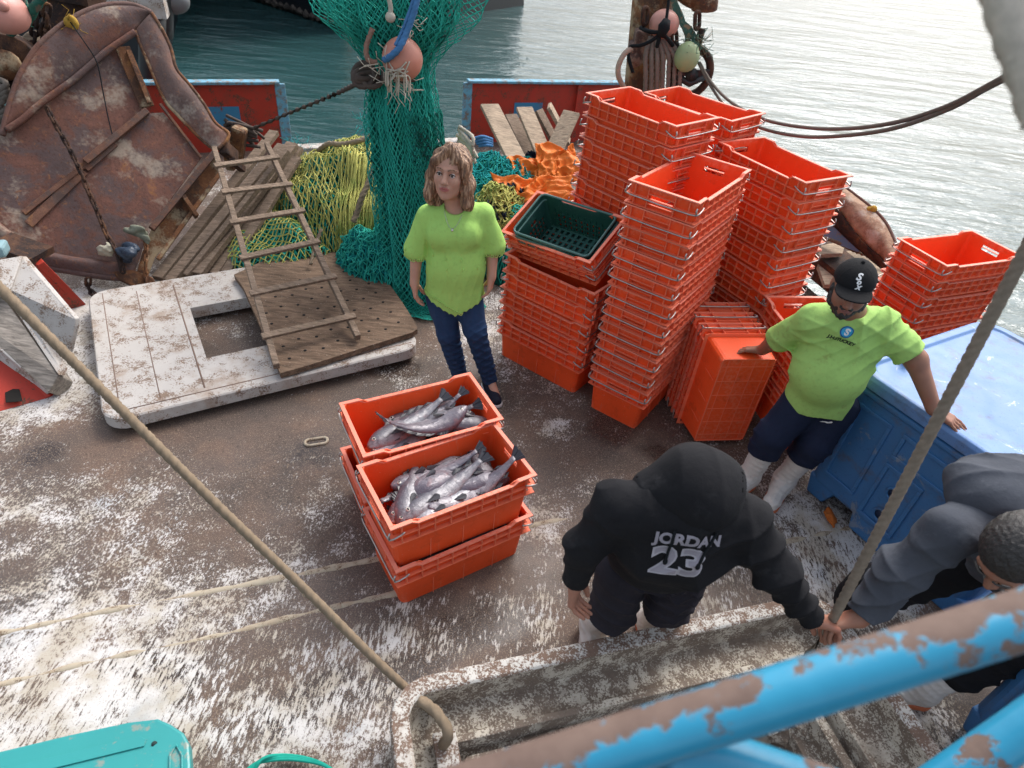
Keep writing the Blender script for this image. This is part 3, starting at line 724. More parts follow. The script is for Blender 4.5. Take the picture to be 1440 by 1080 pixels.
# crates of fish
FY = R(-57.5)
def fish_frame(corner, yaw, zr):
    c, s_ = math.cos(yaw), math.sin(yaw); cx_ = corner[0] + CW / 2 * c - CL / 2 * s_; cy_ = corner[1] + CW / 2 * s_ + CL / 2 * c
    return Matrix.Translation((cx_, cy_, zr - CH)) @ rotz(yaw + R(90))
FB = fish_frame((-.827, 2.328), R(300.9), .605); FBl = fish_frame((-.842, 2.315), R(301.5), .31)
FF = fish_frame((-.645, 1.950), R(304.3), .585); FFl = fish_frame((-.633, 1.945), R(304.9), .305)
put_crate(FB, 'orange crate full of fish at the woman\'s feet, upper one of the rear pair', 'crates of fish')
put_crate(FBl, 'orange crate under the rear fish crate, only its left corner showing', 'crates of fish')
put_crate(FF, 'orange crate full of fish nearest the camera, upper one of the front pair', 'crates of fish')
put_crate(FFl, 'orange crate under the front fish crate, on the bare deck', 'crates of fish')

# green vented crate
b = MB(); GL, GW, GH = .56, .36, .24
tl = [0] + [x for k in range(9) for x in (.08 + .095 * k, .08 + .095 * k + .06)] + [1]; ts = [0] + [x for k in range(6) for x in (.1 + .135 * k, .1 + .135 * k + .09)] + [1]
zs = [0, .02, .045, .055, .08, .09, .115, .125, .15, .165, .19, GH]
holes = set()
for zi in (1, 3, 5, 7):
    for k in range(1, 18, 2):
        holes.add((0, k, zi)); holes.add((2, k, zi))
    for k in range(1, 12, 2): holes.add((1, k, zi)); holes.add((3, k, zi))
for k in (5, 6, 7): holes.add((1, k, 9)); holes.add((3, k, 9))
_sp = side_prof
def side_prof(t, l): return 0.022 * max(0, min(1, (min(t, 1 - t) - .2) / .05)) if l else 0
crate_sheet(b, True, GH, GL, GW, .03, .035, tl, ts, zs, holes)
side_prof = _sp
for i in range(12): b.box((-.24 + .0436 * i, 0, .003), (.02, .29, .004))
for i in range(7): b.box((0, -.138 + .046 * i, .0035), (.49, .016, .004))
g = thing('vented_crate', 'dark green slotted plastic crate lying inside the tilted orange crate', 'crate', (0, 0, 0))
o = b.build('body', green_crate, None, solid=.004); o.parent = g
b = MB(); 
hx, hy = GL / 2 - .004, GW / 2 - .004
def rr(hx, hy, r, z):
    return [Vector((sx * (hx - r) + r * math.cos(R(a0 + 30 * k)), sy * (hy - r) + r * math.sin(R(a0 + 30 * k)), z)) for sx, sy, a0 in ((1, 1, 0), (-1, 1, 90), (-1, -1, 180), (1, -1, 270)) for k in range(4)]
b.tube(rr(hx, hy, .035, GH - .002), .008, 6, closed=True); b.tube(rr(hx + .002, hy + .002, .035, GH - .04), .006, 6, closed=True)
o = b.build('rim', plain('green_rim', (0.06, 0.15, 0.14), .4)); o.parent = g
g.matrix_world = MG @ Matrix.Translation((.0, .0, .085)) @ rotz(R(3)) @ Matrix.Rotation(R(4), 4, 'Y')
# a second rim of a green crate nested in it
g2 = copy_tree(g); g2.matrix_world = g.matrix_world @ Matrix.Translation((0.012, 0, -.035)); tag(g2, 'second dark green slotted crate nested under the first in the tilted orange crate')

# ------------------------------------------------------------------ trawl door on the left
def catmull(pts, n=6):
    out = []; P_ = [Vector(p) for p in pts]
    for i in range(len(P_) - 1):
        p0 = P_[max(i - 1, 0)]; p1 = P_[i]; p2 = P_[i + 1]; p3 = P_[min(i + 2, len(P_) - 1)]
        for k in range(n):
            t = k / n; out.append(0.5 * ((2 * p1) + (p2 - p0) * t + (2 * p0 - 5 * p1 + 4 * p2 - p3) * t * t + (3 * p1 - p0 - 3 * p2 + p3) * t ** 3))
    out.append(P_[-1]); return out
def sample(pts, u):
    u = max(0, min(.9999, u)) * (len(pts) - 1); i = int(u); return pts[i].lerp(pts[i + 1], u - i)
DQ = Vector((-2.84, 4.07, 0.0)); DN = Vector((.50, -.62, .60)).normalized()
def dp(px, py, off=0.0):
    return onplane(px, py, DQ + DN * off, DN)
def dl(lst, off=0.0, n=6): return catmull([dp(x, y, off) for x, y in lst], n)
def chain(b, pts, ll=0.075, r=0.009, wd=0.026):
    # walk along the curve placing alternating links
    ds = [0]
    for i in range(1, len(pts)): ds.append(ds[-1] + (pts[i] - pts[i - 1]).length)
    n_ = int(ds[-1] / (ll * 0.72))
    def pos(s_):
        for i in range(1, len(pts)):
            if ds[i] >= s_: return pts[i - 1].lerp(pts[i], (s_ - ds[i - 1]) / max(1e-6, ds[i] - ds[i - 1]))
        return pts[-1]
    for k in range(n_):
        s_ = k * ll * .72; c = pos(s_ + ll * .36); d = (pos(s_ + ll * .72) - pos(s_)).normalized()
        up = Vector((0, 0, 1)) if abs(d.z) < .8 else Vector((1, 0, 0)); x = d.cross(up).normalized(); y = x.cross(d)
        a = (R(45) if k % 2 else R(-45)); sdv = x * math.cos(a) + y * math.sin(a)
        lk = []
        for m in range(12):
            t = 2 * math.pi * m / 12; lk.append(c + d * ((ll / 2 - wd / 2) * (1 if math.cos(t) > 0 else -1) + wd / 2 * math.cos(t)) + sdv * (wd / 2 * math.sin(t)))
        b.tube(lk, r, 6, closed=True)

door = thing('trawl_door', 'big rusty curved steel trawl door leaning at the left with chain hanging down it', 'trawl door', DQ)
def plate(name, poly, off, th, m=rust_door, par=None):
    b = MB(); b.prism([dp(x, y, off) for x, y in poly], DN, th); return b.build(name, m, par or door, bevel=0.004)
def surf(b, top, bot, bulge, nu=28, nv=8, th=.012, pw=1.0, bias=.5):
    """shell between two curves, bulging along the door normal"""
    def f(u, v):
        p = sample(top, u).lerp(sample(bot, u), v); return p + DN * (bulge * math.sin(math.pi * v ** bias) ** pw * (.35 + .65 * math.sin(math.pi * min(max(u, .02), .98))))
    b.grid(f, nu, nv)
top = dl([(3, 186), (17, 137), (30, 103), (50, 70), (72, 48), (93, 32), (117, 18), (142, 9), (167, 6), (190, 8), (213, 18)])
bot = dl([(9, 182), (33, 166), (53, 147), (76, 130), (100, 113), (125, 92), (150, 70), (172, 55), (190, 43), (200, 30), (213, 19)])
b = MB(); surf(b, top, bot, .07, 40, 12, bias=.8); b.build('upper_shell', rust_door, door, solid=.012)
b = MB(); b.tube(dl([(3, 190), (17, 137), (30, 103), (50, 70), (72, 48), (93, 32), (117, 18), (142, 9), (167, 6), (190, 8), (213, 18)], .01), .021, 8); b.build('rim_tube', rusty('rim_rust', (0.13, 0.065, 0.05), (0.16, 0.10, 0.085), (0.2, 0.09, 0.04)), door)
b = MB(); b.tube(dl([(9, 183), (33, 167), (53, 149), (76, 132), (100, 115), (125, 94), (150, 72), (172, 57), (190, 45)], .03), .024, 7, flat=.6); b.build('shell_lip', rust_door, door)
plate('main_plate', [(-30, 205), (9, 184), (53, 150), (100, 118), (150, 76), (169, 62), (178, 90), (192, 120), (207, 150), (205, 156), (170, 190), (120, 227), (80, 258), (33, 300), (-30, 300)], -.05, .014)
b = MB(); b.beam(dp(172, 66, -.02), dp(207, 150, -.02), .10, .02, up=DN); b.beam(dp(180, 72, .01), dp(210, 146, .01), .03, .05, up=DN); b.build('edge_angle', rust_orange, door, bevel=.004)
plate('lower_plate', [(-30, 296), (33, 300), (120, 229), (170, 194), (205, 159), (230, 158), (258, 190), (283, 222), (250, 268), (208, 322), (198, 360), (186, 391), (150, 387), (100, 380), (60, 372), (15, 345), (-30, 300)], -.015, .014)
b = MB()
b.beam(dp(120, 228, .02), dp(207, 156, .02), .045, .05, up=DN); b.beam(dp(118, 236, .005), dp(160, 200, .005), .07, .02, up=DN)
b.beam(dp(33, 300, .0), dp(120, 232, .0), .035, .03, up=DN); b.beam(dp(40, 316, -.0), dp(118, 240, -.0), .06, .012, up=DN)
b.beam(dp(301, 216, .02), dp(213, 322, .02), .045, .06, up=DN); b.beam(dp(283, 222, .0), dp(225, 146, .0), .02, .02, up=DN)
b.build('stiffener', rusty('stiff', (0.135, 0.066, 0.045), (0.10, 0.065, 0.055), (0.25, 0.12, 0.055), None, 2), door, bevel=.004)
plate('foot_panel', [(304, 218), (312, 245), (262, 312), (218, 362), (205, 398), (190, 392), (200, 355), (213, 322), (255, 268)], -.05, .012, rust_orange)
b = MB(); b.beam(dp(312, 240, -.02), dp(222, 365, -.02), .03, .05, up=DN); b.beam(dp(257, 276, .0), dp(277, 305, .0), .03, .09, up=DN); b.build('web', rust_orange, door, bevel=.004)
# lower lip: curved bottom edge
l1 = dl([(-30, 312), (0, 338), (15, 350), (60, 374), (100, 382), (150, 390), (186, 393), (205, 405)], .0); b = MB(); b.tube(l1, .022, 8)
b.build('bottom_rim', rust_door, door)
b = MB(); surf(b, dl([(-30, 286), (0, 315), (20, 330), (60, 352), (100, 362), (150, 368), (190, 374)], .0), dl([(-30, 312), (0, 338), (15, 350), (60, 374), (100, 382), (150, 390), (186, 393)], .0), .05, 24, 6); b.build('lower_shell', rust_door, door, solid=.01)
# the loose curved flap on the right edge
ft = dl([(213, 18), (228, 42), (240, 68), (248, 97), (267, 120), (287, 147), (303, 173), (322, 190), (306, 210)], .05)
fb = dl([(190, 43), (196, 60), (208, 88), (217, 110), (233, 143), (250, 162), (267, 180), (285, 198), (302, 211)], .0)
b = MB(); surf(b, ft, fb, .045, 36, 8, bias=.8); b.build('side_shell', rusty('flap_rust', (0.17, 0.095, 0.075), (0.14, 0.095, 0.085), (0.30, 0.14, 0.07), (0.4, 0.34, 0.28)), door, solid=.012)
b = MB(); b.tube(ft, .014, 7); b.tube(fb, .012, 7); b.build('flap_edge', rust_orange, door)
b = MB(); b.box(dp(313, 195, .0), (.10, .14, .06), m3, bev=.01); b.box(dp(322, 214, -.05), (.07, .10, .22), m3, bev=.01); b.box(dp(334, 232, -.05), (.05, .05, .2), m3); b.build('hinge_lug', rust_dark, door)
# welded pin and holes plate bottom
b = MB(); b.prism([dp(x, y, .03) for x, y in ((158, 380), (185, 378), (215, 390), (222, 402), (205, 412), (185, 402), (165, 392))], DN, .05); b.build('foot_shoe', rust_orange, door, bevel=.01)
b = MB(); cpts = catmull([dp(66, 152, .03), dp(80, 178, .05), dp(96, 206, .05), dp(112, 238, .06), (dp(124, 268, .06)), dp(138, 300, .07), dp(150, 330, .08), dp(163, 352, .10), dp(172, 378, .10), dp(172, 386, .06)], 8)
chain(b, cpts); tag(b.build('chain', rust_dark), 'rusty link chain running down the face of the large trawl door', 'chain')
b = MB(); cpts = catmull([at(124, 392, .12), at(126, 408, .02), at(142, 419, .012), at(165, 418, .012), at(185, 413, .012), at(215, 409, .012), at(255, 403, .012), at(300, 392, .012)], 8); chain(b, cpts, .085, .010, .034)
tag(b.build('chain', rust_dark), 'rusty heavy chain lying on the deck along the white hatch cover\'s back edge', 'chain')
b = MB(); cpts = [dp(203, 335, .06), dp(206, 352, .06), dp(205, 372, .06), dp(205, 400, .04)]; chain(b, catmull(cpts, 6), .06, .008, .022)
tag(b.build('chain', rust_orange), 'short thin chain hanging at the pointed foot of the large trawl door', 'chain')
def fray(b, p, n_, r, ln, seed):
    rg = random.Random(seed)
    for i in range(n_):
        d = Vector((rg.gauss(0, 1), rg.gauss(0, 1), rg.gauss(0, 1))).normalized(); q = p + d * r * rg.random(); e = Vector((rg.gauss(0, 1), rg.gauss(0, 1), rg.gauss(-.3, 1))).normalized()
        b.tube([q, q + e * ln * .5 + d * ln * .2, q + e * ln * .3 + d * ln * .7], .0024, 4)
# rope knot and wire on the rim
b = MB(); kp = dp(100, 32, .05); b.ball(kp, .05, sc=(1, .8, .9)); fray(b, kp, 14, .05, .09, 3)
b.tube(catmull([dp(93, 30, .03), dp(100, 25, .10), dp(107, 34, .09), dp(104, 42, .04)], 5), .02, 7)
tag(b.build('rope_knot', twine('rope_yellow', (0.42, 0.26, 0.05), .4, 30)), 'frayed yellow rope knot tied on the upper rim of the large trawl door', 'rope knot')
b = MB(); b.tube(catmull([dp(98, 30, .08), dp(118, 58, .17), dp(136, 88, .13), dp(145, 130, .05), dp(152, 165, .03), dp(159, 194, .03)], 6), .0045, 5)
tag(b.build('cord', rope_black), 'thin black cord hanging from the yellow knot down the trawl door plate', 'cord')

# rags caught on the door's foot
def rag(name, c, r, mat_, label, seed, cat='rag', amp=.35, h=.008, rot=None):
    c = np.array(c); rng2 = np.random.RandomState(seed); pr = []
    for i in range(7):
        o = rng2.normal(0, .35, 3) * np.array(r); pr.append(el(c + o, np.array(r) * rng2.uniform(.35, .75, 3), k=.02))
    s_ = 1.6 / max(r)
    f = lambda P: np.abs(wob(P - c, s_ * 1.6, seed)) * max(r) * amp * .35 - np.abs(wob(P - c, s_ * 4.2, seed + 3)) * max(r) * amp * .14 - drape(P, max(r) * amp * .5, 3.2 / max(r), seed)
    o = sdf_obj(name, pr, h, mat_, None, fold=f); return tag(o, label, cat)
rag('plastic_rag', dp(178, 355, .10), (.10, .08, .08), fabric('blue_grey_plastic', (0.035, 0.05, 0.075), .4, rough=.35), 'torn dark blue plastic bag caught on the chain at the trawl door\'s foot', 2)
rag('net_rag', dp(194, 330, .06), (.10, .06, .07), twine('rag_green', (0.19, 0.20, 0.15), .4, 40), 'grey green lump of frayed twine stuck on the trawl door above its foot', 5)
rag('plastic_rag', dp(152, 352, .06), (.045, .04, .06), fabric('pale_rag', (0.42, 0.39, 0.30)), 'small pale rag beside the dark plastic bag on the trawl door', 9)

# ------------------------------------------------------------------ clutter above and behind the door (top left)
t = thing('gallows_post', 'thick rusty steel gallows post with dark chain behind the large trawl door', 'post', aty(100, 60, 5.3))
b = MB(); b.tube([aty(118, -60, 5.6), aty(100, 40, 5.6), aty(70, 140, 5.5), aty(40, 280, 5.4)], .19, 14); b.build('post', rust_dark, t)
b = MB(); b.beam(aty(40, -40, 5.5), aty(128, -25, 5.5), .2, .3); b.build('crossbar', rust_dark, t)
for k, lb in enumerate(('left of two', 'right of two')):
    b = MB(); chain(b, catmull([aty(52 + k * 14, 8, 5.1), aty(50 + k * 14, 34, 5.1), aty(47 + k * 13, 60, 5.1), aty(45 + k * 12, 84, 5.1)], 6), .10, .013, .05); tag(b.build('chain', rust_dark), f'rusty dangling chain, {lb} beside the pink float at top left', 'chain', 'dangling chains at top left')
b = MB(); c = aty(2, 15, 4.6); b.ball(c, .16, 0, 24, 16, (1, 1, .8), Matrix.Rotation(R(30), 3, 'Y')); b.ball(c + Vector((.10, -.1, .05)), .035)
pink_float = plain('pink_float', (0.52, 0.235, 0.19), .45, 0, .2, 8, .1)
tag(b.build('net_float', pink_float), 'large pink net float at the top left corner', 'float')
b = MB()
for k in range(5): b.tube(catmull([aty(20 + k * 3, -10, 4.9), aty(36 + k, 18, 4.8), aty(30, 34 + k, 4.8), aty(10 + k * 2, 50, 4.85)], 5), .012, 6)
fray(b, aty(34, 12, 4.85), 30, .14, .12, 4)
b.tube(catmull([aty(62, -10, 4.7), aty(50, 8, 4.7), aty(42, 22, 4.7), aty(32, 36, 4.7)], 5), .035, 8, lobes=3, twist=25)
tag(b.build('rope_bundle', twine('rope_greenish', (0.03, 0.12, 0.09), .4, 30, (0.16, 0.13, 0.1))), 'green and grey rope tangle beside the pink float at top left', 'rope')
t = thing('rusty_block', 'rusty steel pulley block left of the large trawl door', 'pulley block', aty(18, 95, 4.9))
c = aty(20, 95, 4.9); b = MB(); b.tube([c + Vector((-.05, .1, 0)), c + Vector((.06, -.12, .05))], .20, 16); b.build('cheek', rust_dark, t, bevel=.01)
b = MB(); b.tube([c + Vector((.06, -.13, .05)), c + Vector((.07, -.17, .06))], .10, 12); b.tube([c + Vector((.06, -.13, .05)), c + Vector((.07, -.19, .06))], .03, 8); b.build('hub', rust_orange, t)
b = MB(); b.box(aty(20, 60, 5.2), (.5, .12, .10), Matrix.Rotation(R(25), 3, 'Y'), bev=.01); b.box(aty(30, 72, 5.15), (.4, .1, .1), Matrix.Rotation(R(-35), 3, 'Y'), bev=.01)
tag(b.build('timber_scrap', wood_pale), 'pale splintered timber scraps wedged behind the rusty block at top left', 'timber')
b = MB()
for k in range(14):
    rg = random.Random(k); b.tube(catmull([aty(-10 + rg.uniform(-8, 8), 110 + 8 * k, 4.7), aty(6 + rg.uniform(-6, 6), 118 + 7 * k, 4.6), aty(-6, 132 + 6 * k, 4.6)], 5), .02, 6)
tag(b.build('rope_coil', rope_grey), 'grey rope coil at the left edge behind the trawl door', 'rope')

# ------------------------------------------------------------------ hatch cover, perforated board, ladder
def quadprism(b, pts, z0, z1, mi=0):
    k = len(pts); b.add([(p.x, p.y, z1) for p in pts] + [(p.x, p.y, z0) for p in pts], [tuple(range(k)), tuple(reversed(range(k, 2 * k)))] + [(i, i + k, (i + 1) % k + k, (i + 1) % k) for i in range(k)], mi)
HCZ = .13; o_ = at(150, 608, .06); th = R(33.5)
ex = Vector((math.cos(th), math.sin(th), 0)); ey = Vector((-math.sin(th), math.cos(th), 0))
def hc(u, v, z): p = o_ + ex * u + ey * v; p.z = z; return p
t = thing('hatch_cover', 'white painted hatch cover with square opening lying flat on the deck, perforated board on it', 'hatch cover', hc(.9, .7, 0))
HL, HW = 1.90, 1.50; hu0, hu1, hv0, hv1 = .60, 1.00, .40, 1.04
b = MB(); r_ = .13; n_ = 6
outer = []
for cx_, cy_, a0 in ((HL - r_, HW - r_, 0), (r_, HW - r_, 90), (r_, r_, 180), (HL - r_, r_, 270)):
    for k in range(n_ + 1): a = R(a0 + 90 * k / n_); outer.append((cx_ + r_ * math.cos(a), cy_ + r_ * math.sin(a)))
inner = []
for cx_, cy_, a0 in ((hu1, hv1, 0), (hu0, hv1, 90), (hu0, hv0, 180), (hu1, hv0, 270)):
    for k in range(n_ + 1): inner.append((cx_, cy_))
N_ = len(outer)
def lp(l, z, s_=0.0): 
    return [hc(u + s_ * (1 if u < HL / 2 else -1), v + s_ * (1 if v < HW / 2 else -1), z) for u, v in l]
loops = [lp(outer, .045, .015), lp(outer, .05, 0), lp(outer, HCZ - .008), lp(outer, HCZ, .008), lp(inner, HCZ), lp(inner, .045), lp(outer, .045, .015)]
vs = [p for l in loops for p in l]
for i in range(len(loops) - 1):
    for k in range(N_): b.f.append((i * N_ + k, i * N_ + (k + 1) % N_, (i + 1) * N_ + (k + 1) % N_, (i + 1) * N_ + k)); b.mi.append(0); b.sm.append(False)
b.v = [tuple(p) for p in vs]
o = b.build('slab', white_worn, t)
b = MB()
for a_, c_ in (((.09, .05), (.09, HW - .05)), ((.30, .1), (.30, HW - .1))): b.tube([hc(*a_, HCZ - .001), hc(*c_, HCZ - .001)], .004, 4)
b.tube([hc(.09, .07, HCZ - .001), hc(HL - .05, .07, HCZ - .001)], .005, 4); b.tube([hc(hu0 - .06, .1, HCZ - .001), hc(hu0 - .06, HW - .1, HCZ - .001)], .006, 4)
b.build('seam', plain('seam_brown', (.2, .13, .1), .9), t)
b = MB()
for u_, v_ in ((.2, .2), (.2, 1.2), (1.6, .2), (1.6, 1.2)): b.box(hc(u_, v_, .023), (.2, .07, .043), Matrix.Rotation(th, 3, 'Z'))
b.build('batten', wood_dark, t)

BZ = .18
bpoly = [at(x, y, BZ) for x, y in [(329, 386), (342, 404), (358, 440), (376, 482), (394, 525), (452, 508), (520, 486), (578, 468), (587, 463), (583, 452), (565, 424), (545, 396), (522, 374), (497, 360), (468, 354), (430, 352), (380, 362)]]
t = thing('perforated_board', 'dark wooden board drilled with rows of holes lying on the white hatch cover', 'board', (sum((p for p in bpoly), Vector()) / len(bpoly)))
b = MB(); quadprism(b, bpoly, HCZ + .012, BZ)
c0 = at(398, 518, BZ); u_ = (at(578, 462, BZ) - c0); v_ = (at(340, 400, BZ) - c0)
for i in range(8):
    for j in range(7):
        p = c0 + u_ * (.07 + .125 * i) + v_ * (.07 + .13 * j + .03 * (i % 2))
        # keep inside the outline
        ins = False; k = len(bpoly)
        for q in range(k):
            p1, p2 = bpoly[q], bpoly[(q + 1) % k]
            if (p1.y > p.y) != (p2.y > p.y) and p.x < (p2.x - p1.x) * (p.y - p1.y) / (p2.y - p1.y) + p1.x: ins = not ins
        if ins: b.tube([Vector((p.x, p.y, BZ - .01)), Vector((p.x, p.y, BZ + .0015))], .011, 8, mi=1)
b.build('panel', [wood_dark, plain('hole_black', (.004, .004, .004), 1)], t)
b = MB()
for f in (.2, .75): b.beam(c0 + u_ * .05 + v_ * f + Vector((0, 0, -.055)), c0 + u_ * .8 + v_ * f + Vector((0, 0, -.055)), .06, .012)
b.build('batten', wood_dark, t)
for k, (a_, c_) in enumerate((((.30, .0), (.34, .95)), ((.66, .0), (.70, .95)))):
    pass

t = thing('wooden_ladder', 'narrow wooden ladder with nailed rungs lying across planks, net and perforated board', 'ladder', at(390, 520, BZ))
lz0, lz1 = BZ + .03, .80
L0, L1 = at(388, 512, lz0 + .01), at(302, 211, lz1); R0, R1 = at(502, 472, lz0 + .02), at(376, 205, lz1 - .02)
for a_, c_ in ((L0, L1), (R0, R1)):
    b = MB(); b.beam(a_, c_, .038, .05, bev=.004, ext=.04); b.build('rail', wood_grey, t)
for px0, py0, px1, py1, in ((305, 237, 390, 226), (318, 274, 404, 264), (330, 316, 425, 301), (345, 366, 448, 345), (358, 416, 472, 394), (377, 476, 496, 450)):
    # rungs: find the parameter along the rails
    def onrail(a_, c_, py):
        lo, hi = 0.0, 1.0
        def ypx(p):
            d = p - Vector((0, 0, CAMH)); return 540 - FPX * d.dot(cu) / d.dot(fw)
        for _ in range(30):
            m = (lo + hi) / 2
            if ypx(a_.lerp(c_, m)) > py: lo = m
            else: hi = m
        return a_.lerp(c_, m)
    p, q = onrail(L0, L1, py0), onrail(R0, R1, py1); up = (L1 - L0).cross(R0 - L0).normalized(); up = up if up.z > 0 else -up
    b = MB(); b.beam(p + up * .03, q + up * .03, .045, .022, up=up, bev=.003, ext=.08); b.build('rung', wood_grey, t)

# ------------------------------------------------------------------ timber planks leaning on the left
gp = 'timber planks leaning beside the trawl door'
pl = [((222, 392), (386, 186), 0, .09, .045, .02), ((246, 393), (398, 205), .0, .10, .045, .04), ((262, 388), (404, 212), .07, .05, .04, .06), ((276, 386), (412, 203), .08, .11, .05, .0),
      ((300, 386), (420, 208), .03, .09, .045, 0), ((318, 384), (418, 222), .05, .08, .04, 0), ((238, 397), (372, 232), .0, .09, .04, .0), ((286, 384), (414, 214), .0, .12, .04, .0)]
lbs = ['leftmost weathered plank, lying against the trawl door\'s foot', 'second weathered plank from the trawl door', 'narrow batten lying on top of the weathered planks', 'widest weathered plank, in the middle of the leaning bundle', 'weathered plank just left of the ladder\'s top rungs', 'rightmost weathered plank, half under the ladder', 'lower weathered plank hidden beneath the leftmost one', 'broad dark plank at the bottom of the leaning bundle']
for (p0, p1, dz, wd_, th_, e), lb in zip(pl, lbs):
    a_ = at(p0[0], p0[1], .03 + dz * .6); c_ = at(p1[0], p1[1], .62 + dz + e)
    b = MB(); b.beam(a_, c_, wd_, th_, bev=.004); tag(b.build('timber_plank', wood_grey), lb, 'plank', gp)

# ------------------------------------------------------------------ white boxes and red frames at the left edge
t = thing('white_box', 'white painted wooden box with chipped edges standing at the left edge', 'box', at(60, 480, .2))
A_, B_, C_, D_ = at(30, 362, .62), at(106, 452, .38), at(94, 498, .22), at(10, 408, .52)
nb_ = (B_ - A_).cross(D_ - A_).normalized()
nb_ = nb_ if nb_.z > 0 else -nb_
def wbx(name, pts, thk, mat_, par):
    n_ = (pts[1] - pts[0]).cross(pts[2] - pts[0]).normalized(); n_ = n_ if n_.dot(Vector((0, 0, CAMH)) - pts[0]) > 0 else -n_
    b = MB(); b.prism(pts, n_, thk); return b.build(name, mat_, par, bevel=.006)
wbx('front_board', [at(30, 360, .60), at(105, 448, .42), at(105, 458, .38), at(96, 496, .20), at(14, 408, .50)], .03, white_worn, t)
wbx('lid_board', [at(-40, 372, .62), at(32, 359, .61), at(14, 409, .51), at(-60, 420, .5)], .05, white_worn, t)
t = thing('wooden_trough', 'grey weathered wooden trough with white edge leaning at the left edge', 'trough', at(30, 520, .1))
wbx('board', [at(-50, 395, .50), at(0, 412, .46), at(82, 528, .16), at(68, 552, .08), at(-50, 440, .40)], .16, wood('trough_wood', (.27, .235, .20), (1, 8, 8)), t)
wbx('edge', [at(-4, 398, .50), at(14, 402, .50), at(86, 518, .18), at(82, 528, .165)], .05, white_worn, t)
wbx('side', [at(-50, 448, .38), at(68, 551, .08), at(66, 556, .0), at(-50, 470, .28)], .04, white_worn, t)
t = thing('steel_bracket', 'dark red steel bracket with square hole under the wooden trough', 'bracket', at(40, 560, 0))
wbx('plate', [at(-40, 440, .34), at(70, 556, .02), at(66, 560, .0), at(-40, 590, 0)], .03, red_worn, t)
wbx('opening', [at(6, 546, .064), at(27, 547, .060), at(32, 564, .038), at(8, 566, .038)], .004, plain('hole_black2', (.01, .008, .006), 1), t)
t = thing('steel_bracket', 'dark red steel bracket foot between the white box and trawl door', 'bracket', at(110, 425, 0))
wbx('plate', [at(44, 345, .45), at(62, 368, .44), at(122, 428, .0), at(96, 436, .0), at(30, 380, .35)], .05, red_worn, t)
b = MB(); b.beam(at(0, 340, .5), at(60, 360, .45), .2, .05); b.build('base', rust_dark, t)
b = MB(); b.box(at(-6, 350, .6), (.12, .12, .08), Matrix.Rotation(R(20), 3, 'Z'), bev=.02); tag(b.build('bundle', plain('bluewhite', (.20, .32, .35), .7)), 'small pale blue bundle at the left edge under the trawl door', 'bundle')

# ------------------------------------------------------------------ second trawl door on the starboard side
SQ = Vector((2.40, 4.55, 0.0)); SN = Vector((-.62, -.45, .64)).normalized()
def sp(px, py, off=0.0): return onplane(px, py, SQ + SN * off, SN)
t = thing('trawl_door', 'second trawl door, tan and scuffed, standing behind the crates at the right rail', 'trawl door', SQ)
tan_rust = rusty('tan_rust', (0.36, 0.23, 0.155), (0.27, 0.15, 0.10), (0.45, 0.29, 0.17), (0.55, 0.46, 0.38), 3)
stop = catmull([sp(x, y) for x, y in ((1150, 235), (1192, 266), (1222, 289), (1240, 306), (1252, 325), (1262, 352), (1262, 375))], 5)
sbot = catmull([sp(x, y, .0) for x, y in ((1140, 265), (1180, 296), (1196, 318), (1214, 338), (1228, 352), (1240, 362), (1250, 378))], 5)
b = MB()
def f(u, v):
    p = sample(stop, u).lerp(sample(sbot, u), v); return p + SN * (.07 * math.sin(math.pi * v))
b.grid(f, 24, 8); b.build('shell', tan_rust, t, solid=.012)
b = MB(); b.tube(stop, .014, 7); b.build('rim_tube', MAT['rim_rust'], t)
b = MB()
s2 = catmull([sp(x, y, -.10) for x, y in ((1140, 285), (1172, 316), (1195, 338), (1222, 362), (1242, 378))], 5)
b.grid(lambda u, v: sample(sbot, u).lerp(sample(s2, u), v), 20, 3); b.build('inner_web', rust_dark, t, solid=.012)
b = MB(); b.prism([sp(x, y, -.10) for x, y in ((1150, 300), (1172, 308), (1224, 350), (1205, 354), (1160, 336), (1140, 330))], SN, .012); b.build('main_plate', worn('blue_plate', (0.10, 0.14, 0.22), (.2, .15, .12), .4), t)
b = MB(); c = sp(1228, 294, .02); b.ball(c, .03); b.tube([c + Vector((-.04, 0, 0)), c + Vector((.03, .02, -.03))], .02, 8); tag(b.build('rope_knot', MAT['rope_yellow']), 'yellow rope knot on the rim of the second trawl door', 'rope knot')
b = MB(); b.tube(catmull([at(1150, 332, .55), at(1175, 340, .5), at(1200, 352, .46), at(1240, 370, .40), at(1262, 392, .36)], 6), .018, 9, lobes=3, twist=60); tag(b.build('rope', rope_tan), 'twisted tan rope lying behind the cap of the leaning man', 'rope')
gp = 'boards behind the capped man'
for q, lb in (([at(1155, 345, .42), at(1190, 338, .42), at(1185, 356, .42), at(1150, 358, .42)], 'pale short board showing just behind the stack above the capped man'), ([at(1150, 372, .3), at(1185, 372, .3), at(1200, 400, .3), at(1160, 400, .3)], 'pale board low behind the peak of the black cap'), ([at(1190, 353, .35), at(1205, 352, .35), at(1250, 385, .35), at(1240, 392, .35)], 'narrow pale board right of the black cap')):
    b = MB(); quadprism(b, q, q[0].z - .035, q[0].z); tag(b.build('short_board', wood_pale), lb, 'board', gp)
b = MB(); b.box(at(1180, 350, .25), (1.0, 1.2, .2), Matrix.Rotation(AX, 3, 'Z')); tag(b.build('fish_hold_box', rust_dark), 'dark steel bin under the short boards behind the capped man', 'bin')

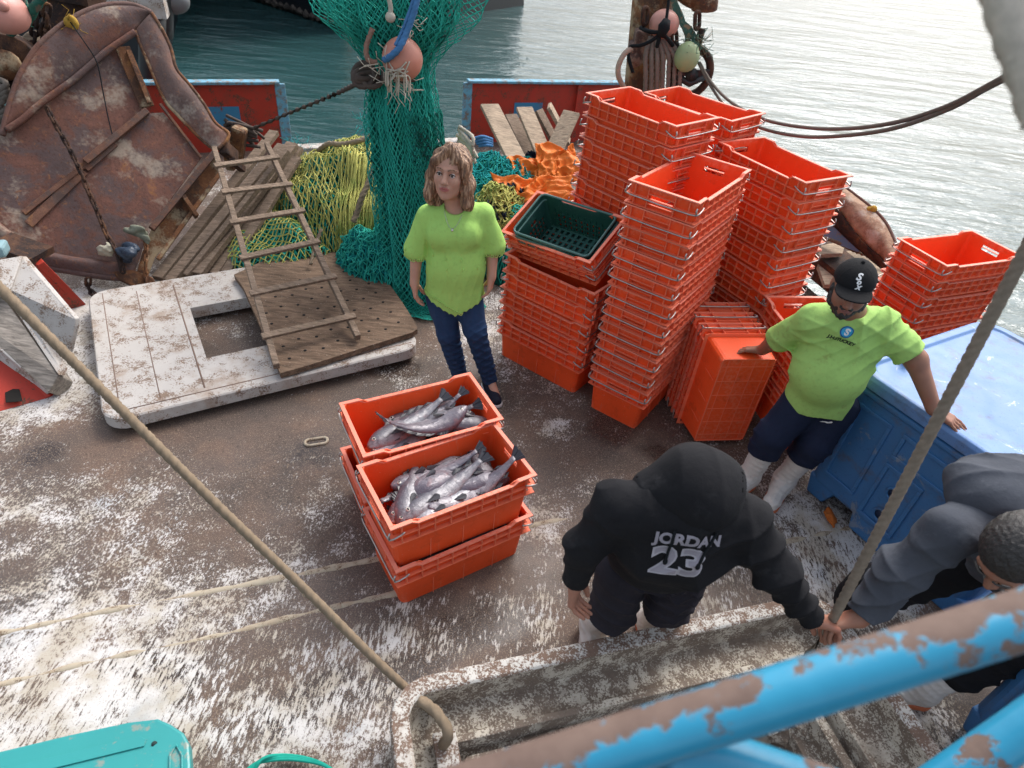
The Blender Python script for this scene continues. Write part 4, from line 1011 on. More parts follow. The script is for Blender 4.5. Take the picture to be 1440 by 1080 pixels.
# loose planks on the right, leaning on the stern bulwark
gp = 'loose pale planks leaning on the stern bulwark'
for px0, py0, px1, py1, wd_, lb, z1 in ((688, 148, 745, 262, .21, 'leftmost pale plank, longest, against the red stern bulwark', .70), (737, 152, 772, 235, .19, 'second pale plank with rounded end, against the stern bulwark', .66), (772, 148, 800, 200, .22, 'short pale plank with square end behind the others', .68), (804, 158, 770, 232, .19, 'rightmost pale plank, slanting the other way beside the crates', .72)):
    a_, c_ = at(px0, py0, z1), at(px1, py1, .30); b = MB(); b.beam(a_, c_, wd_, .04, bev=.006); tag(b.build('loose_plank', wood_pale), lb, 'plank', gp)
for px0, py0, px1, py1, z1, lb in ((718, 162, 752, 232, .52, 'dark plank in the gap between the two left pale planks'), (757, 155, 785, 208, .56, 'dark plank under the short pale plank')):
    b = MB(); b.beam(at(px0, py0, z1), at(px1, py1, .2), .15, .04, bev=.004); tag(b.build('loose_plank', wood_grey), lb, 'plank', gp)

# ------------------------------------------------------------------ nets
def net(b, S, nu, nv, r, jit=0.0, keep=None, mi=0, closed=True):
    nodes = {}
    def nd(i, j):
        ii = i % nu if closed else i
        k = (ii, j)
        if k not in nodes:
            u = (ii + .5 * (j % 2)) / nu; p = S(u, j / nv)
            if p is not None and jit: p = p + Vector((mnoise.noise(p * 23 + Vector((1, 0, 0))), mnoise.noise(p * 23 + Vector((0, 9, 0))), mnoise.noise(p * 23 + Vector((0, 0, 5))))) * jit
            nodes[k] = p
        return nodes[k]
    for j in range(nv):
        for i in range(nu):
            a = nd(i, j)
            for q in ((i, j + 1), (i + 1 if j % 2 else i - 1, j + 1)):
                if not closed and not (0 <= q[0] < nu): continue
                c = nd(*q)
                if a is None or c is None: continue
                if keep and not keep(a, c): continue
                d = c - a
                if d.length < 1e-5 or d.length > .25: continue
                d.normalize(); x = d.orthogonal().normalized(); y = d.cross(x); n0 = len(b.v)
                for e in (a, c):
                    for k in range(3):
                        t_ = 2.094 * k; w_ = e + x * (r * math.cos(t_)) + y * (r * math.sin(t_)); b.v.append((w_.x, w_.y, w_.z))
                for k in range(3): l = (k + 1) % 3; b.f.append((n0 + k, n0 + l, n0 + 3 + l, n0 + 3 + k)); b.mi.append(mi); b.sm.append(True)
        # knots
    return b
net_teal = twine('net_teal', (0.03, 0.36, 0.285), .45, 12)
net_teal_d = twine('net_teal_dark', (0.014, 0.18, 0.14), .45, 14, (0.01, 0.06, 0.05))
net_core = twine('net_core', (0.01, 0.085, 0.07), .6, 18, (0.004, 0.012, 0.012))
net_yellow = twine('net_yellow', (0.46, 0.44, 0.13), .4, 10, (0.30, 0.34, 0.09))
net_blue = twine('net_bluegreen', (0.01, 0.24, 0.24), .35, 12)

axis = catmull([aty(548, -70, 4.62), aty(553, 10, 4.62), aty(562, 95, 4.60), aty(568, 180, 4.58), aty(580, 260, 4.55), aty(592, 340, 4.50), aty(600, 405, 4.42), at(600, 420, .02)], 8)
rad = [.56, .42, .20, .245, .28, .32, .38, .42]
def radf(v):
    x = v * (len(rad) - 1); i = min(int(x), len(rad) - 2); f = x - i; f = f * f * (3 - 2 * f); return rad[i] * (1 - f) + rad[i + 1] * f
def col(u, v, k=1.0, ph=0.0):
    c = sample(axis, v); a = 2 * math.pi * u; r = radf(v) * k
    r *= 1 + .11 * math.sin(7 * a + ph + 3 * v) + .07 * math.sin(13 * a - 4 * v + ph)
    if v < .3 and k > .9: r *= 1 + (.3 - v) * 1.0 * math.sin(2 * a + 1)
    return c + Vector((r * math.cos(a), r * math.sin(a) * .75, 0))
hn = thing('hanging_net', 'teal trawl net hanging gathered from overhead behind the woman', 'fishing net', at(602, 440, 0))
b = MB(); b.grid(lambda u, v: col(u, .12 + v * .88, .62 if v > .25 else .38 + v * .96), 72, 60, closed_u=True); b.build('gathered_core', net_core, hn)
b = MB(); net(b, lambda u, v: col(u, v, 1.0), 62, 92, .0032, .012); b.build('outer_mesh', net_teal, hn)
b = MB(); net(b, lambda u, v: col(u, .08 + .92 * v, .86, 1.3), 80, 84, .0035, .010); b.build('middle_mesh', net_teal, hn)
b = MB(); net(b, lambda u, v: col(u, .12 + .88 * v, .72, 2.1), 90, 80, .0045, .008); b.build('inner_mesh', net_teal_d, hn)
b = MB()
for k in range(26):
    rg = random.Random(k); u0 = rg.random(); v0 = rg.uniform(0, .5); L_ = rg.uniform(.2, .5)
    b.tube([col(u0 + .03 * math.sin(6 * t) * .5, v0 + L_ * t / 12, rg.uniform(.8, 1.03)) for t in range(13)], .006, 5)
b.build('gathering_lines', net_teal_d, hn)
# thick knotted twine on the right flank
b = MB(); net(b, lambda u, v: col(.80 + .26 * u, .38 + .50 * v, 1.03), 11, 46, .0065, .008, closed=False); b.build('heavy_mesh', net_teal_d, hn)

b = MB(); fc = aty(566, 83, 4.30); b.ball(fc, .125, 0, 28, 18)
tag(b.build('net_float', plain('pink_float2', (0.50, 0.20, 0.14), .5, 0, .3, 9, .15)), 'dusty pink net float tied into the hanging teal net', 'float')
b = MB(); fray(b, fc + Vector((-.05, -.06, -.08)), 46, .11, .15, 8); fray(b, aty(575, 30, 4.3), 16, .05, .12, 18)
for k in range(16):
    rg = random.Random(500 + k); d0 = Vector((rg.uniform(-1, 1), -1.0, rg.uniform(-.9, .2))).normalized(); d1 = Vector((rg.uniform(-1, .6), -.8, rg.uniform(-1.1, -.2))).normalized(); b.tube(catmull([fc + d0 * .13, fc + (d0 + d1).normalized() * .135, fc + d1 * .14, fc + d1 * .15 + Vector((0, 0, -.08))], 4), .0045, 4)
b.tube(catmull([aty(541, -20, 4.3), aty(549, 8, 4.3), aty(548, 24, 4.3)], 5), .014, 6); b.ball(aty(549, 24, 4.3), .03)
tag(b.build('lashing', rope_white), 'frayed pale twine lashing round the pink float on the hanging net', 'lashing')
b = MB(); b.tube(catmull([aty(592, -30, 4.25), aty(584, 10, 4.22), aty(572, 45, 4.2), aty(561, 68, 4.16), aty(548, 80, 4.16), aty(541, 84, 4.2)], 6), .022, 9, lobes=3, twist=60)
b.tube(catmull([aty(588, -30, 4.25), aty(578, 10, 4.22), aty(566, 42, 4.2), aty(556, 64, 4.16)], 6), .012, 8, lobes=3, twist=60)
tag(b.build('rope', rope_blue), 'blue twisted rope crossing the pink float on the hanging net', 'rope')
b = MB(); b.tube(catmull([aty(524, 40, 4.3), aty(515, 66, 4.28), aty(518, 84, 4.28), aty(530, 88, 4.3)], 6), .018, 8, lobes=3, twist=50)
tag(b.build('rope', plain('rope_pinkish', (.28, .16, .12), .9)), 'short reddish rope loop left of the pink float on the net', 'rope')
b = MB(); pts = catmull([aty(330, 192, 5.6), aty(400, 162, 5.3), aty(470, 133, 4.9), aty(506, 116, 4.6), aty(530, 108, 4.4)], 8); b.tube(pts, .020, 9, lobes=3, twist=40)
kc = aty(518, 106, 4.45)
for k in range(4): b.tube([kc + Vector((.07 * math.cos(t) + .02 * k - .03, .06 * math.sin(t + k), .06 * math.sin(t) * math.cos(k * .9))) for t in [2 * math.pi * m / 14 for m in range(14)]], .018, 7, closed=True)
b.tube(catmull([kc, kc + Vector((.15, 0, -.02)), kc + Vector((.3, .02, 0))], 5), .014, 7)
tag(b.build('rope', rope_brown), 'dark brown rope running from the trawl door to a knot on the hanging net', 'rope')
b = MB()
for k in range(9):
    rg = random.Random(70 + k); b.tube(catmull([aty(300 + rg.uniform(0, 20), 165 + rg.uniform(0, 30), 5.5), aty(325 + rg.uniform(0, 15), 180 + rg.uniform(-10, 20), 5.45), aty(350 + rg.uniform(0, 20), 195 + rg.uniform(-15, 12), 5.5)], 5), .016, 6)
b.tube(catmull([aty(318, 162, 5.5), aty(350, 178, 5.6), aty(372, 195, 5.65)], 5), .013, 6)
tag(b.build('rope_tangle', rope_brown), 'dark rope tangle at the tip of the trawl door flap', 'rope')
b = MB(); b.box(aty(334, 205, 5.4), (.12, .12, .34), Matrix.Rotation(.3, 3, 'Y'), bev=.03); b.box(aty(322, 214, 5.35), (.08, .1, .3), bev=.02); tag(b.build('post_stub', rust_orange), 'rusty short post wrapped with dark rope behind the ladder top', 'post')

# net heaps
def mound(cx_, cy_, ax_, ay_, h, rot=0.0, seed=0.0, rough=.10):
    c_, s_ = math.cos(rot), math.sin(rot)
    def S(u, v, off=0.0):
        x, y = (u * 2 - 1) * 1.05, (v * 2 - 1) * 1.05; r2 = x * x + y * y
        if r2 > 1.08: return None
        X, Y = x * ax_, y * ay_; p = Vector((cx_ + X * c_ - Y * s_, cy_ + X * s_ + Y * c_, 0))
        z = h * max(0.0, 1 - r2) ** .55 * (1 + .25 * mnoise.noise(p * 1.9 + Vector((seed, 0, 0)))) + rough * mnoise.noise(p * 4.5 + Vector((0, seed, 0))) * min(1, max(0, 1.1 - r2) * 3)
        p.z = max(.015, z + off); return p
    return S
def heap(label, S, layers, cat='fishing net', core=net_core):
    p0 = S(.5, .5); t = thing('net_heap', label, cat, (p0.x, p0.y, 0))
    b = MB()
    def f(u, v):
        x, y = (u * 2 - 1), (v * 2 - 1); m_ = max(abs(x), abs(y)); l = math.hypot(x, y); k = (m_ / l) if l > 1e-6 else 1   # square to disc
        p = S((x * k * .96 + 1) / 2, (y * k * .96 + 1) / 2, -.035); return p if p else p0
    b.grid(f, 40, 40); b.build('packed_net', core, t)
    for nu_, nv_, r, off, m_, jit, nm in layers:
        b = MB(); net(b, lambda u, v: S(u, v, off), nu_, nv_, r, jit, closed=False); b.build(nm, m_, t)
    return t
heap('large heap of yellow and green trawl net left of the hanging net', mound(-1.52, 5.45, .80, .85, .74, R(20), 2), [(54, 74, .005, .012, net_teal, .02, 'green_mesh'), (30, 42, .0058, .03, net_yellow, .022, 'yellow_mesh'), (46, 30, .005, .045, net_yellow, .03, 'slack_mesh')])
heap('low spread of yellow net under the ladder beside the perforated board', mound(-1.98, 4.72, .50, .42, .30, R(30), 5), [(34, 44, .006, .01, net_teal, .03, 'green_mesh'), (20, 28, .0056, .03, net_yellow, .02, 'yellow_mesh')])
heap('turquoise net heap at the foot of the hanging net', mound(-1.05, 4.62, .48, .42, .46, R(10), 7), [(60, 84, .0045, .02, net_blue, .03, 'turquoise_mesh'), (50, 60, .0045, .035, net_teal, .05, 'slack_mesh')])
heap('teal net heap right of the hanging net behind the woman', mound(-.42, 5.75, .62, .95, .62, R(-10), 9), [(60, 80, .0055, .02, net_teal, .04, 'teal_mesh'), (40, 56, .006, .04, net_blue, .06, 'slack_mesh')])
heap('small yellow net bunch right of the woman\'s hair', mound(-.28, 5.2, .30, .40, .58, R(0), 12), [(30, 40, .008, .02, net_yellow, .05, 'yellow_mesh')], core=net_yellow)
heap('coarse teal net spilling below the loose planks beside the woman', mound(-.10, 5.2, .34, .55, .42, R(0), 14), [(20, 34, .0055, .03, net_teal, .03, 'teal_mesh')])
# collapsed yellow twine: bundle of strands hanging over the heap
S1 = mound(-1.52, 5.45, .80, .85, .74, R(20), 2)
b = MB()
for k in range(170):
    rg = random.Random(300 + k); u0 = .45 + .5 * k / 170 + rg.uniform(-.01, .01); v0 = rg.uniform(.30, .48); v1 = rg.uniform(.02, .12); pts = []
    for m in range(9):
        t_ = m / 8; uu = u0 - .12 * t_ + .012 * math.sin(5 * t_ + k); vv = v0 + (v1 - v0) * t_; p = S1(uu, vv, .05 + .02 * math.sin(3 * k))
        if p: pts.append(p)
    if len(pts) > 3: b.tube(pts, .0045, 4)
tag(b.build('twine_bundle', net_yellow), 'bundle of slack yellow net twine draped down the front of the large net heap', 'twine')
b = MB(); pts = catmull([aty(604, 232, 4.65), aty(598, 250, 4.6), aty(586, 275, 4.5), aty(578, 300, 4.45), aty(574, 318, 4.45)], 6)
pts = catmull([aty(526, 232, 4.85), aty(519, 255, 4.75), aty(508, 280, 4.65), aty(502, 300, 4.6), aty(497, 312, 4.55)], 6); b.tube(pts, .026, 10, lobes=3, twist=45)
tag(b.build('rope', rope_tan), 'thick twisted tan rope hanging down the yellow net heap', 'rope')
b = MB(); b.tube(catmull([at(448, 212, .62), at(462, 202, .72), at(480, 203, .74), at(505, 198, .8), at(520, 192, .82)], 6), .026, 8, lobes=3, twist=45)
tag(b.build('rope', twine('rope_dusty', (0.27, 0.21, 0.15), .4, 12)), 'dusty rope lying over the crest of the large yellow net heap', 'rope')
b = MB(); b.tube(catmull([at(300 + 152, 322, .42), at(432 + 10, 350, .3), at(437, 372, .22)], 6), .015, 8, lobes=3, twist=45); tag(b.build('rope', MAT['rope_dusty']), 'short dusty rope end low on the yellow net near the perforated board', 'rope')
b = MB(); fray(b, at(418, 208, .2), 40, .16, .14, 21)
tag(b.build('twine_scrap', net_blue), 'loose teal twine ends on the white sill of the stern opening', 'twine')
b = MB(); fray(b, at(515, 175, .75), 40, .10, .14, 22)
tag(b.build('twine_scrap', net_blue), 'loose teal twine ends sticking up behind the yellow net heap\'s crest', 'twine')
b = MB()
for k in range(7):
    rg = random.Random(40 + k); b.tube(catmull([aty(646 + rg.uniform(-4, 4), 178 + 4 * k, 5.6), aty(660 + rg.uniform(-6, 6), 192 + 3 * k, 5.5), aty(668 + rg.uniform(-4, 4), 206 + 4 * k, 5.45)], 5), .018, 7, lobes=3, twist=50)
tag(b.build('rope', rope_white), 'pale rope coil behind the woman\'s hair on the net heap', 'rope')
b = MB()
for k in range(4): b.tube(catmull([aty(664 + 3 * k, 196 + 3 * k, 6.0), aty(678 + 2 * k, 192 + 4 * k, 6.0), aty(692, 196 + 3 * k, 6.1)], 5), .014, 7)
tag(b.build('rope', rope_blue), 'blue and white rope bunch at the foot of the leftmost pale plank', 'rope')

# oilskins thrown on the planks
orange_cloth = fabric('orange_oilskin', (0.78, 0.20, 0.03), .2, 500, .55, (0.25, 0.14, 0.08), 4)
navy_cloth = fabric('navy_oilskin', (0.012, 0.014, 0.03), .3, 500, .5)
def crumple(name, c, ex_, ey_, mat_, label, seed, cat='oilskin', amp=.05, up=Vector((0, 0, 1))):
    b = MB(); c = Vector(c); ex_ = Vector(ex_); ey_ = Vector(ey_)
    def f(u, v):
        x, y = u * 2 - 1, v * 2 - 1; q = Vector((x * 1.5 + seed, y * 1.5, seed * .7))
        e = 1 + .28 * mnoise.noise(Vector((math.atan2(y, x) * 1.3, seed, 0)))
        h = amp * (1.6 * (1 - abs(mnoise.noise(q * 1.3)) * 3) + .7 * (1 - abs(mnoise.noise(q * 2.9)) * 3)) - amp * 1.2 * max(abs(x), abs(y)) ** 4
        return c + ex_ * (x * e + .25 * mnoise.noise(q + Vector((9, 0, 0)))) + ey_ * (y * e + .25 * mnoise.noise(q + Vector((0, 9, 0)))) + up * h
    b.grid(f, 46, 46); o = b.build(name, mat_, None, fixn=False, solid=.006); return tag(o, label, cat)
upv = Vector((-.2, -.55, .8)).normalized()
def onp(px, py, z): return at(px, py, z)
gp = None
crumple('oilskin', onp(782, 230, .62), (.19, .06, 0), (-.03, .15, .13), orange_cloth, 'smooth orange oilskin sleeve draped at the foot of the rightmost pale plank', 1.3, amp=.02, up=upv)
crumple('oilskin', onp(746, 246, .52), (.24, .05, 0), (-.02, .13, .11), orange_cloth, 'crumpled orange oilskin jacket heaped between the pale planks', 4.1, amp=.026, up=upv)
crumple('oilskin', onp(752, 272, .54), (.32, .08, -.02), (-.03, .14, .09), orange_cloth, 'wrinkled orange oilskin trousers lying lowest, above the green crate', 7.7, amp=.028, up=upv)
crumple('oilskin', onp(758, 226, .50), (.12, .05, 0), (0, .08, .05), navy_cloth, 'small navy lining showing above the orange oilskins', 2.2, amp=.04, up=upv)
crumple('oilskin', onp(718, 290, .46), (.14, .06, -.03), (-.02, .12, .12), navy_cloth, 'dark navy oilskin crumpled left of the tilted crate', 5.5, amp=.06, up=upv)
crumple('oilskin', onp(706, 312, .42), (.12, .05, -.03), (-.02, .08, .10), navy_cloth, 'black cloth bundle just above the woman\'s sleeve', 8.5, amp=.05, up=upv)
crumple('oilskin', onp(712, 300, .45), (.09, .05, .0), (.0, .05, .05), orange_cloth, 'small red orange cloth edge beside the woman\'s sleeve', 3.4, amp=.04, up=upv)

# ------------------------------------------------------------------ gear hanging above the crate stacks
Y6 = 5.9
t = thing('rusty_post', 'rusty steel mooring post standing behind the highest crate stack', 'post', aty(905, 150, Y6 + .3))
b = MB(); b.tube([aty(925, -60, Y6 + .25), aty(915, 30, Y6 + .25), aty(905, 120, Y6 + .3), aty(890, 230, Y6 + .3)], .17, 14); b.build('post', rust_orange, t)
b = MB(); b.tube(catmull([aty(940, -40, Y6 + .1), aty(970, -12, Y6 + .05), aty(990, -2, Y6), aty(990, 14, Y6)], 5), .10, 10); b.build('arm', rust_orange, t)
b = MB(); b.box(aty(902, 55, Y6 + .05), (.12, .2, .14), bev=.02); b.box(aty(897, 70, Y6 + .05), (.16, .2, .12), bev=.03); b.ball(aty(893, 82, Y6), .07); b.build('lug', rusty('lug', (.25, .16, .12), (.1, .06, .05), (.3, .2, .15), None, 3), t)
gp = 'grey ropes hanging in a bundle on the rusty post'
b = MB()
for k in range(7):
    x0 = 918 + 3.2 * k; x1 = 908 + 8.0 * k; pts = catmull([aty(x0 - 3, 52, Y6 - .14), aty(x1, 78, Y6 - .2), aty(x1, 105, Y6 - .2), aty(x1 - 1, 132, Y6 - .18), aty(x1 - 2, 150, Y6 - .18)], 6)
    b.tube(pts, .022, 9, lobes=3, twist=40)
tag(b.build('rope_hank', twine('rope_hank', (.22, .18, .15), .35, 20)), 'hank of grey twisted rope hanging on the rusty post above the crates', 'rope')
b = MB(); b.tube(catmull([aty(943, -20, Y6 - .2), aty(939, 12, Y6 - .25), aty(936, 32, Y6 - .3), aty(930, 46, Y6 - .32)], 5), .012, 6)
b.tube([aty(938, 28, Y6 - .28), aty(934, 38, Y6 - .3), aty(929, 52, Y6 - .3)], .04, 8, rs=[.03, .05, .03])
b.tube(catmull([aty(901, 39, Y6 - .1), aty(912, 44, Y6 - .25), aty(930, 47, Y6 - .3), aty(940, 56, Y6 - .25), aty(946, 64, Y6 - .2)], 5), .016, 6)
b.tube(catmull([aty(930, 47, Y6 - .3), aty(915, 58, Y6 - .28), aty(900, 64, Y6 - .25), aty(886, 66, Y6 - .2), aty(884, 80, Y6 - .2), aty(890, 102, Y6 - .2)], 5), .014, 6)
b.tube(catmull([aty(928, 47, Y6 - .3), aty(926, 58, Y6 - .3), aty(924, 66, Y6 - .28)], 4), .016, 6)
tag(b.build('rope', rope_black), 'black rope tied over the grey rope hank on the rusty post', 'rope')
b = MB(); b.tube(catmull([aty(889, 67, Y6 - .2), aty(878, 76, Y6 - .2), aty(870, 92, Y6 - .2), aty(870, 108, Y6 - .18), aty(877, 122, Y6 - .1)], 6), .022, 8)
tag(b.build('hose_loop', plain('hose', (.42, .31, .24), .6)), 'pale tan hose loop at the left of the rusty post', 'hose')
b = MB(); b.ball(aty(934, 34, Y6 - .12), .112, 0, 24, 16, (1.05, .9, .95)); tag(b.build('net_float', plain('pink_float3', (.58, .28, .22), .5, 0, .15, 6)), 'pink float behind the black rope on the rusty post', 'float')
b = MB(); b.ball(aty(966, 80, Y6 - .25), .105, 0, 24, 16, (.93, .93, 1.05)); tag(b.build('net_float', plain('green_float', (.30, .38, .19), .5, 0, .15, 6)), 'pale green float hanging over the black pulley block', 'float')
b = MB()
for k in range(12):
    rg = random.Random(90 + k); b.tube(catmull([aty(945 + rg.uniform(-4, 6), -10, Y6 - .1), aty(955 + rg.uniform(-6, 6), 22, Y6 - .12), aty(964 + rg.uniform(-6, 10), 42, Y6 - .15), aty(975 + rg.uniform(-12, 10), 62, Y6 - .15)], 5), .008, 5)
fray(b, aty(972, 56, Y6 - .2), 40, .10, .12, 31); fray(b, aty(985, 62, Y6 - .2), 16, .04, .18, 32)
tag(b.build('net_strands', twine('strand_green', (.06, .13, .10), .5, 30, (.28, .2, .12))), 'green net strands and frayed twine above the pale green float', 'twine')
for k, (pp, lb) in enumerate(((((907, 14), (905, 40)), 'short rusty chain beside the pink float on the post'), (((948, 46), (950, 132)), 'long rusty chain between the rope hank and the pulley'), (((980, 20), (979, 44)), 'rusty shackle chain under the post\'s arm'), (((953, 96), (950, 132)), 'dark chain end below the pulley'))):
    b = MB(); chain(b, catmull([aty(pp[0][0], pp[0][1], Y6 - .15), aty((pp[0][0] + pp[1][0]) / 2 + 1, (pp[0][1] + pp[1][1]) / 2, Y6 - .15), aty(pp[1][0], pp[1][1], Y6 - .15)], 8), .12, .017, .06); tag(b.build('chain', rust_dark), lb, 'chain')
t = thing('pulley_block', 'black open pulley block with rusty rim hanging above the orange crates', 'pulley block', aty(970, 104, Y6 - .15))
pc = aty(971, 102, Y6 - .12); b = MB(); ring_ = [pc + Vector((.155 * math.cos(a), 0, .175 * math.sin(a))) for a in [2 * math.pi * k / 28 for k in range(28)]]; b.tube(ring_, .032, 9, closed=True); b.build('rim', rust_dark, t)
b = MB(); b.beam(pc + Vector((-.14, -.04, 0)), pc + Vector((.14, -.04, .02)), .05, .05); b.tube([pc + Vector((0, -.09, 0)), pc + Vector((0, .05, 0))], .05, 12); b.beam(pc + Vector((0, -.04, 0)), pc + Vector((.0, -.04, .16)), .05, .05)
b.tube([pc + Vector((-.13, -.05, -.02)), pc + Vector((0, -.07, -.07)), pc + Vector((.13, -.05, -.0))], .028, 8); b.build('strap', rubber_black, t)
b = MB(); b.tube([pc + Vector((0, 0, -.19)), pc + Vector((0, 0, -.25))], .02, 8); b.ball(pc + Vector((0, 0, -.29)), .045); b.build('eye_bolt', rust_dark, t)
b = MB(); b.tube([pc + Vector((.0, 0, .17)), pc + Vector((.01, 0, .32))], .03, 8); b.build('shank', rust_dark, t)
for k, (pp, lb) in enumerate(((((984, 88, 5.75), (1002, 118, 5.5), (1030, 145, 5.1), (1075, 168, 4.6), (1130, 179, 4.1), (1190, 181, 3.7), (1260, 172, 3.3), (1330, 150, 3.0), (1390, 120, 2.75), (1440, 92, 2.6)), 'upper of two slack lines sagging from the pulley across the water'),
        (((982, 88, 5.75), (1000, 122, 5.5), (1028, 158, 5.1), (1070, 180, 4.6), (1120, 191, 4.1), (1170, 192, 3.7), (1250, 182, 3.3), (1330, 155, 3.0), (1390, 123, 2.75), (1440, 98, 2.6)), 'lower of two slack lines sagging from the pulley across the water'))):
    b = MB(); b.tube(catmull([aty(*q) for q in pp], 8), .011, 7); tag(b.build('slack_line', rope_grey), lb, 'rope', 'slack lines from the pulley')

# ------------------------------------------------------------------ ropes crossing the view
b = MB(); pts = catmull([aty(-60, 345, 1.66) + (aty(-60, 345, 1.66) - aty(150, 555, 1.52)) * 3.0, aty(-60, 345, 1.66) + (aty(-60, 345, 1.66) - aty(150, 555, 1.52)) * 1.0, aty(-60, 345, 1.66), aty(0, 405, 1.63), aty(150, 555, 1.52), aty(300, 705, 1.40), aty(430, 830, 1.30), aty(520, 920, 1.22), aty(590, 985, 1.15), at(622, 1012, .30), at(632, 1040, .20)], 30)
b.tube(pts, .0178, 12, lobes=3, depth=.15, twist=55)
b.tube(catmull([at(590, 985, .33), at(612, 1000, .335), at(630, 1030, .30), at(622, 1050, .2)], 6), .022, 10, lobes=3, depth=.22, twist=38)
tag(b.build('rope', rope_tan), 'thick tan twisted rope running diagonally down to the hatch coaming\'s corner', 'rope')
HANDS = Vector((1.165, 1.262, .80))
b = MB(); top_ = Vector((0, 0, CAMH)) + _ray(1475, 290) * 1.40
pts = [top_.lerp(HANDS + Vector((-.012, -.0, -.02)), k / 300) for k in range(301)]; b.tube(pts + [HANDS + Vector((-.03, -.02, -.15)), HANDS + Vector((-.05, -.04, -.45))], .0165, 12, lobes=3, depth=.13, twist=75)
tag(b.build('rope', twine('rope_hoist', (.24, .195, .15), .4, 40)), 'taut brown hoist rope held at its foot by the two bending men', 'rope')
b = MB(); o0 = Vector((0, 0, CAMH)); pts = [o0 + _ray(1392, -80) * .62, o0 + _ray(1412, -10) * .62, o0 + _ray(1432, 55) * .62, o0 + _ray(1470, 170) * .62]
b.tube(catmull(pts, 10), .021, 14, lobes=3, depth=.15, twist=70); tag(b.build('rope', twine('rope_near', (.60, .53, .44), .4, 60)), 'blurred thick pale rope very near the camera at the top right corner', 'rope')

# ------------------------------------------------------------------ fish
def fish_mat(name, back, side, red):
    n = N(name, 0.24, 0.12, 0.7)
    z = n.sep(n.tc.outputs['Object'], 2)
    f = n.step(n.math('ADD', z, n.math('MULTIPLY', n.math('SUBTRACT', n.noise(16, 5), .5), .05)), -.03, .035)
    c = n.mix(side, back, f)
    c = n.mix(c, sc3(back, .5), n.math('MULTIPLY', n.step(n.noise(70, 5, .75, n.co((.6, 1, 1))), .50, .66), .65))
    c = n.mix(c, (0.5, 0.48, 0.5), n.math('MULTIPLY', n.step(n.noise(40, 4, .7, n.co((.35, 1, 1.4))), .55, .68), .45))
    c = n.mix(c, red, n.math('MULTIPLY', n.step(n.noise(11, 5, .6), .58, .74), .55))
    n.color(c).rough(n.mix((.2,) * 3, (.5,) * 3, n.noise(50, 3))).bump(n.noise(170, 4), .4, .003).bump(n.noise(30, 4), .5, .008); MAT[name] = n.m; return n.m
fmats = [fish_mat('fish_grey', (.085, .08, .10), (.22, .215, .235), (.22, .09, .09)), fish_mat('fish_violet', (.10, .085, .11), (.19, .175, .20), (.22, .08, .08)), fish_mat('fish_silver', (.15, .15, .175), (.36, .36, .39), (.28, .15, .14))]
fin_mat = plain('fish_fin', (.03, .03, .038), .35, 0, .4, 60, .3)
eye_w = plain('fish_eye', (.45, .44, .40), .1); eye_k = plain('fish_pupil', (.006, .006, .008), .05)
FT = [0, .025, .06, .11, .17, .24, .32, .42, .52, .62, .72, .82, .90, .95]
FHH = [.010, .024, .038, .052, .062, .067, .068, .064, .056, .045, .034, .023, .016, .017]
FWW = [.010, .020, .030, .040, .045, .046, .045, .041, .035, .027, .019, .012, .008, .006]
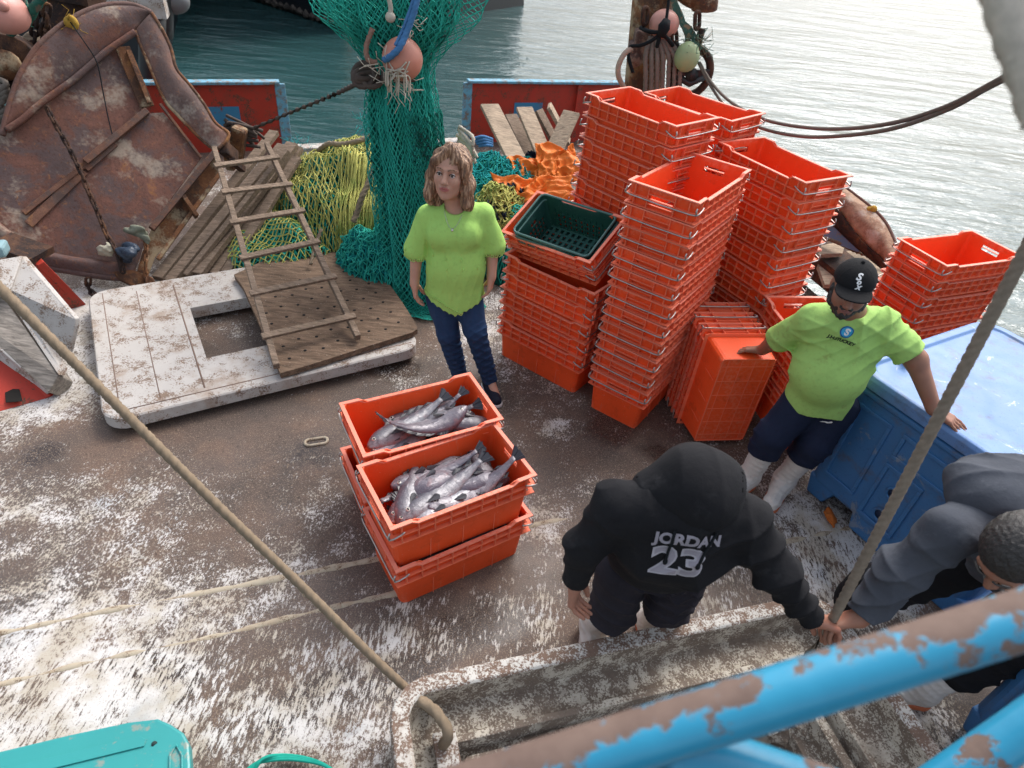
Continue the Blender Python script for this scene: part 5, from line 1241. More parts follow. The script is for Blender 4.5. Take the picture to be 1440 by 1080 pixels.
def fish_proto(L, bend, mat_, cut=False, hs=1.0):
    t = bpy.data.objects.new('fish', None); COL.objects.link(t); t.empty_display_size = .05
    def cen(s_): x = (.5 - s_) * L; return Vector((x, bend * (s_ - .35) ** 2 * 1.6 - .02 * bend, -.01 * math.sin(3 * s_)))
    b = MB(); n_ = 18; vs = []; sN = 40
    for i in range(sN + 1):
        s_ = .95 * (i / sN) ** 1.15; k = max(j for j in range(len(FT)) if FT[j] <= s_ + 1e-9); k = min(k, len(FT) - 2); g = (s_ - FT[k]) / (FT[k + 1] - FT[k])
        hh = (FHH[k] * (1 - g) + FHH[k + 1] * g) * L / .6 * hs; ww = (FWW[k] * (1 - g) + FWW[k + 1] * g) * L / .6 * hs
        gill = -.004 * math.exp(-((s_ - .225) / .008) ** 2) + .003 * math.exp(-((s_ - .205) / .012) ** 2)
        c = cen(s_)
        for q in range(n_):
            a = 2 * math.pi * q / n_; y = (ww + gill) * math.cos(a) * (1 if abs(math.cos(a)) < .9 else 1.02); z = hh * math.sin(a)
            if s_ < .17: z -= .12 * hh * (1 - s_ / .17)
            # mouth slit
            if s_ < .10 and abs(math.sin(a) + .25) < .2: y *= .72
            y += .004 * mnoise.noise(Vector((s_ * 14, a, bend * 9)))
            vs.append(c + Vector((0, y, z)))
    fs = [(i * n_ + q, i * n_ + (q + 1) % n_, (i + 1) * n_ + (q + 1) % n_, (i + 1) * n_ + q) for i in range(sN) for q in range(n_)] + [tuple(range(n_)), tuple(reversed(range(sN * n_, sN * n_ + n_)))]
    b.add(vs, fs, 0, True); o = b.build('body', mat_); o.parent = t
    sc_ = L / .6
    b = MB(); e = cen(.93); e2 = cen(1.0) - cen(.93); e2.normalize(); N2 = 9; pts = []
    for i in range(N2):
        f_ = i / (N2 - 1) * 2 - 1; d = (e2 + Vector((0, 0, f_ * .85))).normalized(); ln = (.075 + .018 * abs(f_)) * sc_ * (1 if i % 2 == 0 else .94)
        pts.append((e + Vector((0, 0, f_ * .014 * sc_)), e + d * ln + Vector((0, .006 * math.sin(i * 2.1), 0))))
    for i in range(N2 - 1): 
        a0, a1 = pts[i]; c0, c1 = pts[i + 1]; b.add([a0, a1, c1, c0], [(0, 1, 2, 3)])
    o = b.build('tail_fin', fin_mat, solid=.0025); o.parent = t
    for (s0, s1, hgt, sg) in ((.30, .42, .045, 1), (.46, .84, .024, 1), (.48, .84, .022, -1)):
        pv = None; b = MB()
        for i in range(9):
            s_ = s0 + (s1 - s0) * i / 8; k = max(j for j in range(len(FT)) if FT[j] <= s_); hh = FHH[k] * sc_ * hs * .93; c = cen(s_)
            a_ = c + Vector((0, 0, sg * hh)); t_ = c + Vector((-.02 * sc_, .004 * math.sin(i * 3), sg * (hh + hgt * sc_ * math.sin(math.pi * (.15 + .8 * i / 8)) * (1 if i % 2 else .86))))
            if pv: b.add([pv[0], pv[1], t_, a_], [(0, 1, 2, 3)])
            pv = (a_, t_)
        o = b.build('back_fin' if sg > 0 else 'belly_fin', fin_mat, solid=.002); o.parent = t
    for sd_ in (-1, 1):
        b = MB(); c = cen(.25); w0 = .047 * sc_ * hs; root = c + Vector((0, sd_ * w0 * .93, -.012)); pts = []
        for i in range(6):
            f_ = i / 5 * 2 - 1; pts.append(root + Vector((-.085 * sc_ * (1 - .2 * f_ * f_), sd_ * .012, f_ * .022 * sc_ - .01)))
        for i in range(5): b.add([root, pts[i], pts[i + 1]], [(0, 1, 2)])
        o = b.build('side_fin', fin_mat, solid=.002); o.parent = t
        c = cen(.085); k = Vector((0, sd_ * .032 * sc_ * hs, .014 * sc_)); b = MB(); b.ball(c + k, .0135 * sc_, 0, 14, 8, (1, .45, 1)); b.ball(c + k + Vector((0, sd_ * .0035, 0)), .0075 * sc_, 1, 12, 8, (1, .55, 1))
        o = b.build('eye', [eye_w, eye_k]); o.parent = t
    return t
protos = [fish_proto(.56, .10, fmats[0], hs=1.15), fish_proto(.52, -.16, fmats[1], hs=1.2), fish_proto(.50, .02, fmats[2], hs=1.1), fish_proto(.54, .30, fmats[1], hs=1.25), fish_proto(.46, -.05, fmats[0], hs=1.35)]
pused = [False] * len(protos)
def put_fish(F, k, x, y, z, head, roll, pitch, label, group, sc_=.86):
    if pused[k]: o = copy_tree(protos[k])
    else: o = protos[k]; pused[k] = True
    o.matrix_world = F @ Matrix.Translation((x, y, z)) @ rotz(R(head)) @ Matrix.Rotation(R(pitch), 4, 'Y') @ Matrix.Rotation(R(roll), 4, 'X') @ Matrix.Scale(sc_, 4); tag(o, label, 'fish', group)
gX = 1.0
def low(F, where, group, n_, z0, seed):
    rg = random.Random(seed)
    for i in range(n_):
        put_fish(F, rg.choice((0, 2, 4)), rg.uniform(-.04, .04), -.085 + .17 * (i + .5) / n_ + rg.uniform(-.01, .01), z0 + rg.uniform(-.008, .008), rg.choice((0, 180)) + rg.uniform(-10, 10), rg.choice((80, 95, 85)), rg.uniform(-4, 4), f'silvery fish buried in the lower layer of {where}', group, .84)
low(FB, 'the rear fish crate', 'buried fish in the rear crate', 5, .085, 1); low(FF, 'the front fish crate', 'buried fish in the front crate', 5, .075, 2)
low(FFl, 'the bottom crate under the front pair', 'fish in the bottom crate', 5, .12, 3); low(FFl, 'the bottom crate under the front pair', 'fish in the bottom crate', 4, .185, 8)
gB = 'fish heaped in the rear crate'
for a in [(0, -.06, .045, .205, 200, 75, 3, 'large grey fish lying on top at the left, head at the rear crate\'s left corner'),
          (2, -.07, -.035, .165, 208, 85, 2, 'silvery fish with head in the near left corner of the rear crate'),
          (1, .05, .06, .19, 190, -85, -2, 'grey fish lying across the middle of the rear crate behind the others'),
          (4, .10, .03, .20, 352, 80, 2, 'short fish with its head at the right end of the rear crate'),
          (3, .02, -.03, .205, 8, 80, 0, 'curved violet grey fish arching along the near side of the rear crate'),
          (2, .02, -.088, .15, 184, 90, 0, 'silvery fish pressed against the near wall of the rear crate'),
          (0, .09, .09, .165, 165, 80, 6, 'dark backed fish with its tail up at the far right corner of the rear crate'),
          (1, -.08, .08, .16, 20, 85, -5, 'fish showing its black fan tail at the left back of the rear crate'),
          (4, .17, -.03, .19, 340, 85, 3, 'stout fish wedged at the right end wall of the rear crate'),
          (2, -.10, .02, .175, 208, 80, 0, 'silver bellied fish squeezed along the left end of the rear crate'),
          (0, .06, .11, .155, 184, -80, 0, 'dark fish against the far wall of the rear crate')]: put_fish(FB, *a, gB)
gF = 'fish heaped in the front crate'
for a in [(3, .03, .05, .20, 188, -80, -2, 'big arched fish lying on top at the back of the front crate'),
          (4, -.12, .02, .185, 200, 75, 2, 'broad headed fish with open mouth at the left of the front crate', ),
          (0, -.02, -.01, .20, 195, 80, 4, 'grey fish in the centre of the front crate, head towards the lower left'),
          (1, .08, -.03, .19, 355, 80, 0, 'violet grey fish with its head toward the right of the front crate'),
          (2, -.02, -.07, .185, 192, 85, 3, 'silvery smooth fish along the near wall of the front crate'),
          (2, .04, -.088, .16, 4, 90, 0, 'pale bellied fish lowest against the near wall of the front crate'),
          (4, .20, .03, .18, 262, 75, 8, 'short fish laid crosswise at the right end of the front crate'),
          (1, -.07, -.03, .17, 208, 85, 0, 'fish with jagged head in the near left corner of the front crate'),
          (0, -.08, .09, .165, 12, 80, -3, 'dark fish along the back wall of the front crate'),
          (4, -.16, .06, .20, 236, 80, 6, 'blunt headed fish resting on the left end of the front crate'),
          (3, .10, -.06, .17, 184, 85, 0, 'bent fish under the others at the right of the front crate'),
          (1, .0, .10, .18, 176, -85, 2, 'mottled fish along the far side of the front crate')]: put_fish(FF, *a, gF)

# ------------------------------------------------------------------ blue insulated containers
def blue_mat(name, c, c2):
    n = N(name, .38, spec=.45)
    x = n.mix(sc3(c, .85), sc3(c, 1.15), n.noise(3, 4)); x = n.mix(x, (.10, .085, .075), n.math('MULTIPLY', n.step(n.noise(7, 6, .7), .50, .68), .55))
    x = n.mix(x, c2, n.math('MULTIPLY', n.step(n.noise(5, 7, .7, None, .8), .60, .67), .8))
    x = n.mix(x, sc3(c, .5), n.math('MULTIPLY', n.step(n.noise(90, 3), .62, .68), .5))
    n.color(x).rough(n.mix((.3,) * 3, (.7,) * 3, n.noise(9, 4))).bump(n.noise(25, 4), .15, .004); MAT[name] = n.m; return n.m
blue_side = blue_mat('blue_side', (.045, .16, .36), (.20, .24, .29)); blue_lid = blue_mat('blue_lid', (.11, .225, .46), (.52, .56, .60))
def container(base, yaw, Lx, Wx, H, label):
    """near-left foot corner at base; x runs along yaw (front face), y to its left"""
    F = Matrix.Translation(base) @ rotz(yaw)
    t = thing('insulated_container', label, 'container', (0, 0, 0)); t.matrix_world = F; ORG[t.name] = Vector()
    def sect(z, i, n_=5, r=.10):
        pts = []
        for cx_, cy_, a0 in ((Lx - r, Wx - r, 0), (r, Wx - r, 90), (r, r, 180), (Lx - r, r, 270)):
            for k in range(n_ + 1): a = R(a0 + 90 * k / n_); pts.append(Vector((cx_ + (r - i) * math.cos(a), cy_ + (r - i) * math.sin(a), z)))
        return pts
    b = MB(); loops = [sect(.10, .035), sect(.12, .03), sect(.30, .026), sect(H * .86, .006), sect(H * .87, -.012), sect(H * .90, -.014), sect(H * .905, -.0)]; n_ = len(loops[0])
    b.add([p for l in loops for p in l], [(i * n_ + k, i * n_ + (k + 1) % n_, (i + 1) * n_ + (k + 1) % n_, (i + 1) * n_ + k) for i in range(len(loops) - 1) for k in range(n_)] + [tuple(reversed(range(n_))), tuple((len(loops) - 1) * n_ + k for k in range(n_))])
    o = b.build('body', blue_side, bevel=.006); o.parent = t
    # feet (skids) with forklift notches between
    fx = [(.03, .20), (.33, .60), (Lx - .24, Lx - .03)]
    for x0, x1 in fx:
        b = MB(); y1 = Wx - .03
        b.add([(x0 - .0, .034, .13), (x1 + .02, .034, .13), (x1 - .03, .03, 0), (x0 + .03, .03, 0), (x0, y1, .13), (x1 + .02, y1, .13), (x1 - .03, y1, 0), (x0 + .03, y1, 0)], [(0, 1, 2, 3), (7, 6, 5, 4), (0, 4, 5, 1), (1, 5, 6, 2), (2, 6, 7, 3), (3, 7, 4, 0)])
        o = b.build('foot', blue_side, bevel=.012); o.parent = t
    b = MB()      # raised panel frames on the front face
    def slope(z): return .026 - .020 * max(0, (z - .3)) / (H * .86 - .3)
    def fr(x0, x1, z0, z1, w_=.022, pr=.010):
        for (a_, c_, e_, g_) in ((x0, x1, z0, z0 + w_), (x0, x1, z1 - w_, z1), (x0, x0 + w_, z0 + w_, z1 - w_), (x1 - w_, x1, z0 + w_, z1 - w_)):
            b.add([(a_, slope(e_) - pr, e_), (c_, slope(e_) - pr, e_), (c_, slope(g_) - pr, g_), (a_, slope(g_) - pr, g_), (a_, slope(e_) + .02, e_), (c_, slope(e_) + .02, e_), (c_, slope(g_) + .02, g_), (a_, slope(g_) + .02, g_)], [(0, 1, 2, 3), (0, 4, 5, 1), (1, 5, 6, 2), (2, 6, 7, 3), (3, 7, 4, 0)])
    fr(.10, .30, .20, H * .80); fr(.36, .57, .14, .52); fr(Lx - .32, Lx - .08, .20, H * .80); fr(.36, Lx - .36, .56, H * .80)
    o = b.build('panel_frame', blue_side, bevel=.004); o.parent = t
    for z in (.22, .38):
        b = MB(); pts = [Vector((.465 + .035 * math.cos(a), slope(z) - .004, z + .035 * math.sin(a))) for a in [2 * math.pi * k / 20 for k in range(20)]]; b.tube(pts, .008, 6, closed=True); o = b.build('drain_ring', blue_side); o.parent = t
        b = MB(); b.tube([(.465, slope(z) - .003, z), (.465, slope(z) + .01, z)], .033, 20); o = b.build('drain_hole', plain('drain_dark', (.008, .018, .05), .6)); o.parent = t
    b = MB(); loops = [sect(H * .91, .0, r=.12), sect(H * .92, -.022, r=.12), sect(H * .975, -.026, r=.12), sect(H - .004, -.016, r=.12), sect(H, -.004, r=.12), sect(H, .03, r=.12), sect(H - .012, .045, r=.12), sect(H - .012, .09, r=.12)]; n_ = len(loops[0])
    b.add([p for l in loops for p in l], [(i * n_ + k, i * n_ + (k + 1) % n_, (i + 1) * n_ + (k + 1) % n_, (i + 1) * n_ + k) for i in range(len(loops) - 1) for k in range(n_)] + [tuple(reversed(range(n_))), tuple((len(loops) - 1) * n_ + k for k in range(n_))], smooth=False)
    o = b.build('lid', blue_lid, bevel=.004); o.parent = t
    return t
container((1.735, 2.735, 0), R(-58), 1.02, 1.15, .90, 'big blue insulated fish container with pale scuffed lid beside the capped man')
container((2.02, 1.42, 0), R(-66), 1.0, .9, .72, 'darker blue insulated container at the bottom right behind the railing')
rag('glove', at(1166, 728, .02), (.035, .075, .016), fabric('orange_glove', (.45, .13, .03), .3), 'dirty orange glove on the deck at the blue container\'s foot', 4, 'glove')
rag('cup', at(1281, 500, .93), (.03, .03, .05), plain('cup_dark', (.03, .03, .035), .4), 'small dark cup on the container lid behind the man\'s arm', 6, 'cup', .05)

# ------------------------------------------------------------------ blue railing close to the camera
rail_mat = N('rail_paint', .3, spec=.5)
n = rail_mat; p_ = n.mix((.018, .21, .36), (.028, .29, .45), n.noise(6, 4))
up_ = n.sep(n.tc.outputs['Object'], 2)
wearf = n.step(n.math('ADD', n.math('ADD', n.noise(9, 8, .72), n.math('MULTIPLY', n.noise(90, 4), .08)), n.math('MULTIPLY', n.attr('rub'), .142)), .60, .63)
n.color(n.mix(p_, n.mix((.085, .052, .042), (.21, .145, .115), n.noise(26, 6, .7)), wearf)).rough(n.mix((.28,) * 3, (.85,) * 3, wearf)).bump(n.math('MULTIPLY', wearf, -1), .4, .002).bump(n.noise(12, 4), .2, .004)
def rpt(px, py, d): return Vector((0, 0, CAMH)) + _ray(px, py) * d
def pipe(a_, c_, r, name, par, rubv):
    b = MB(); pts = [a_.lerp(c_, k / 60) + Vector((0, 0, .0012 * mnoise.noise(Vector((k * .9, r, 0))))) for k in range(61)]; n_ = 28; b.tube(pts, r, n_, up=(0, 0, 1)); o = b.build(name, rail_mat.m, par)
    at__ = o.data.attributes.new('rub', 'FLOAT', 'POINT'); vals = []
    off = ORG[o.name]; ax_ = (c_ - a_).normalized(); sid = Vector((0, -.5, .85)); sid = (sid - ax_ * sid.dot(ax_)).normalized()
    for v_ in o.data.vertices:
        q = Vector(v_.co) + off; rel = q - a_; rel -= ax_ * rel.dot(ax_); s_ = rel.normalized().dot(Vector((0, .55, .84)).normalized()); vals.append(max(0, min(1, (s_ - .45) / .5)) * rubv)
    at__.data.foreach_set('value', vals); return o
t = thing('pipe_railing', 'bright blue chipped pipe railing crossing close in front of the camera', 'railing', rpt(1000, 985, .66) - Vector((0, 0, .5)))
pipe(rpt(420, 1190, .66), rpt(1600, 820, .66), .0290, 'top_pipe', t, 1.0)
pipe(rpt(930, 1050, .70), rpt(1420, 1215, .70), .036, 'brace_pipe', t, .3)
pipe(rpt(1100, 1262, .92), rpt(1560, 940, .92), .031, 'lower_pipe', t, .2)
pipe(rpt(1330, 1140, 1.25), rpt(1520, 1045, 1.25), .03, 'rear_pipe', t, .8)

# ------------------------------------------------------------------ teal crate and cord at the bottom left
t = thing('teal_bin', 'turquoise plastic fish bin, only its rounded rim corner showing at the bottom left', 'bin', at(100, 1100, 0))
tealp = N('teal_plastic', .4); n = tealp; c = n.mix((.018, .22, .22), (.03, .30, .29), n.noise(4, 4)); c = n.mix(c, (.22, .24, .20), n.math('MULTIPLY', n.step(n.noise(9, 6, .7), .57, .64), .8)); n.color(c).bump(n.noise(40, 4), .15, .003)
Z = .42
def tl_(x, y, z=Z): return at(x, y, z)
poly = [tl_(-80, 1078), tl_(0, 1056), tl_(100, 1032), tl_(180, 1015), tl_(222, 1010), tl_(240, 1018), tl_(258, 1030), tl_(266, 1045), tl_(268, 1075), tl_(266, 1200), tl_(-80, 1250)]
b = MB(); quadprism(b, poly, Z - .05, Z); b.build('rim', tealp.m, t, bevel=.008)
inn = [tl_(-90, 1110), tl_(0, 1084), tl_(196, 1036), tl_(206, 1040), tl_(203, 1050), tl_(0, 1100), tl_(-90, 1128)]
b = MB(); quadprism(b, [p + Vector((0, 0, 0)) for p in inn], Z + .0015, Z + .006); b.tube([tl_(x, y, Z + .004) for x, y in ((238, 1200), (239, 1062), (248, 1048), (256, 1062), (255, 1200))], .004, 5); b.build('rim_groove', tealp.m, t, bevel=.002)
b = MB(); b.tube([tl_(217, 1046, Z - .004), tl_(217, 1046, Z + .002)], .0085, 14, mi=0); b.build('rim_hole', plain('hole_dark', (.01, .03, .03), .8), t)
b = MB(); quadprism(b, [p.lerp(tl_(60, 1160), .06) for p in poly], .01, Z - .04); b.build('wall', tealp.m, t)
b = MB()
for k in range(3): b.tube(catmull([at(345 + 6 * k, 1085, .03), at(362 + 4 * k, 1073 - 3 * k, .03 + .01 * k), at(395, 1068 - 3 * k, .035), at(430, 1070 - 2 * k, .03), at(460, 1078, .03), at(480 - 4 * k, 1095, .03)], 8), .0065, 6)
tag(b.build('cord', rope_teal), 'bright teal cord loops on the deck at the bottom edge', 'cord')
t0 = at(1112, 1020, -.05); b = MB(); c = np.array(t0)
rag('rope_lump', at(1112, 1018, .0), (.09, .07, .07), grimy, 'grimy knotted rope lump hanging in the hold under the railing', 12, 'rope')

# ------------------------------------------------------------------ people
sk_w = skin('skin_woman', (.50, .27, .19)); sk_m = skin('skin_man', (.30, .145, .095)); sk_m2 = skin('skin_man2', (.36, .17, .115))
hair_br = N('hair_brown', .45); n = hair_br
hv = n.noise(16, 5, .7, n.co((5, 5, .5))); n.color(n.ramp(hv, [(.36, (.07, .035, .02)), (.5, (.23, .12, .065)), (.62, (.50, .32, .20))])).bump(n.noise(40, 4, .7, n.co((5, 5, .4))), .7, .006)
hair_bk = N('hair_black', .5); n = hair_bk; n.color(n.mix((.006, .005, .005), (.05, .045, .042), n.noise(160, 4))).bump(n.noise(260, 3), .8, .004)
lime = fabric('lime_blouse', (.36, .60, .145), .07, 1200, .85); lime2 = fabric('lime_tshirt', (.36, .58, .16), .10, 1200, .85, (.26, .30, .09), 5)
denim = fabric('denim', (.022, .050, .115), .3, 1400, .8); navy = fabric('navy_trousers', (.012, .018, .042), .25, 900, .8)
blackf = fabric('black_hoodie', (.012, .012, .014), .35, 900, .9, (.03, .03, .032)); greyf = fabric('grey_hoodie', (.065, .072, .088), .22, 900, .9, (.12, .13, .15)); charc = fabric('charcoal_trousers', (.020, .018, .024), .3, 900, .85)
boot_w = fabric('white_boot', (.62, .59, .55), .10, 90, .5, (.40, .34, .27), 7); sole_o = plain('orange_sole', (.50, .13, .05), .6)
eyewhite = plain('eye_white', (.65, .60, .56), .2); iris = plain('iris', (.02, .012, .008), .15); lipm = plain('lips', (.42, .13, .11), .45); lipm2 = plain('lips_brown', (.25, .10, .08), .5)

class HF:
    """head frame: c centre, F facing direction, U up"""
    def __init__(s, c, F, U=(0, 0, 1), sc=1.0):
        s.c = Vector(c); F = Vector(F).normalized(); U = Vector(U); U = (U - F * U.dot(F)).normalized(); s.Y = -F; s.Z = U; s.X = s.Y.cross(s.Z); s.s = sc
        s.R = np.array(Matrix((s.X, s.Y, s.Z)).transposed())
    def p(s, x, y, z): return s.c + (s.X * x + s.Y * y + s.Z * z) * s.s
    def e(s, x, y, z, r, k=.02, op='u', tilt=None):
        r = (r, r, r) if not isinstance(r, (tuple, list)) else r; Rm = s.R
        if tilt is not None: Rm = s.R @ np.array(Matrix.Rotation(tilt, 3, 'X'))
        return el(s.p(x, y, z), [q * s.s for q in r], Rm, k, op)
    def r(s, a, b, ra, rb=None, k=.015): return rc(s.p(*a), s.p(*b), ra * s.s, (ra if rb is None else rb) * s.s, k)
def head_prims(h, male=True):
    j = 1.06 if male else .96
    P = [h.e(0, .014, .035, (.075, .092, .085)), h.e(0, -.024, -.03, (.061 * j, .064, .082), .03), h.e(0, -.026, -.070, (.052 * j, .052, .042), .03), h.e(0, -.068, -.098, (.020 * j, .016, .016), .03)]
    for s_ in (-1, 1):
        P += [h.e(s_ * .036, -.060, -.022, .024, .03), h.e(s_ * .077, .012, -.002, (.010, .021, .033), .01)]
        P += [h.r((s_ * .012, -.086, .026), (s_ * .048, -.070, .024), .010, .008, .016)]
    P += [sub(h.e(s_ * .031, -.100, .004, (.017, .016, .012)), .014) for s_ in (-1, 1)]
    P += [h.r((0, -.082, .014), (0, -.109, -.026), .008, .0125, .014)] + [h.e(s_ * .0115, -.100, -.032, .0085, .008) for s_ in (-1, 1)]
    P += [h.r((-.018, -.084, -.054), (.018, -.084, -.054), .008, .008, .014), h.r((-.015, -.082, -.066), (.015, -.082, -.066), .009, .009, .012), sub(h.r((-.022, -.096, -.060), (.022, -.096, -.060), .003), .004)]
    return P
def face_parts(h, par, lm, brow=hair_bk.m, open_=1.0):
    for s_ in (-1, 1):
        b = MB(); c = h.p(s_ * .031, -.0782, .004); b.ball(c, .0118 * h.s, 0, 16, 10)
        g = -h.Y; b.ball(c + g * .0072 * h.s - h.Z * .0005, .0064 * h.s, 1, 12, 8); b.build('eye', [eyewhite, iris], par)
        b = MB(); b.tube(catmull([h.p(s_ * .017, -.0875, .004), h.p(s_ * .024, -.0935, .0105), h.p(s_ * .034, -.0925, .0115), h.p(s_ * .045, -.084, .005)], 4), .0024 * h.s, 5); b.build('eyelid', iris, par)
        b = MB(); b.tube(catmull([h.p(s_ * .012, -.0985, .026), h.p(s_ * .028, -.098, .034), h.p(s_ * .050, -.083, .027)], 5), .0030 * h.s, 5, flat=1.0); b.build('eyebrow', brow, par)
    b = MB(); b.tube(catmull([h.p(-.022, -.088, -.059), h.p(-.009, -.0955, -.0545), h.p(0, -.096, -.056), h.p(.009, -.0955, -.0545), h.p(.022, -.088, -.059)], 4), .0042 * h.s, 6)
    b.tube(catmull([h.p(-.020, -.088, -.061), h.p(0, -.095, -.0665), h.p(.020, -.088, -.061)], 5), .0048 * h.s, 6); b.build('lips', lm, par)
def hand_prims(w, d, nrm, side, curl=.4, sc=1.0, spread=.08, thumb=.5):
    """w wrist, d direction of the hand, nrm palm normal (fingers curl towards it), side +1/-1 puts the thumb on d x nrm"""
    w = Vector(w); d = Vector(d).normalized(); nrm = Vector(nrm); nrm = (nrm - d * nrm.dot(d)).normalized(); x = d.cross(nrm) * side
    P = [rc(w, w + d * .03 * sc, .024 * sc, .026 * sc, .02, nrm, .75)]
    for k in range(4):
        o = (k - 1.5) * .0195 * sc; P.append(rc(w + d * .02 * sc - x * o * .6, w + d * .082 * sc - x * o, .015 * sc, .0125 * sc, .012))
        L_ = (.078, .088, .082, .066)[k] * sc; p = w + d * .082 * sc - x * o; a = .15 + .1 * k * curl; dd = d; r0 = (.0098, .0098, .0094, .0084)[k] * sc
        sp_ = -x * (k - 1.5) * spread
        for sg, (f_, cu_) in enumerate(((.45, curl * .9 + .04 * k), (.31, curl * 1.15), (.24, curl * .8))):
            a_ = cu_ * 1.0; dd = (dd * math.cos(a_) + nrm * math.sin(a_)).normalized(); q = p + (dd + sp_ * (1 if sg == 0 else .3)).normalized() * L_ * f_
            P.append(rc(p, q, r0 * (1 - .08 * sg), r0 * (1 - .08 * (sg + 1)), .004)); p = q
    t0 = w + d * .022 * sc + x * .022 * sc + nrm * .004; t1 = t0 + (d * .62 + x * .62 + nrm * thumb).normalized() * .042 * sc; t2 = t1 + (d * .9 + x * .12 + nrm * thumb).normalized() * .033 * sc; t3 = t2 + (d * .9 - x * .1 + nrm * thumb * 1.2).normalized() * .024 * sc
    P += [rc(t0, t1, .0165 * sc, .012 * sc, .014), rc(t1, t2, .0115 * sc, .0105 * sc, .005), rc(t2, t3, .0105 * sc, .0085 * sc, .004)]
    return P
def decal(text, c, right, up, nrm, size, target, mat_, name, par, off=.003, font_scale_x=1.0, bold=0.0, extra=None, shear=0.0):
    cu_ = bpy.data.curves.new('t', 'FONT'); cu_.body = text; cu_.size = size; cu_.align_x = 'CENTER'; cu_.align_y = 'CENTER'; cu_.offset = bold; cu_.shear = shear; cu_.resolution_u = 3
    o = bpy.data.objects.new('t', cu_); COL.objects.link(o); dg = bpy.context.evaluated_depsgraph_get(); me = bpy.data.meshes.new_from_object(o.evaluated_get(dg)); bpy.data.objects.remove(o)
    return decal_mesh(me, c, right, up, nrm, target, mat_, name, par, off, font_scale_x)
def decal_mesh(me, c, right, up, nrm, target, mat_, name, par, off=.003, fx=1.0, maxe=.006):
    bm = bmesh.new(); bm.from_mesh(me); bmesh.ops.triangulate(bm, faces=bm.faces[:])
    for _ in range(6):
        es = [e for e in bm.edges if e.calc_length() > maxe]
        if not es: break
        bmesh.ops.subdivide_edges(bm, edges=es, cuts=1); bmesh.ops.triangulate(bm, faces=[f for f in bm.faces if len(f.verts) > 3])
    right = Vector(right).normalized(); up = Vector(up).normalized(); nrm = Vector(nrm).normalized(); c = Vector(c)
    tm = target.data; toff = ORG.get(target.name, Vector()); bvh = BVHTree.FromPolygons([tuple(v.co + toff) for v in tm.vertices], [tuple(p.vertices) for p in tm.polygons])
    po = ORG.get(par.name, Vector())
    for v in bm.verts:
        p = c + right * (v.co.x * fx) + up * v.co.y; hit = bvh.ray_cast(p + nrm * .25, -nrm)
        q = hit[0] if hit[0] is not None else p
        v.co = q + nrm * off - po
    m2 = bpy.data.meshes.new(name); bm.to_mesh(m2); bm.free(); m2.materials.clear(); m2.materials.append(mat_)
    o = bpy.data.objects.new(name, m2); COL.objects.link(o); o.parent = par; ORG[o.name] = Vector(po); return o
def shape_mesh(poly):
    bm = bmesh.new(); vs = [bm.verts.new((x, y, 0)) for x, y in poly]; bm.faces.new(vs); me = bpy.data.meshes.new('s'); bm.to_mesh(me); bm.free(); return me
def disc(r, n_=28): return shape_mesh([(r * math.cos(2 * math.pi * k / n_), r * math.sin(2 * math.pi * k / n_)) for k in range(n_)])
def limb(pts, rs, k=.03): return [rc(pts[i], pts[i + 1], rs[i], rs[i + 1], k) for i in range(len(pts) - 1)]
def plus(rs, d): return [r + d for r in rs]
def folds(a1, s1, a2=0.0, s2=0.0, seed=0.0):
    return lambda P: a1 * wob(P, s1, seed) + (a2 * wob(P * np.array([1.0, 1.0, .45]), s2, seed + 4) if a2 else 0)
def ridge(a, s, seed=0.0, base=None):
    return lambda P: -drape(P, a * 2.1, s * 2.3, seed) + .5 * (base(P) if base else 0)
def ridge_old(a, s, seed=0.0, base=None):
    """sharp cloth creases"""
    def f(P):
        v = wob(P, s, seed); w_ = wob(P, s * 2.3, seed + 2)
        return -a * (np.exp(-np.abs(v) * 3.0) - .4) - .45 * a * (np.exp(-np.abs(w_) * 3.0) - .4) + (base(P) if base else 0)
    return f
def make_body(par, P, skin_m, h=.0045): return sdf_obj('body', P, h, skin_m, par)

# ---- the woman
t = thing('person', 'woman in a lime green lace trimmed blouse and blue jeans standing by the nets', 'person', at(672, 545, 0))
yw_ = 3.22
hc_ = aty(634, 243, yw_ - .02); nb = aty(641, 289, yw_ + .02); H_ = HF(hc_, (-.14, -.95, .16), (0.03, .05, 1), 1.08)
shR, shL = aty(601, 303, yw_ + .02), aty(681, 300, yw_ + .05); elR, elL = aty(586, 352, yw_ - .0), aty(693, 346, yw_ + .05); wrR, wrL = aty(583, 398, yw_ - .05), aty(691, 389, yw_ + .0)
chest = aty(641, 320, yw_ + .02); belly = aty(641, 375, yw_ + .0); pel = aty(640, 412, yw_ + .02)
hpR, hpL = aty(622, 418, yw_ + .02), aty(656, 414, yw_ + .03); knR, knL = aty(630, 468, yw_ + .02), aty(668, 463, yw_ - .02); 
anR = at(647, 528, .09); anL = at(689, 534, .09)
lat = (shL - shR).normalized()
B = head_prims(H_, False) + [rc(H_.p(0, .015, -.06), nb, .048, .055, .03)]
B += [rc(nb - Vector((0, 0, .06)), belly, .062, .08, .05, lat, 1.3), rc(belly, pel, .10, .11, .05, lat, 1.35), rc(nb + Vector((0, 0, -.02)), shR, .036, .034, .03), rc(nb + Vector((0, 0, -.02)), shL, .036, .034, .03)]
B += limb([shR, elR, wrR], [.045, .036, .026]) + limb([shL, elL, wrL], [.045, .036, .026]) + limb([hpR, knR, anR], [.08, .05, .034]) + limb([hpL, knL, anL], [.08, .05, .034])
B += hand_prims(wrR, (.08, -.1, -1), (1, .2, .1), -1, .35, .92) + hand_prims(wrL, (-.03, -.1, -1), (-1, .2, .1), 1, .35, .92)
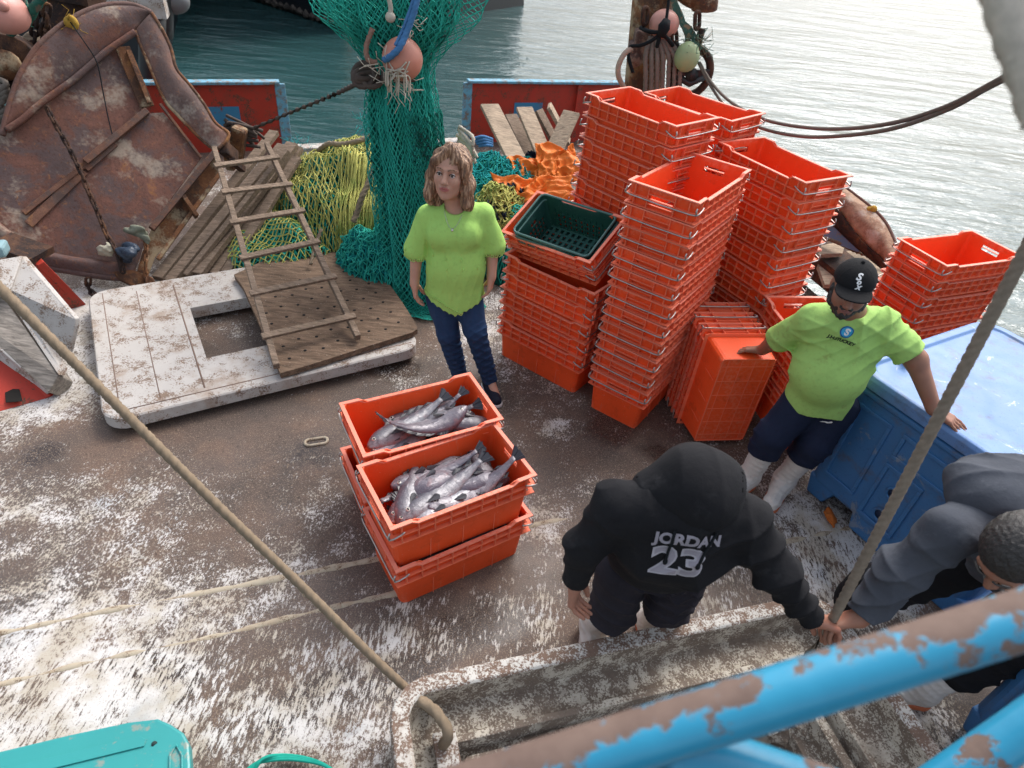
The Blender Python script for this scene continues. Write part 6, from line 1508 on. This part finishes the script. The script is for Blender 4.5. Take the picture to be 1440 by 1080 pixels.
B += [rc(anR, anR + Vector((-.02, -.10, -.05)), .03, .03), rc(anL, anL + Vector((.05, -.10, -.05)), .03, .03)]
bw = make_body(t, B, sk_w, .0048)
face_parts(H_, t, lipm, hair_br.m)
# hair
Hh = [H_.e(0, .024, .046, (.084, .098, .088), .02), H_.r((0, .07, .0), (.0, .075, -.10), .075, .06, .04)]
for s_ in (-1, 1):
    Hh += [H_.r((s_ * .060, .0, .055), (s_ * .086, .0, -.045), .032, .030, .03), H_.r((s_ * .086, .0, -.045), (s_ * .094, -.020, -.125), .033, .022, .03), H_.r((s_ * .070, .03, -.05), (s_ * .10, .03, -.155), .035, .020, .03), H_.r((s_ * .04, .06, -.08), (s_ * .06, .05, -.17), .04, .022, .03)]
Hh += [H_.r((.010, -.052, .112), (.066, -.052, .060), .024, .020, .02), H_.r((.010, -.052, .112), (-.062, -.050, .055), .024, .020, .02), H_.r((-.062, -.050, .055), (-.080, -.035, -.02), .020, .020, .02), H_.r((.066, -.052, .060), (.083, -.034, -.02), .019, .020, .02)]
Hh += [sub(H_.e(0, -.105, -.020, (.054, .060, .082)), .012)]
RT = H_.R
def strands(P):
    q = (P - np.array(H_.c)) @ RT; a = np.arctan2(q[:, 0], q[:, 1] + .02)
    return .0020 * np.sin(a * 26 + 3 * np.sin(q[:, 2] * 22)) + .0012 * np.sin(a * 57 + q[:, 2] * 60) + .004 * np.sin(q[:, 2] * 55 + a * 5) + np.where(q[:, 2] < -.10, .004 * np.sin(a * 40), 0)
sdf_obj('hair', Hh, .0035, hair_br.m, t, fold=strands)
b = MB(); c = H_.p(.082, -.012, -.062); b.ball(c, .006); b.ball(c - H_.Z * .014, .008, sc=(.8, .8, 1.3)); b.build('earring', plain('pearl', (.6, .58, .55), .15, .3), t)
# blouse
zc = pel.z
C_ = [rc(nb + Vector((0, .005, -.060)), chest, .084, .106, .05, lat, 1.40), rc(chest, belly, .104, .112, .06, lat, 1.36), rc(belly, pel + Vector((0, 0, -.14)), .116, .150, .06, lat, 1.28),
      el(chest + lat * .065 + Vector((0, -.075, -.01)), (.065, .055, .065), None, .05), el(chest - lat * .065 + Vector((0, -.075, -.01)), (.065, .055, .065), None, .05),
      rc(nb + Vector((0, 0, -.040)) - lat * .05, shR, .050, .050, .05), rc(nb + Vector((0, 0, -.040)) + lat * .05, shL, .050, .050, .05)]
slR, slL = shR.lerp(elR, .98), shL.lerp(elL, .98)
C_ += [rc(shR, slR - lat * .005, .050, .070, .03), rc(shL, slL + lat * .005, .050, .070, .03)]
ctr = np.array(pel); NR = float(nb.z)
def hem(P):
    u_ = (P - ctr) @ np.array(lat); side_ = np.abs(u_)
    zh = ctr[2] - .075 + .46 * np.clip(side_, 0, .2) + .010 * np.abs(np.sin(u_ * 95))
    d = (zh - P[:, 2]) * .8
    # arms end at their own hem
    arm = np.abs((P - ctr) @ np.array(lat)) > .19
    za = np.where(u_ < 0, slR.z - .035, slL.z - .035) + .008 * np.abs(np.sin((P[:, 0] + P[:, 1]) * 110))
    d = np.where(arm, (za - P[:, 2]) * .8, d)
    # round neckline
    nk = np.array(nb + Vector((0, -.050, .035))); dn = np.sqrt((((P - nk) / np.array([1.0, 1.0, .9])) ** 2).sum(1)); 
    return np.maximum(d, .066 - dn)
cl = sdf_obj('blouse', C_, .005, lime, t, cut=hem, fold=lambda P: -drape(P, .0036, 30, 2.0, ((1, .1, .04), (1, -.3, .18), (.8, .5, -.1))) + .0015 * wob(P, 14))
# lace: scallops along hem and cuffs
def ray_cloth(o, d, target):
    tm = target.data; off = ORG[target.name]
    if not hasattr(ray_cloth, 'c') or ray_cloth.c[0] != target.name: ray_cloth.c = (target.name, BVHTree.FromPolygons([tuple(v.co + off) for v in tm.vertices], [tuple(p.vertices) for p in tm.polygons]))
    return ray_cloth.c[1].ray_cast(o, d)[0]
lacem = fabric('lace', (.44, .66, .18), .1)
def lace(center, rad_fn, n_, z_fn):
    b = MB()
    for k in range(n_):
        a = 2 * math.pi * k / n_; d = Vector((math.cos(a), math.sin(a), 0)); o = Vector((center.x, center.y, 0)) + d * .5; z = z_fn((Vector((center.x, center.y, 0)) + d * rad_fn - Vector(ctr)).dot(lat)); o.z = z
        hit = ray_cloth(o, -d, cl)
        if hit is None: continue
        p = hit + d * .002; tg_ = d.cross(Vector((0, 0, 1)))
        b.tube([p + tg_ * (.0075 * math.cos(q)) + Vector((0, 0, -.004 + .0085 * math.sin(q))) for q in [2 * math.pi * m / 8 for m in range(8)]], .0026, 4, closed=True)
    b.build('lace_trim', lacem, t)
lace(pel, .17, 84, lambda u_: ctr[2] - .066 + .46 * min(abs(u_), .2))
for c_, zz in ((slR - lat * .012, slR.z - .030), (slL + lat * .012, slL.z - .030)): lace(c_, .08, 34, lambda u_: zz)
b = MB(); pts = []
for k in range(17):
    a = k / 16 * 2 - 1; q = nb + lat * (.052 * a) + Vector((0, -.3, .0 - .075 * (1 - a * a) + .012)); hit = bw; 
    tm = bw.data
if True:
    off = ORG[bw.name]; bv = BVHTree.FromPolygons([tuple(v.co + off) for v in bw.data.vertices], [tuple(p.vertices) for p in bw.data.polygons])
    off2 = ORG[cl.name]; bv2 = BVHTree.FromPolygons([tuple(v.co + off2) for v in cl.data.vertices], [tuple(p.vertices) for p in cl.data.polygons])
    for k in range(17):
        a = k / 16 * 2 - 1; o = nb + lat * (.055 * a) + Vector((0, -.5, .015 - .095 * (1 - a * a))); hs_ = [q[0] for q in (bv.ray_cast(o, Vector((0, 1, 0))), bv2.ray_cast(o, Vector((0, 1, 0)))) if q[0] is not None]
        if hs_: pts.append(min(hs_, key=lambda p: p.y) + Vector((0, -.003, 0)))
    b.tube(pts, .0012, 5); m_ = pts[len(pts) // 2]; b.ball(m_ + Vector((0, -.003, -.008)), .0075)
    b.build('necklace', plain('silver', (.6, .58, .55), .2, .8), t)
# jeans and shoes
J = [rc(belly + Vector((0, 0, -.03)), pel, .095, .108, .05, lat, 1.3), el(pel + Vector((0, .04, -.02)), (.12, .10, .10), None, .05)]
J += limb([hpR, knR, anR + Vector((0, 0, -.01))], [.100, .068, .048]) + limb([hpL, knL, anL + Vector((0, 0, -.01))], [.100, .068, .048])
sdf_obj('jeans', J, .0055, denim, t, fold=ridge(.0025, 22, 1.0, folds(.002, 14)), cut=lambda P: .075 - P[:, 2])
for an, dr, nm in ((anR, Vector((-.25, -1, 0)), 0), (anL, Vector((.42, -1, 0)), 1)):
    dr.normalize(); heel = an - dr * .035; heel.z = .045; toe = heel + dr * .185; toe.z = .035
    sdf_obj('shoe', [rc(heel, toe, .040, .036, .02), rc(an + Vector((0, 0, -.02)), heel + dr * .07, .038, .036, .03)], .0045, fabric('navy_shoe%d' % nm, (.012, .014, .028), .2, 600, .7), t, cut=lambda P: np.maximum(.022 - P[:, 2], P[:, 2] - .098))
    sdf_obj('sole', [rc(Vector((heel.x, heel.y, .012)), Vector((toe.x, toe.y, .012)), .046, .042, .02)], .004, plain('white_sole%d' % nm, (.62, .60, .58), .6), t, cut=lambda P: np.maximum(.001 - P[:, 2], P[:, 2] - .025))

# ---- the capped man
t = thing('person', 'bearded man in black cap and lime t-shirt leaning on a crate and the blue container', 'person', at(1070, 690, 0))
yc_ = 2.62
H_ = HF(aty(1197, 405, 2.50), (-.30, -.92, -.16), (-.05, -.1, 1), .98); nb = aty(1195, 437, 2.61)
shR, shL = aty(1141, 449, 2.66), aty(1240, 456, 2.60); elR, wrR = aty(1098, 478, 2.74), aty(1068, 499, 2.86); elL, wrL = aty(1283, 527, 2.46), aty(1311, 572, 2.36)
wrR = at(1072, 492, .715); elR = shR.lerp(wrR, .52) + Vector((-.04, -.02, -.02)); wrL = at(1313, 575, .93); elL = shL.lerp(wrL, .5) + Vector((.03, .02, .03))
chest = aty(1188, 478, 2.63); belly = aty(1166, 520, 2.60); pel = aty(1153, 556, 2.64); lat = (shL - shR).normalized()
hpR, hpL = aty(1128, 566, 2.64), aty(1176, 572, 2.62); knR, knL = aty(1096, 618, 2.58), aty(1150, 628, 2.56); anR, anL = at(1052, 672, .10), at(1098, 672, .10)
anR, anL = at(1054, 668, .10), at(1104, 672, .10); knR, knL = aty(1088, 610, 2.60), aty(1146, 622, 2.58)
B = head_prims(H_) + [rc(H_.p(0, .02, -.06), nb, .058, .066, .03)]
B += [rc(nb - Vector((0, 0, .07)), belly, .075, .10, .05, lat, 1.3), rc(belly, pel, .10, .11, .05, lat, 1.3), rc(nb + Vector((0, 0, -.03)), shR, .038, .04, .03), rc(nb + Vector((0, 0, -.03)), shL, .038, .04, .03)]
B += limb([shR, elR, wrR], [.055, .045, .031]) + limb([shL, elL, wrL], [.055, .047, .032]) + limb([hpR, knR, anR], [.09, .058, .04]) + limb([hpL, knL, anL], [.09, .058, .04])
B += hand_prims(wrR, (-.85, .30, -.28), (-.1, -.3, -1), -1, .22, 1.0, .10, .25) + hand_prims(wrL, (.75, -.62, -.16), (0, 0, -1), 1, .16, 1.0, .10, .15)
B += [rc(anR, anR + Vector((-.05, -.04, -.045)), .032, .026), rc(anL, anL + Vector((-.035, -.05, -.045)), .032, .026)]
bm_ = make_body(t, B, sk_m, .005)
face_parts(H_, t, lipm2)
bd = [H_.e(0, -.028, -.062, (.0655, .067, .060), .02), H_.e(0, -.066, -.098, (.030, .026, .024), .02), H_.r((-.024, -.090, -.046), (.024, -.090, -.046), .009, .009, .01), H_.r((-.068, -.008, .0), (-.060, -.035, -.06), .018, .022), H_.r((.068, -.008, .0), (.060, -.035, -.06), .018, .022),
      sub(H_.e(0, -.110, .020, (.056, .055, .055)), .01), sub(H_.r((-.014, -.104, -.060), (.014, -.104, -.060), .006), .005)]
sdf_obj('beard', bd, .0035, hair_bk.m, t, fold=lambda P: .0025 * wob(P, 180) + .002)
sdf_obj('hair', [H_.e(0, .024, .026, (.0785, .092, .080), .02), sub(H_.e(0, -.10, -.01, (.066, .075, .09)), .01), sub(H_.e(0, .01, -.10, (.1, .1, .07)), .01)], .004, hair_bk.m, t, fold=lambda P: .0015 * wob(P, 200))
capm = fabric('cap_black', (.012, .012, .013), .2, 1500, .9)
cp = np.array(H_.p(0, 0, .036)); Zc = np.array(H_.Z)
cap_ = sdf_obj('cap', [H_.e(0, .012, .040, (.087, .103, .086), .01)], .004, capm, t, cut=lambda P: np.maximum(-(P - cp) @ Zc, -(.0 + np.sqrt(((((P - np.array(H_.p(0, .012, .034))) @ H_.R) / np.array([.084, .100, .082])) ** 2).sum(1)) - 1) * .08 * -1 * 0 - 1), fold=lambda P: -.0012 * (np.abs(np.sin(3 * np.arctan2((P - cp) @ H_.R[:, 0], (P - cp) @ H_.R[:, 1]))) < .05))
def brimcut(P):
    q = (P - np.array(H_.p(0, -.085, .044))) @ H_.R; return np.maximum(np.abs(q[:, 2] + .35 * q[:, 1] * -1 * .25 + 2.6 * q[:, 0] ** 2 - .004) - .0035, q[:, 1] - .045)
sdf_obj('cap_brim', [H_.e(0, -.080, .038, (.076, .082, .06), .01)], .003, capm, cap_, cut=brimcut)
b = MB(); b.ball(H_.p(0, .012, .128), .008); b.build('cap_button', capm, cap_)
whitem = plain('white_print', (.75, .75, .74), .8)
cn = (-H_.Y * .80 + H_.Z * .6).normalized(); cupv = (H_.Z - cn * H_.Z.dot(cn)).normalized(); crv = cupv.cross(cn)
for ch, dx, dy, sz in (('S', -.004, .026, .042), ('o', .002, .006, .030), ('x', .006, -.013, .034)):
    decal(ch, H_.p(0, -.075, .078) + crv * dx + cupv * dy, crv, cupv, cn, sz, cap_, whitem, 'cap_letter', cap_, .0015, 1.0, .0016, shear=.2)
# shirt
C_ = [rc(nb + Vector((0, .01, -.075)), chest, .096, .114, .06, lat, 1.42), rc(chest, belly, .116, .130, .07, lat, 1.30), rc(belly, pel + Vector((0, 0, -.10)), .132, .142, .07, lat, 1.20), el(belly + Vector((-.02, -.06, -.01)), (.13, .11, .13), None, .06),
      rc(nb + Vector((0, 0, -.04)), shR, .062, .062, .06), rc(nb + Vector((0, 0, -.04)), shL, .062, .062, .06), rc(shR, shR.lerp(elR, 1.05), .064, .078, .04), rc(shL, shL.lerp(elL, .95), .064, .078, .04)]
sR1, sL1 = shR.lerp(elR, .92), shL.lerp(elL, .84); dR_, dL_ = (elR - shR).normalized(), (elL - shL).normalized()
def hem2(P):
    d = (pel.z - .045 + .010 * np.sin(P[:, 0] * 25) - P[:, 2]) * .8
    for s0, dd_, sg in ((sR1, dR_, -1), (sL1, dL_, 1)):
        u_ = (P - np.array(chest)) @ np.array(lat) * sg; e = (P - np.array(s0)) @ np.array(dd_); near = np.linalg.norm(P - np.array(s0), axis=1) < .20
        d = np.where((u_ > .18) & near, np.maximum(d, e), d)
    nk = np.array(nb + Vector((-.005, -.035, .060))); dn = np.sqrt((((P - nk) / np.array([1.05, 1.0, .9])) ** 2).sum(1)); return np.maximum(d, .073 - dn)
sh_ = sdf_obj('t_shirt', C_, .0052, lime2, t, cut=hem2, fold=ridge(.0048, 10, 6.0, folds(.005, 7, .004, 20, 3)))
nn = Vector((-.15, -.95, .25)).normalized(); upn = (Vector((.12, 0, 1)) - nn * Vector((.12, 0, 1)).dot(nn)).normalized(); rn = upn.cross(nn); lc_ = aty(1197, 474, 2.45)
decal_mesh(disc(.029), lc_, rn, upn, nn, sh_, plain('logo_blue', (.01, .09, .30), .7), 'logo_disc', sh_, .003)
decal_mesh(disc(.0235), lc_, rn, upn, nn, sh_, plain('logo_cyan', (.03, .35, .62), .7), 'logo_ring', sh_, .004)
decal('S', lc_, rn, upn, nn, .044, sh_, whitem, 'logo_letter', sh_, .005, 1, .002)
blk = plain('black_print', (.01, .015, .01), .8); decal('J.H.STUCKEY', lc_ - upn * .046, rn, upn, nn, .0215, sh_, blk, 'shirt_lettering', sh_, .003, .95, .0010)
T_ = [rc(belly + Vector((0, 0, -.04)), pel, .115, .125, .05, lat, 1.3)] + limb([hpR, knR, anR.lerp(knR, .42)], [.112, .090, .085]) + limb([hpL, knL, anL.lerp(knL, .42)], [.112, .090, .085])
kz = .33
tr = sdf_obj('trousers', T_, .0055, navy, t, fold=ridge(.005, 14, 9, folds(.006, 10)), cut=lambda P: (kz - P[:, 2]) * .8)
nn = Vector((-.1, -.9, .35)).normalized(); upn = (Vector((0, 0, 1)) - nn * nn.z).normalized(); rn = upn.cross(nn)
decal_mesh(shape_mesh([(-.028, -.006), (-.018, .001), (-.006, .004), (.008, .005), (.018, .012), (.026, .010), (.022, .003), (.012, -.001), (.004, -.004), (-.008, -.002), (-.018, -.005)]), aty(1170, 602, 2.45), rn, upn, nn, tr, whitem, 'small_emblem', tr, .003)
def boot(par, an, kn, dr, top=.38, mat_=boot_w):
    dr = Vector(dr); dr.z = 0; dr.normalize(); heel = Vector((an.x, an.y, .05)) - dr * .02; toe = heel + dr * .20 + Vector((0, 0, -.008)); ax_ = (kn - an).normalized(); tp = an + ax_ * ((top - an.z) / max(.2, ax_.z))
    o = sdf_obj('boot', [rc(heel, toe, .048, .045, .02), rc(heel + Vector((0, 0, .03)), an, .052, .052, .03), rc(heel + dr * .07 + Vector((0, 0, .02)), an, .045, .05, .05), rc(an, tp, .054, .072, .03)], .005, mat_, par, cut=lambda P: np.maximum(.018 - P[:, 2], (P - np.array(tp)) @ np.array(ax_)), fold=ridge(.0022, 30, 3, folds(.0025, 22)))
    sdf_obj('sole', [rc(Vector((heel.x, heel.y, .014)), Vector((toe.x, toe.y, .014)), .053, .050, .02)], .005, sole_o, o, cut=lambda P: np.maximum(.001 - P[:, 2], P[:, 2] - .030))
boot(t, anR, knR, (-.75, -.65, 0)); boot(t, anL, knL, (-.55, -.85, 0))

# ---- the man in the black hooded sweatshirt
t = thing('person', 'man in black hooded sweatshirt numbered 23 bending over the hatch, hood up', 'person', (.55, 1.62, 0))
hpR, hpL = aty(874, 800, 1.50), aty(958, 792, 1.52); pel = (hpR + hpL) / 2 + Vector((0, .02, .03)); knR, knL = aty(858, 868, 1.50), aty(936, 850, 1.55); anR, anL = Vector((knR.x - .02, 1.62, .10)), Vector((knL.x + .02, 1.66, .10))
knR.z = max(.40, knR.z); knL.z = max(.40, knL.z)
shR, shL = at(868, 712, 1.19), at(1046, 728, 1.19); nb = (shR + shL) / 2 + Vector((.02, -.02, .05)); nb = at(966, 716, 1.23)
hcen = at(986, 697, 1.28); H_ = HF(hcen, (-.08, -.62, -.85), (.05, -.75, .55), .90)
elR, wrR = at(822, 768, 1.00), at(810, 818, .80); elL = at(1092, 806, 1.03); wrL = HANDS + Vector((-.085, .0, .035)); lat = (shL - shR).normalized()
chest = nb.lerp(pel, .35) + Vector((0, -.03, 0)); belly = nb.lerp(pel, .72) + Vector((0, -.02, 0))
B = head_prims(H_) + [rc(H_.p(0, .02, -.05), nb, .058, .066, .03), rc(nb, belly, .07, .09, .05, lat, 1.3), rc(belly, pel, .09, .10, .05, lat, 1.3), rc(nb, shR, .038, .04, .03), rc(nb, shL, .038, .04, .03)]
B += limb([shR, elR, wrR], [.05, .042, .031]) + limb([shL, elL, wrL], [.05, .042, .032]) + limb([hpR, knR, anR], [.085, .055, .04]) + limb([hpL, knL, anL], [.085, .055, .04])
B += hand_prims(wrR, (.05, -.12, -1), (.9, -.3, 0), -1, .55, 1.05, .04, .3) + hand_prims(wrL, (.95, .02, -.30), (.1, -.35, -.9), 1, .75, 1.0, .03, .9)
make_body(t, B, sk_m2, .0045); face_parts(H_, t, lipm2)
C_ = [rc(nb + Vector((0, .02, -.06)), chest, .118, .142, .07, lat, 1.42), rc(chest, belly, .142, .142, .07, lat, 1.30), rc(belly, pel, .142, .125, .05, lat, 1.28), rc(nb, shR, .068, .070, .07), rc(nb, shL, .068, .070, .07)]
C_ += limb([shR, elR, wrR + (elR - wrR).normalized() * .01], [.070, .064, .048], .04) + limb([shL, elL, wrL - (wrL - elL).normalized() * .0], [.072, .062, .046], .04)
hood = [H_.e(0, .006, .024, (.104, .122, .112), .03), H_.r((0, .04, -.03), (0, .055, -.11), .096, .105, .06), H_.r((-.078, -.03, .0), (-.072, -.01, -.10), .032, .04, .04), H_.r((.078, -.03, .0), (.072, -.01, -.10), .032, .04, .04), rc(H_.p(-.05, .05, -.02), nb.lerp(shR, .45) + Vector((0, .04, .02)), .070, .078, .09), rc(H_.p(.05, .05, -.02), nb.lerp(shL, .40) + Vector((0, .04, .02)), .070, .078, .09), sub(H_.e(0, -.135, -.055, (.052, .070, .075)), .015)]
wE = [(wrR, (wrR - elR).normalized()), (wrL, (wrL - elL).normalized())]
def cuff(P):
    d = (pel.z - .035 - P[:, 2]) * .8
    for wp, dd_ in wE:
        near = np.linalg.norm(P - np.array(wp), axis=1) < .12; d = np.where(near & (P[:, 2] < wp.z + .10), (P - np.array(wp)) @ np.array(dd_) + .004, d)
    return d
hd = sdf_obj('hoodie', C_, .0052, blackf, t, cut=cuff, fold=ridge(.007, 9, 4, folds(.006, 8, .005, 22, 5)))
ho = sdf_obj('hood', hood, .0048, blackf, t, fold=lambda P: -drape(P, .004, 30, 8.0, ((1, .2, .1), (.3, 1, .3))) + .003 * wob(P, 13))
b = MB(); pts = []
for k in range(29):
    a = 2 * math.pi * k / 28; pts.append(H_.p(.058 * math.cos(a), -.088 + .012 * math.cos(2 * a), -.045 + .092 * math.sin(a)))
b.tube(pts[:-1], .010, 8, closed=True); b.build('hood_edge', blackf, ho)
nn = Vector((0, -.80, .60)).normalized(); upn = (Vector((-.05, 0, 1)) - nn * Vector((-.05, 0, 1)).dot(nn)).normalized(); rn = upn.cross(nn)
greyp = plain('grey_print', (.30, .28, .32), .8); greyd = plain('grey_print_dark', (.10, .09, .11), .8); tc = at(944, 781, 1.06)
tc1 = at(948, 740, 1.10)
decal('JORDAN', tc1, rn, upn, nn, .050, hd, greyp, 'chest_lettering', hd, .006, 1.0, .0022)
decal('23', tc, rn, upn, nn, .128, hd, plain('white_outline', (.42, .40, .44), .8), 'number_outline', hd, .003, 1.20, .007)
decal('23', tc, rn, upn, nn, .128, hd, greyp, 'chest_number', hd, .005, 1.20, .0015)
for dx in (-.045, .075):
    b = MB(); pts = []; bvh = BVHTree.FromPolygons([tuple(v.co + ORG[hd.name]) for v in hd.data.vertices], [tuple(p.vertices) for p in hd.data.polygons])
    for k in range(6):
        q = tc1 + rn * (dx - .008 * k * (1 if dx > 0 else .2)) + upn * (.03 - .022 * k); h_ = bvh.ray_cast(q + nn * .25, -nn)[0]
        if h_ is not None: pts.append(h_ + nn * .009)
    if len(pts) > 2: b.tube(pts, .0048, 6); b.ball(pts[-1], .009, sc=(.8, .8, 1.5)); b.build('drawstring', rope_black, hd)
T_ = [rc(belly, pel, .11, .13, .05, lat, 1.3)] + limb([hpR, knR, knR.lerp(anR, .25)], [.108, .092, .09]) + limb([hpL, knL, knL.lerp(anL, .25)], [.108, .092, .09])
sdf_obj('trousers', T_, .0055, charc, t, fold=ridge(.006, 12, 9, folds(.006, 9)), cut=lambda P: (.355 - P[:, 2]) * .8)
boot(t, anR, knR, (-.1, -1, 0), .38); boot(t, anL, knL, (.1, -1, 0), .38)

# ---- the man in the grey hooded sweatshirt
t = thing('person', 'grey haired man in slate grey hooded sweatshirt stooping at the right edge', 'person', (1.80, 1.50, 0))
H_ = HF(at(1430, 782, 1.30), (-.62, -.42, -.78), (-.65, -.30, .45), 1.02); nb = Vector((1.50, 1.33, 1.30)); nb = at(1418, 716, 1.26)
shA = at(1335, 748, 1.20); shB = at(1475, 810, 1.14); pel = Vector((1.98, 1.56, .86)); lat = (shB - shA).normalized()
elA = at(1262, 806, 1.0); wrA = HANDS + Vector((.075, .015, .04)); elB = at(1440, 880, .92); wrB = at(1330, 900, .78)
chest = nb.lerp(pel, .3); belly = nb.lerp(pel, .7)
hpA, hpB = Vector((1.80, 1.62, .82)), Vector((2.02, 1.45, .80)); knA = at(1262, 866, .50); knB = at(1400, 915, .42); anA = Vector((1.62, 1.78, .10)); anB = at(1300, 966, .11)
knA = Vector((1.60, 1.68, .48)); 
B = head_prims(H_) + [rc(H_.p(0, .02, -.05), nb, .058, .066, .03), rc(nb, belly, .07, .10, .05, lat, 1.2), rc(belly, pel, .10, .11, .05, lat, 1.2), rc(nb, shA, .04, .04, .03), rc(nb, shB, .04, .04, .03)]
B += limb([shA, elA, wrA], [.05, .042, .031]) + limb([shB, elB, wrB], [.05, .042, .031]) + limb([hpA, knA, anA], [.09, .058, .04]) + limb([hpB, knB, anB], [.09, .058, .04])
B += hand_prims(wrA, (-.95, -.05, -.38), (-.1, -.4, -.85), -1, .75, 1.0, .03, .8) + hand_prims(wrB, (-.8, -.2, -.6), (0, -.5, -.8), -1, .6, 1.0)
make_body(t, B, sk_m, .0045); face_parts(H_, t, lipm2, plain('brow_grey', (.06, .055, .05), .8))
sdf_obj('hair', [H_.e(0, .022, .042, (.089, .106, .092), .02), sub(H_.e(0, -.108, -.03, (.066, .075, .085)), .01), sub(H_.e(0, .02, -.105, (.1, .1, .07)), .01)], .0035, hair_bk.m, t, fold=lambda P: .0010 * wob(P, 180) + .0008 * wob(P, 330))
gb = N('beard_grey', .8); gb.color(gb.mix((.03, .028, .026), (.30, .28, .26), gb.noise(120, 4))).bump(gb.noise(200, 3), .6, .004)
sdf_obj('beard', [H_.e(0, -.026, -.070, (.059, .060, .050), .02), H_.e(0, -.068, -.098, (.026, .024, .022), .02), H_.r((-.022, -.090, -.046), (.022, -.090, -.046), .009, .009, .01), sub(H_.e(0, -.105, .004, (.060, .055, .055)), .01), sub(H_.r((-.016, -.100, -.060), (.016, -.100, -.060), .008), .005)], .0035, gb.m, t, fold=lambda P: .0025 * wob(P, 180))
C_ = [rc(nb + Vector((.02, .02, -.05)), chest, .120, .150, .07, lat, 1.30), rc(chest, belly, .150, .160, .07, lat, 1.2), rc(belly, pel, .160, .150, .05, lat, 1.15), rc(nb, shA, .076, .074, .07), rc(nb, shB, .076, .076, .07)]
C_ += limb([shA, elA, wrA - (wrA - elA).normalized() * .02], [.076, .066, .048], .05) + limb([shB, elB, wrB], [.078, .068, .050], .04)
wE2 = [(wrA - (wrA - elA).normalized() * .015, (wrA - elA).normalized()), (wrB, (wrB - elB).normalized())]
def cuff2(P):
    d = np.full(len(P), -1.0)
    for wp, dd_ in wE2:
        near = np.linalg.norm(P - np.array(wp), axis=1) < .12; d = np.where(near, (P - np.array(wp)) @ np.array(dd_), d)
    return d
gh = sdf_obj('hoodie', C_, .0052, greyf, t, cut=cuff2, fold=ridge(.007, 9, 7, folds(.006, 8, .005, 22, 9)))
hood = [el(nb + Vector((.0, .03, .02)), (.16, .125, .10), None, .05), el(nb + Vector((.06, .07, .03)), (.12, .10, .085), None, .04), rc(nb + Vector((-.09, .09, .02)), nb + Vector((.15, .02, .03)), .06, .07, .05), rc(nb + Vector((-.11, .03, -.01)), nb + Vector((-.12, -.03, -.05)), .045, .04, .04), rc(nb + Vector((-.09, .09, .02)), nb + Vector((-.11, .03, -.01)), .06, .045, .04)]
sdf_obj('hood', hood, .0052, greyf, t, fold=lambda P: -drape(P, .018, 22, 5.0, ((.3, 1, .2), (1, .5, .3))) + .004 * wob(P, 12))
T_ = [rc(belly.lerp(pel, .8), pel, .13, .14, .05)] + limb([hpA, knA, knA.lerp(anA, .4)], [.118, .098, .09]) + limb([hpB, knB, knB.lerp(anB, .5)], [.118, .095, .09])
sdf_obj('trousers', T_, .006, fabric('black_trousers', (.008, .008, .010), .3), t, fold=ridge(.006, 12, 9, folds(.006, 9)), cut=lambda P: (.24 - P[:, 2]) * .8)
boot(t, anA, knA, (-1, -.1, 0), .34); boot(t, anB, knB, (-.9, .1, 0), .30)
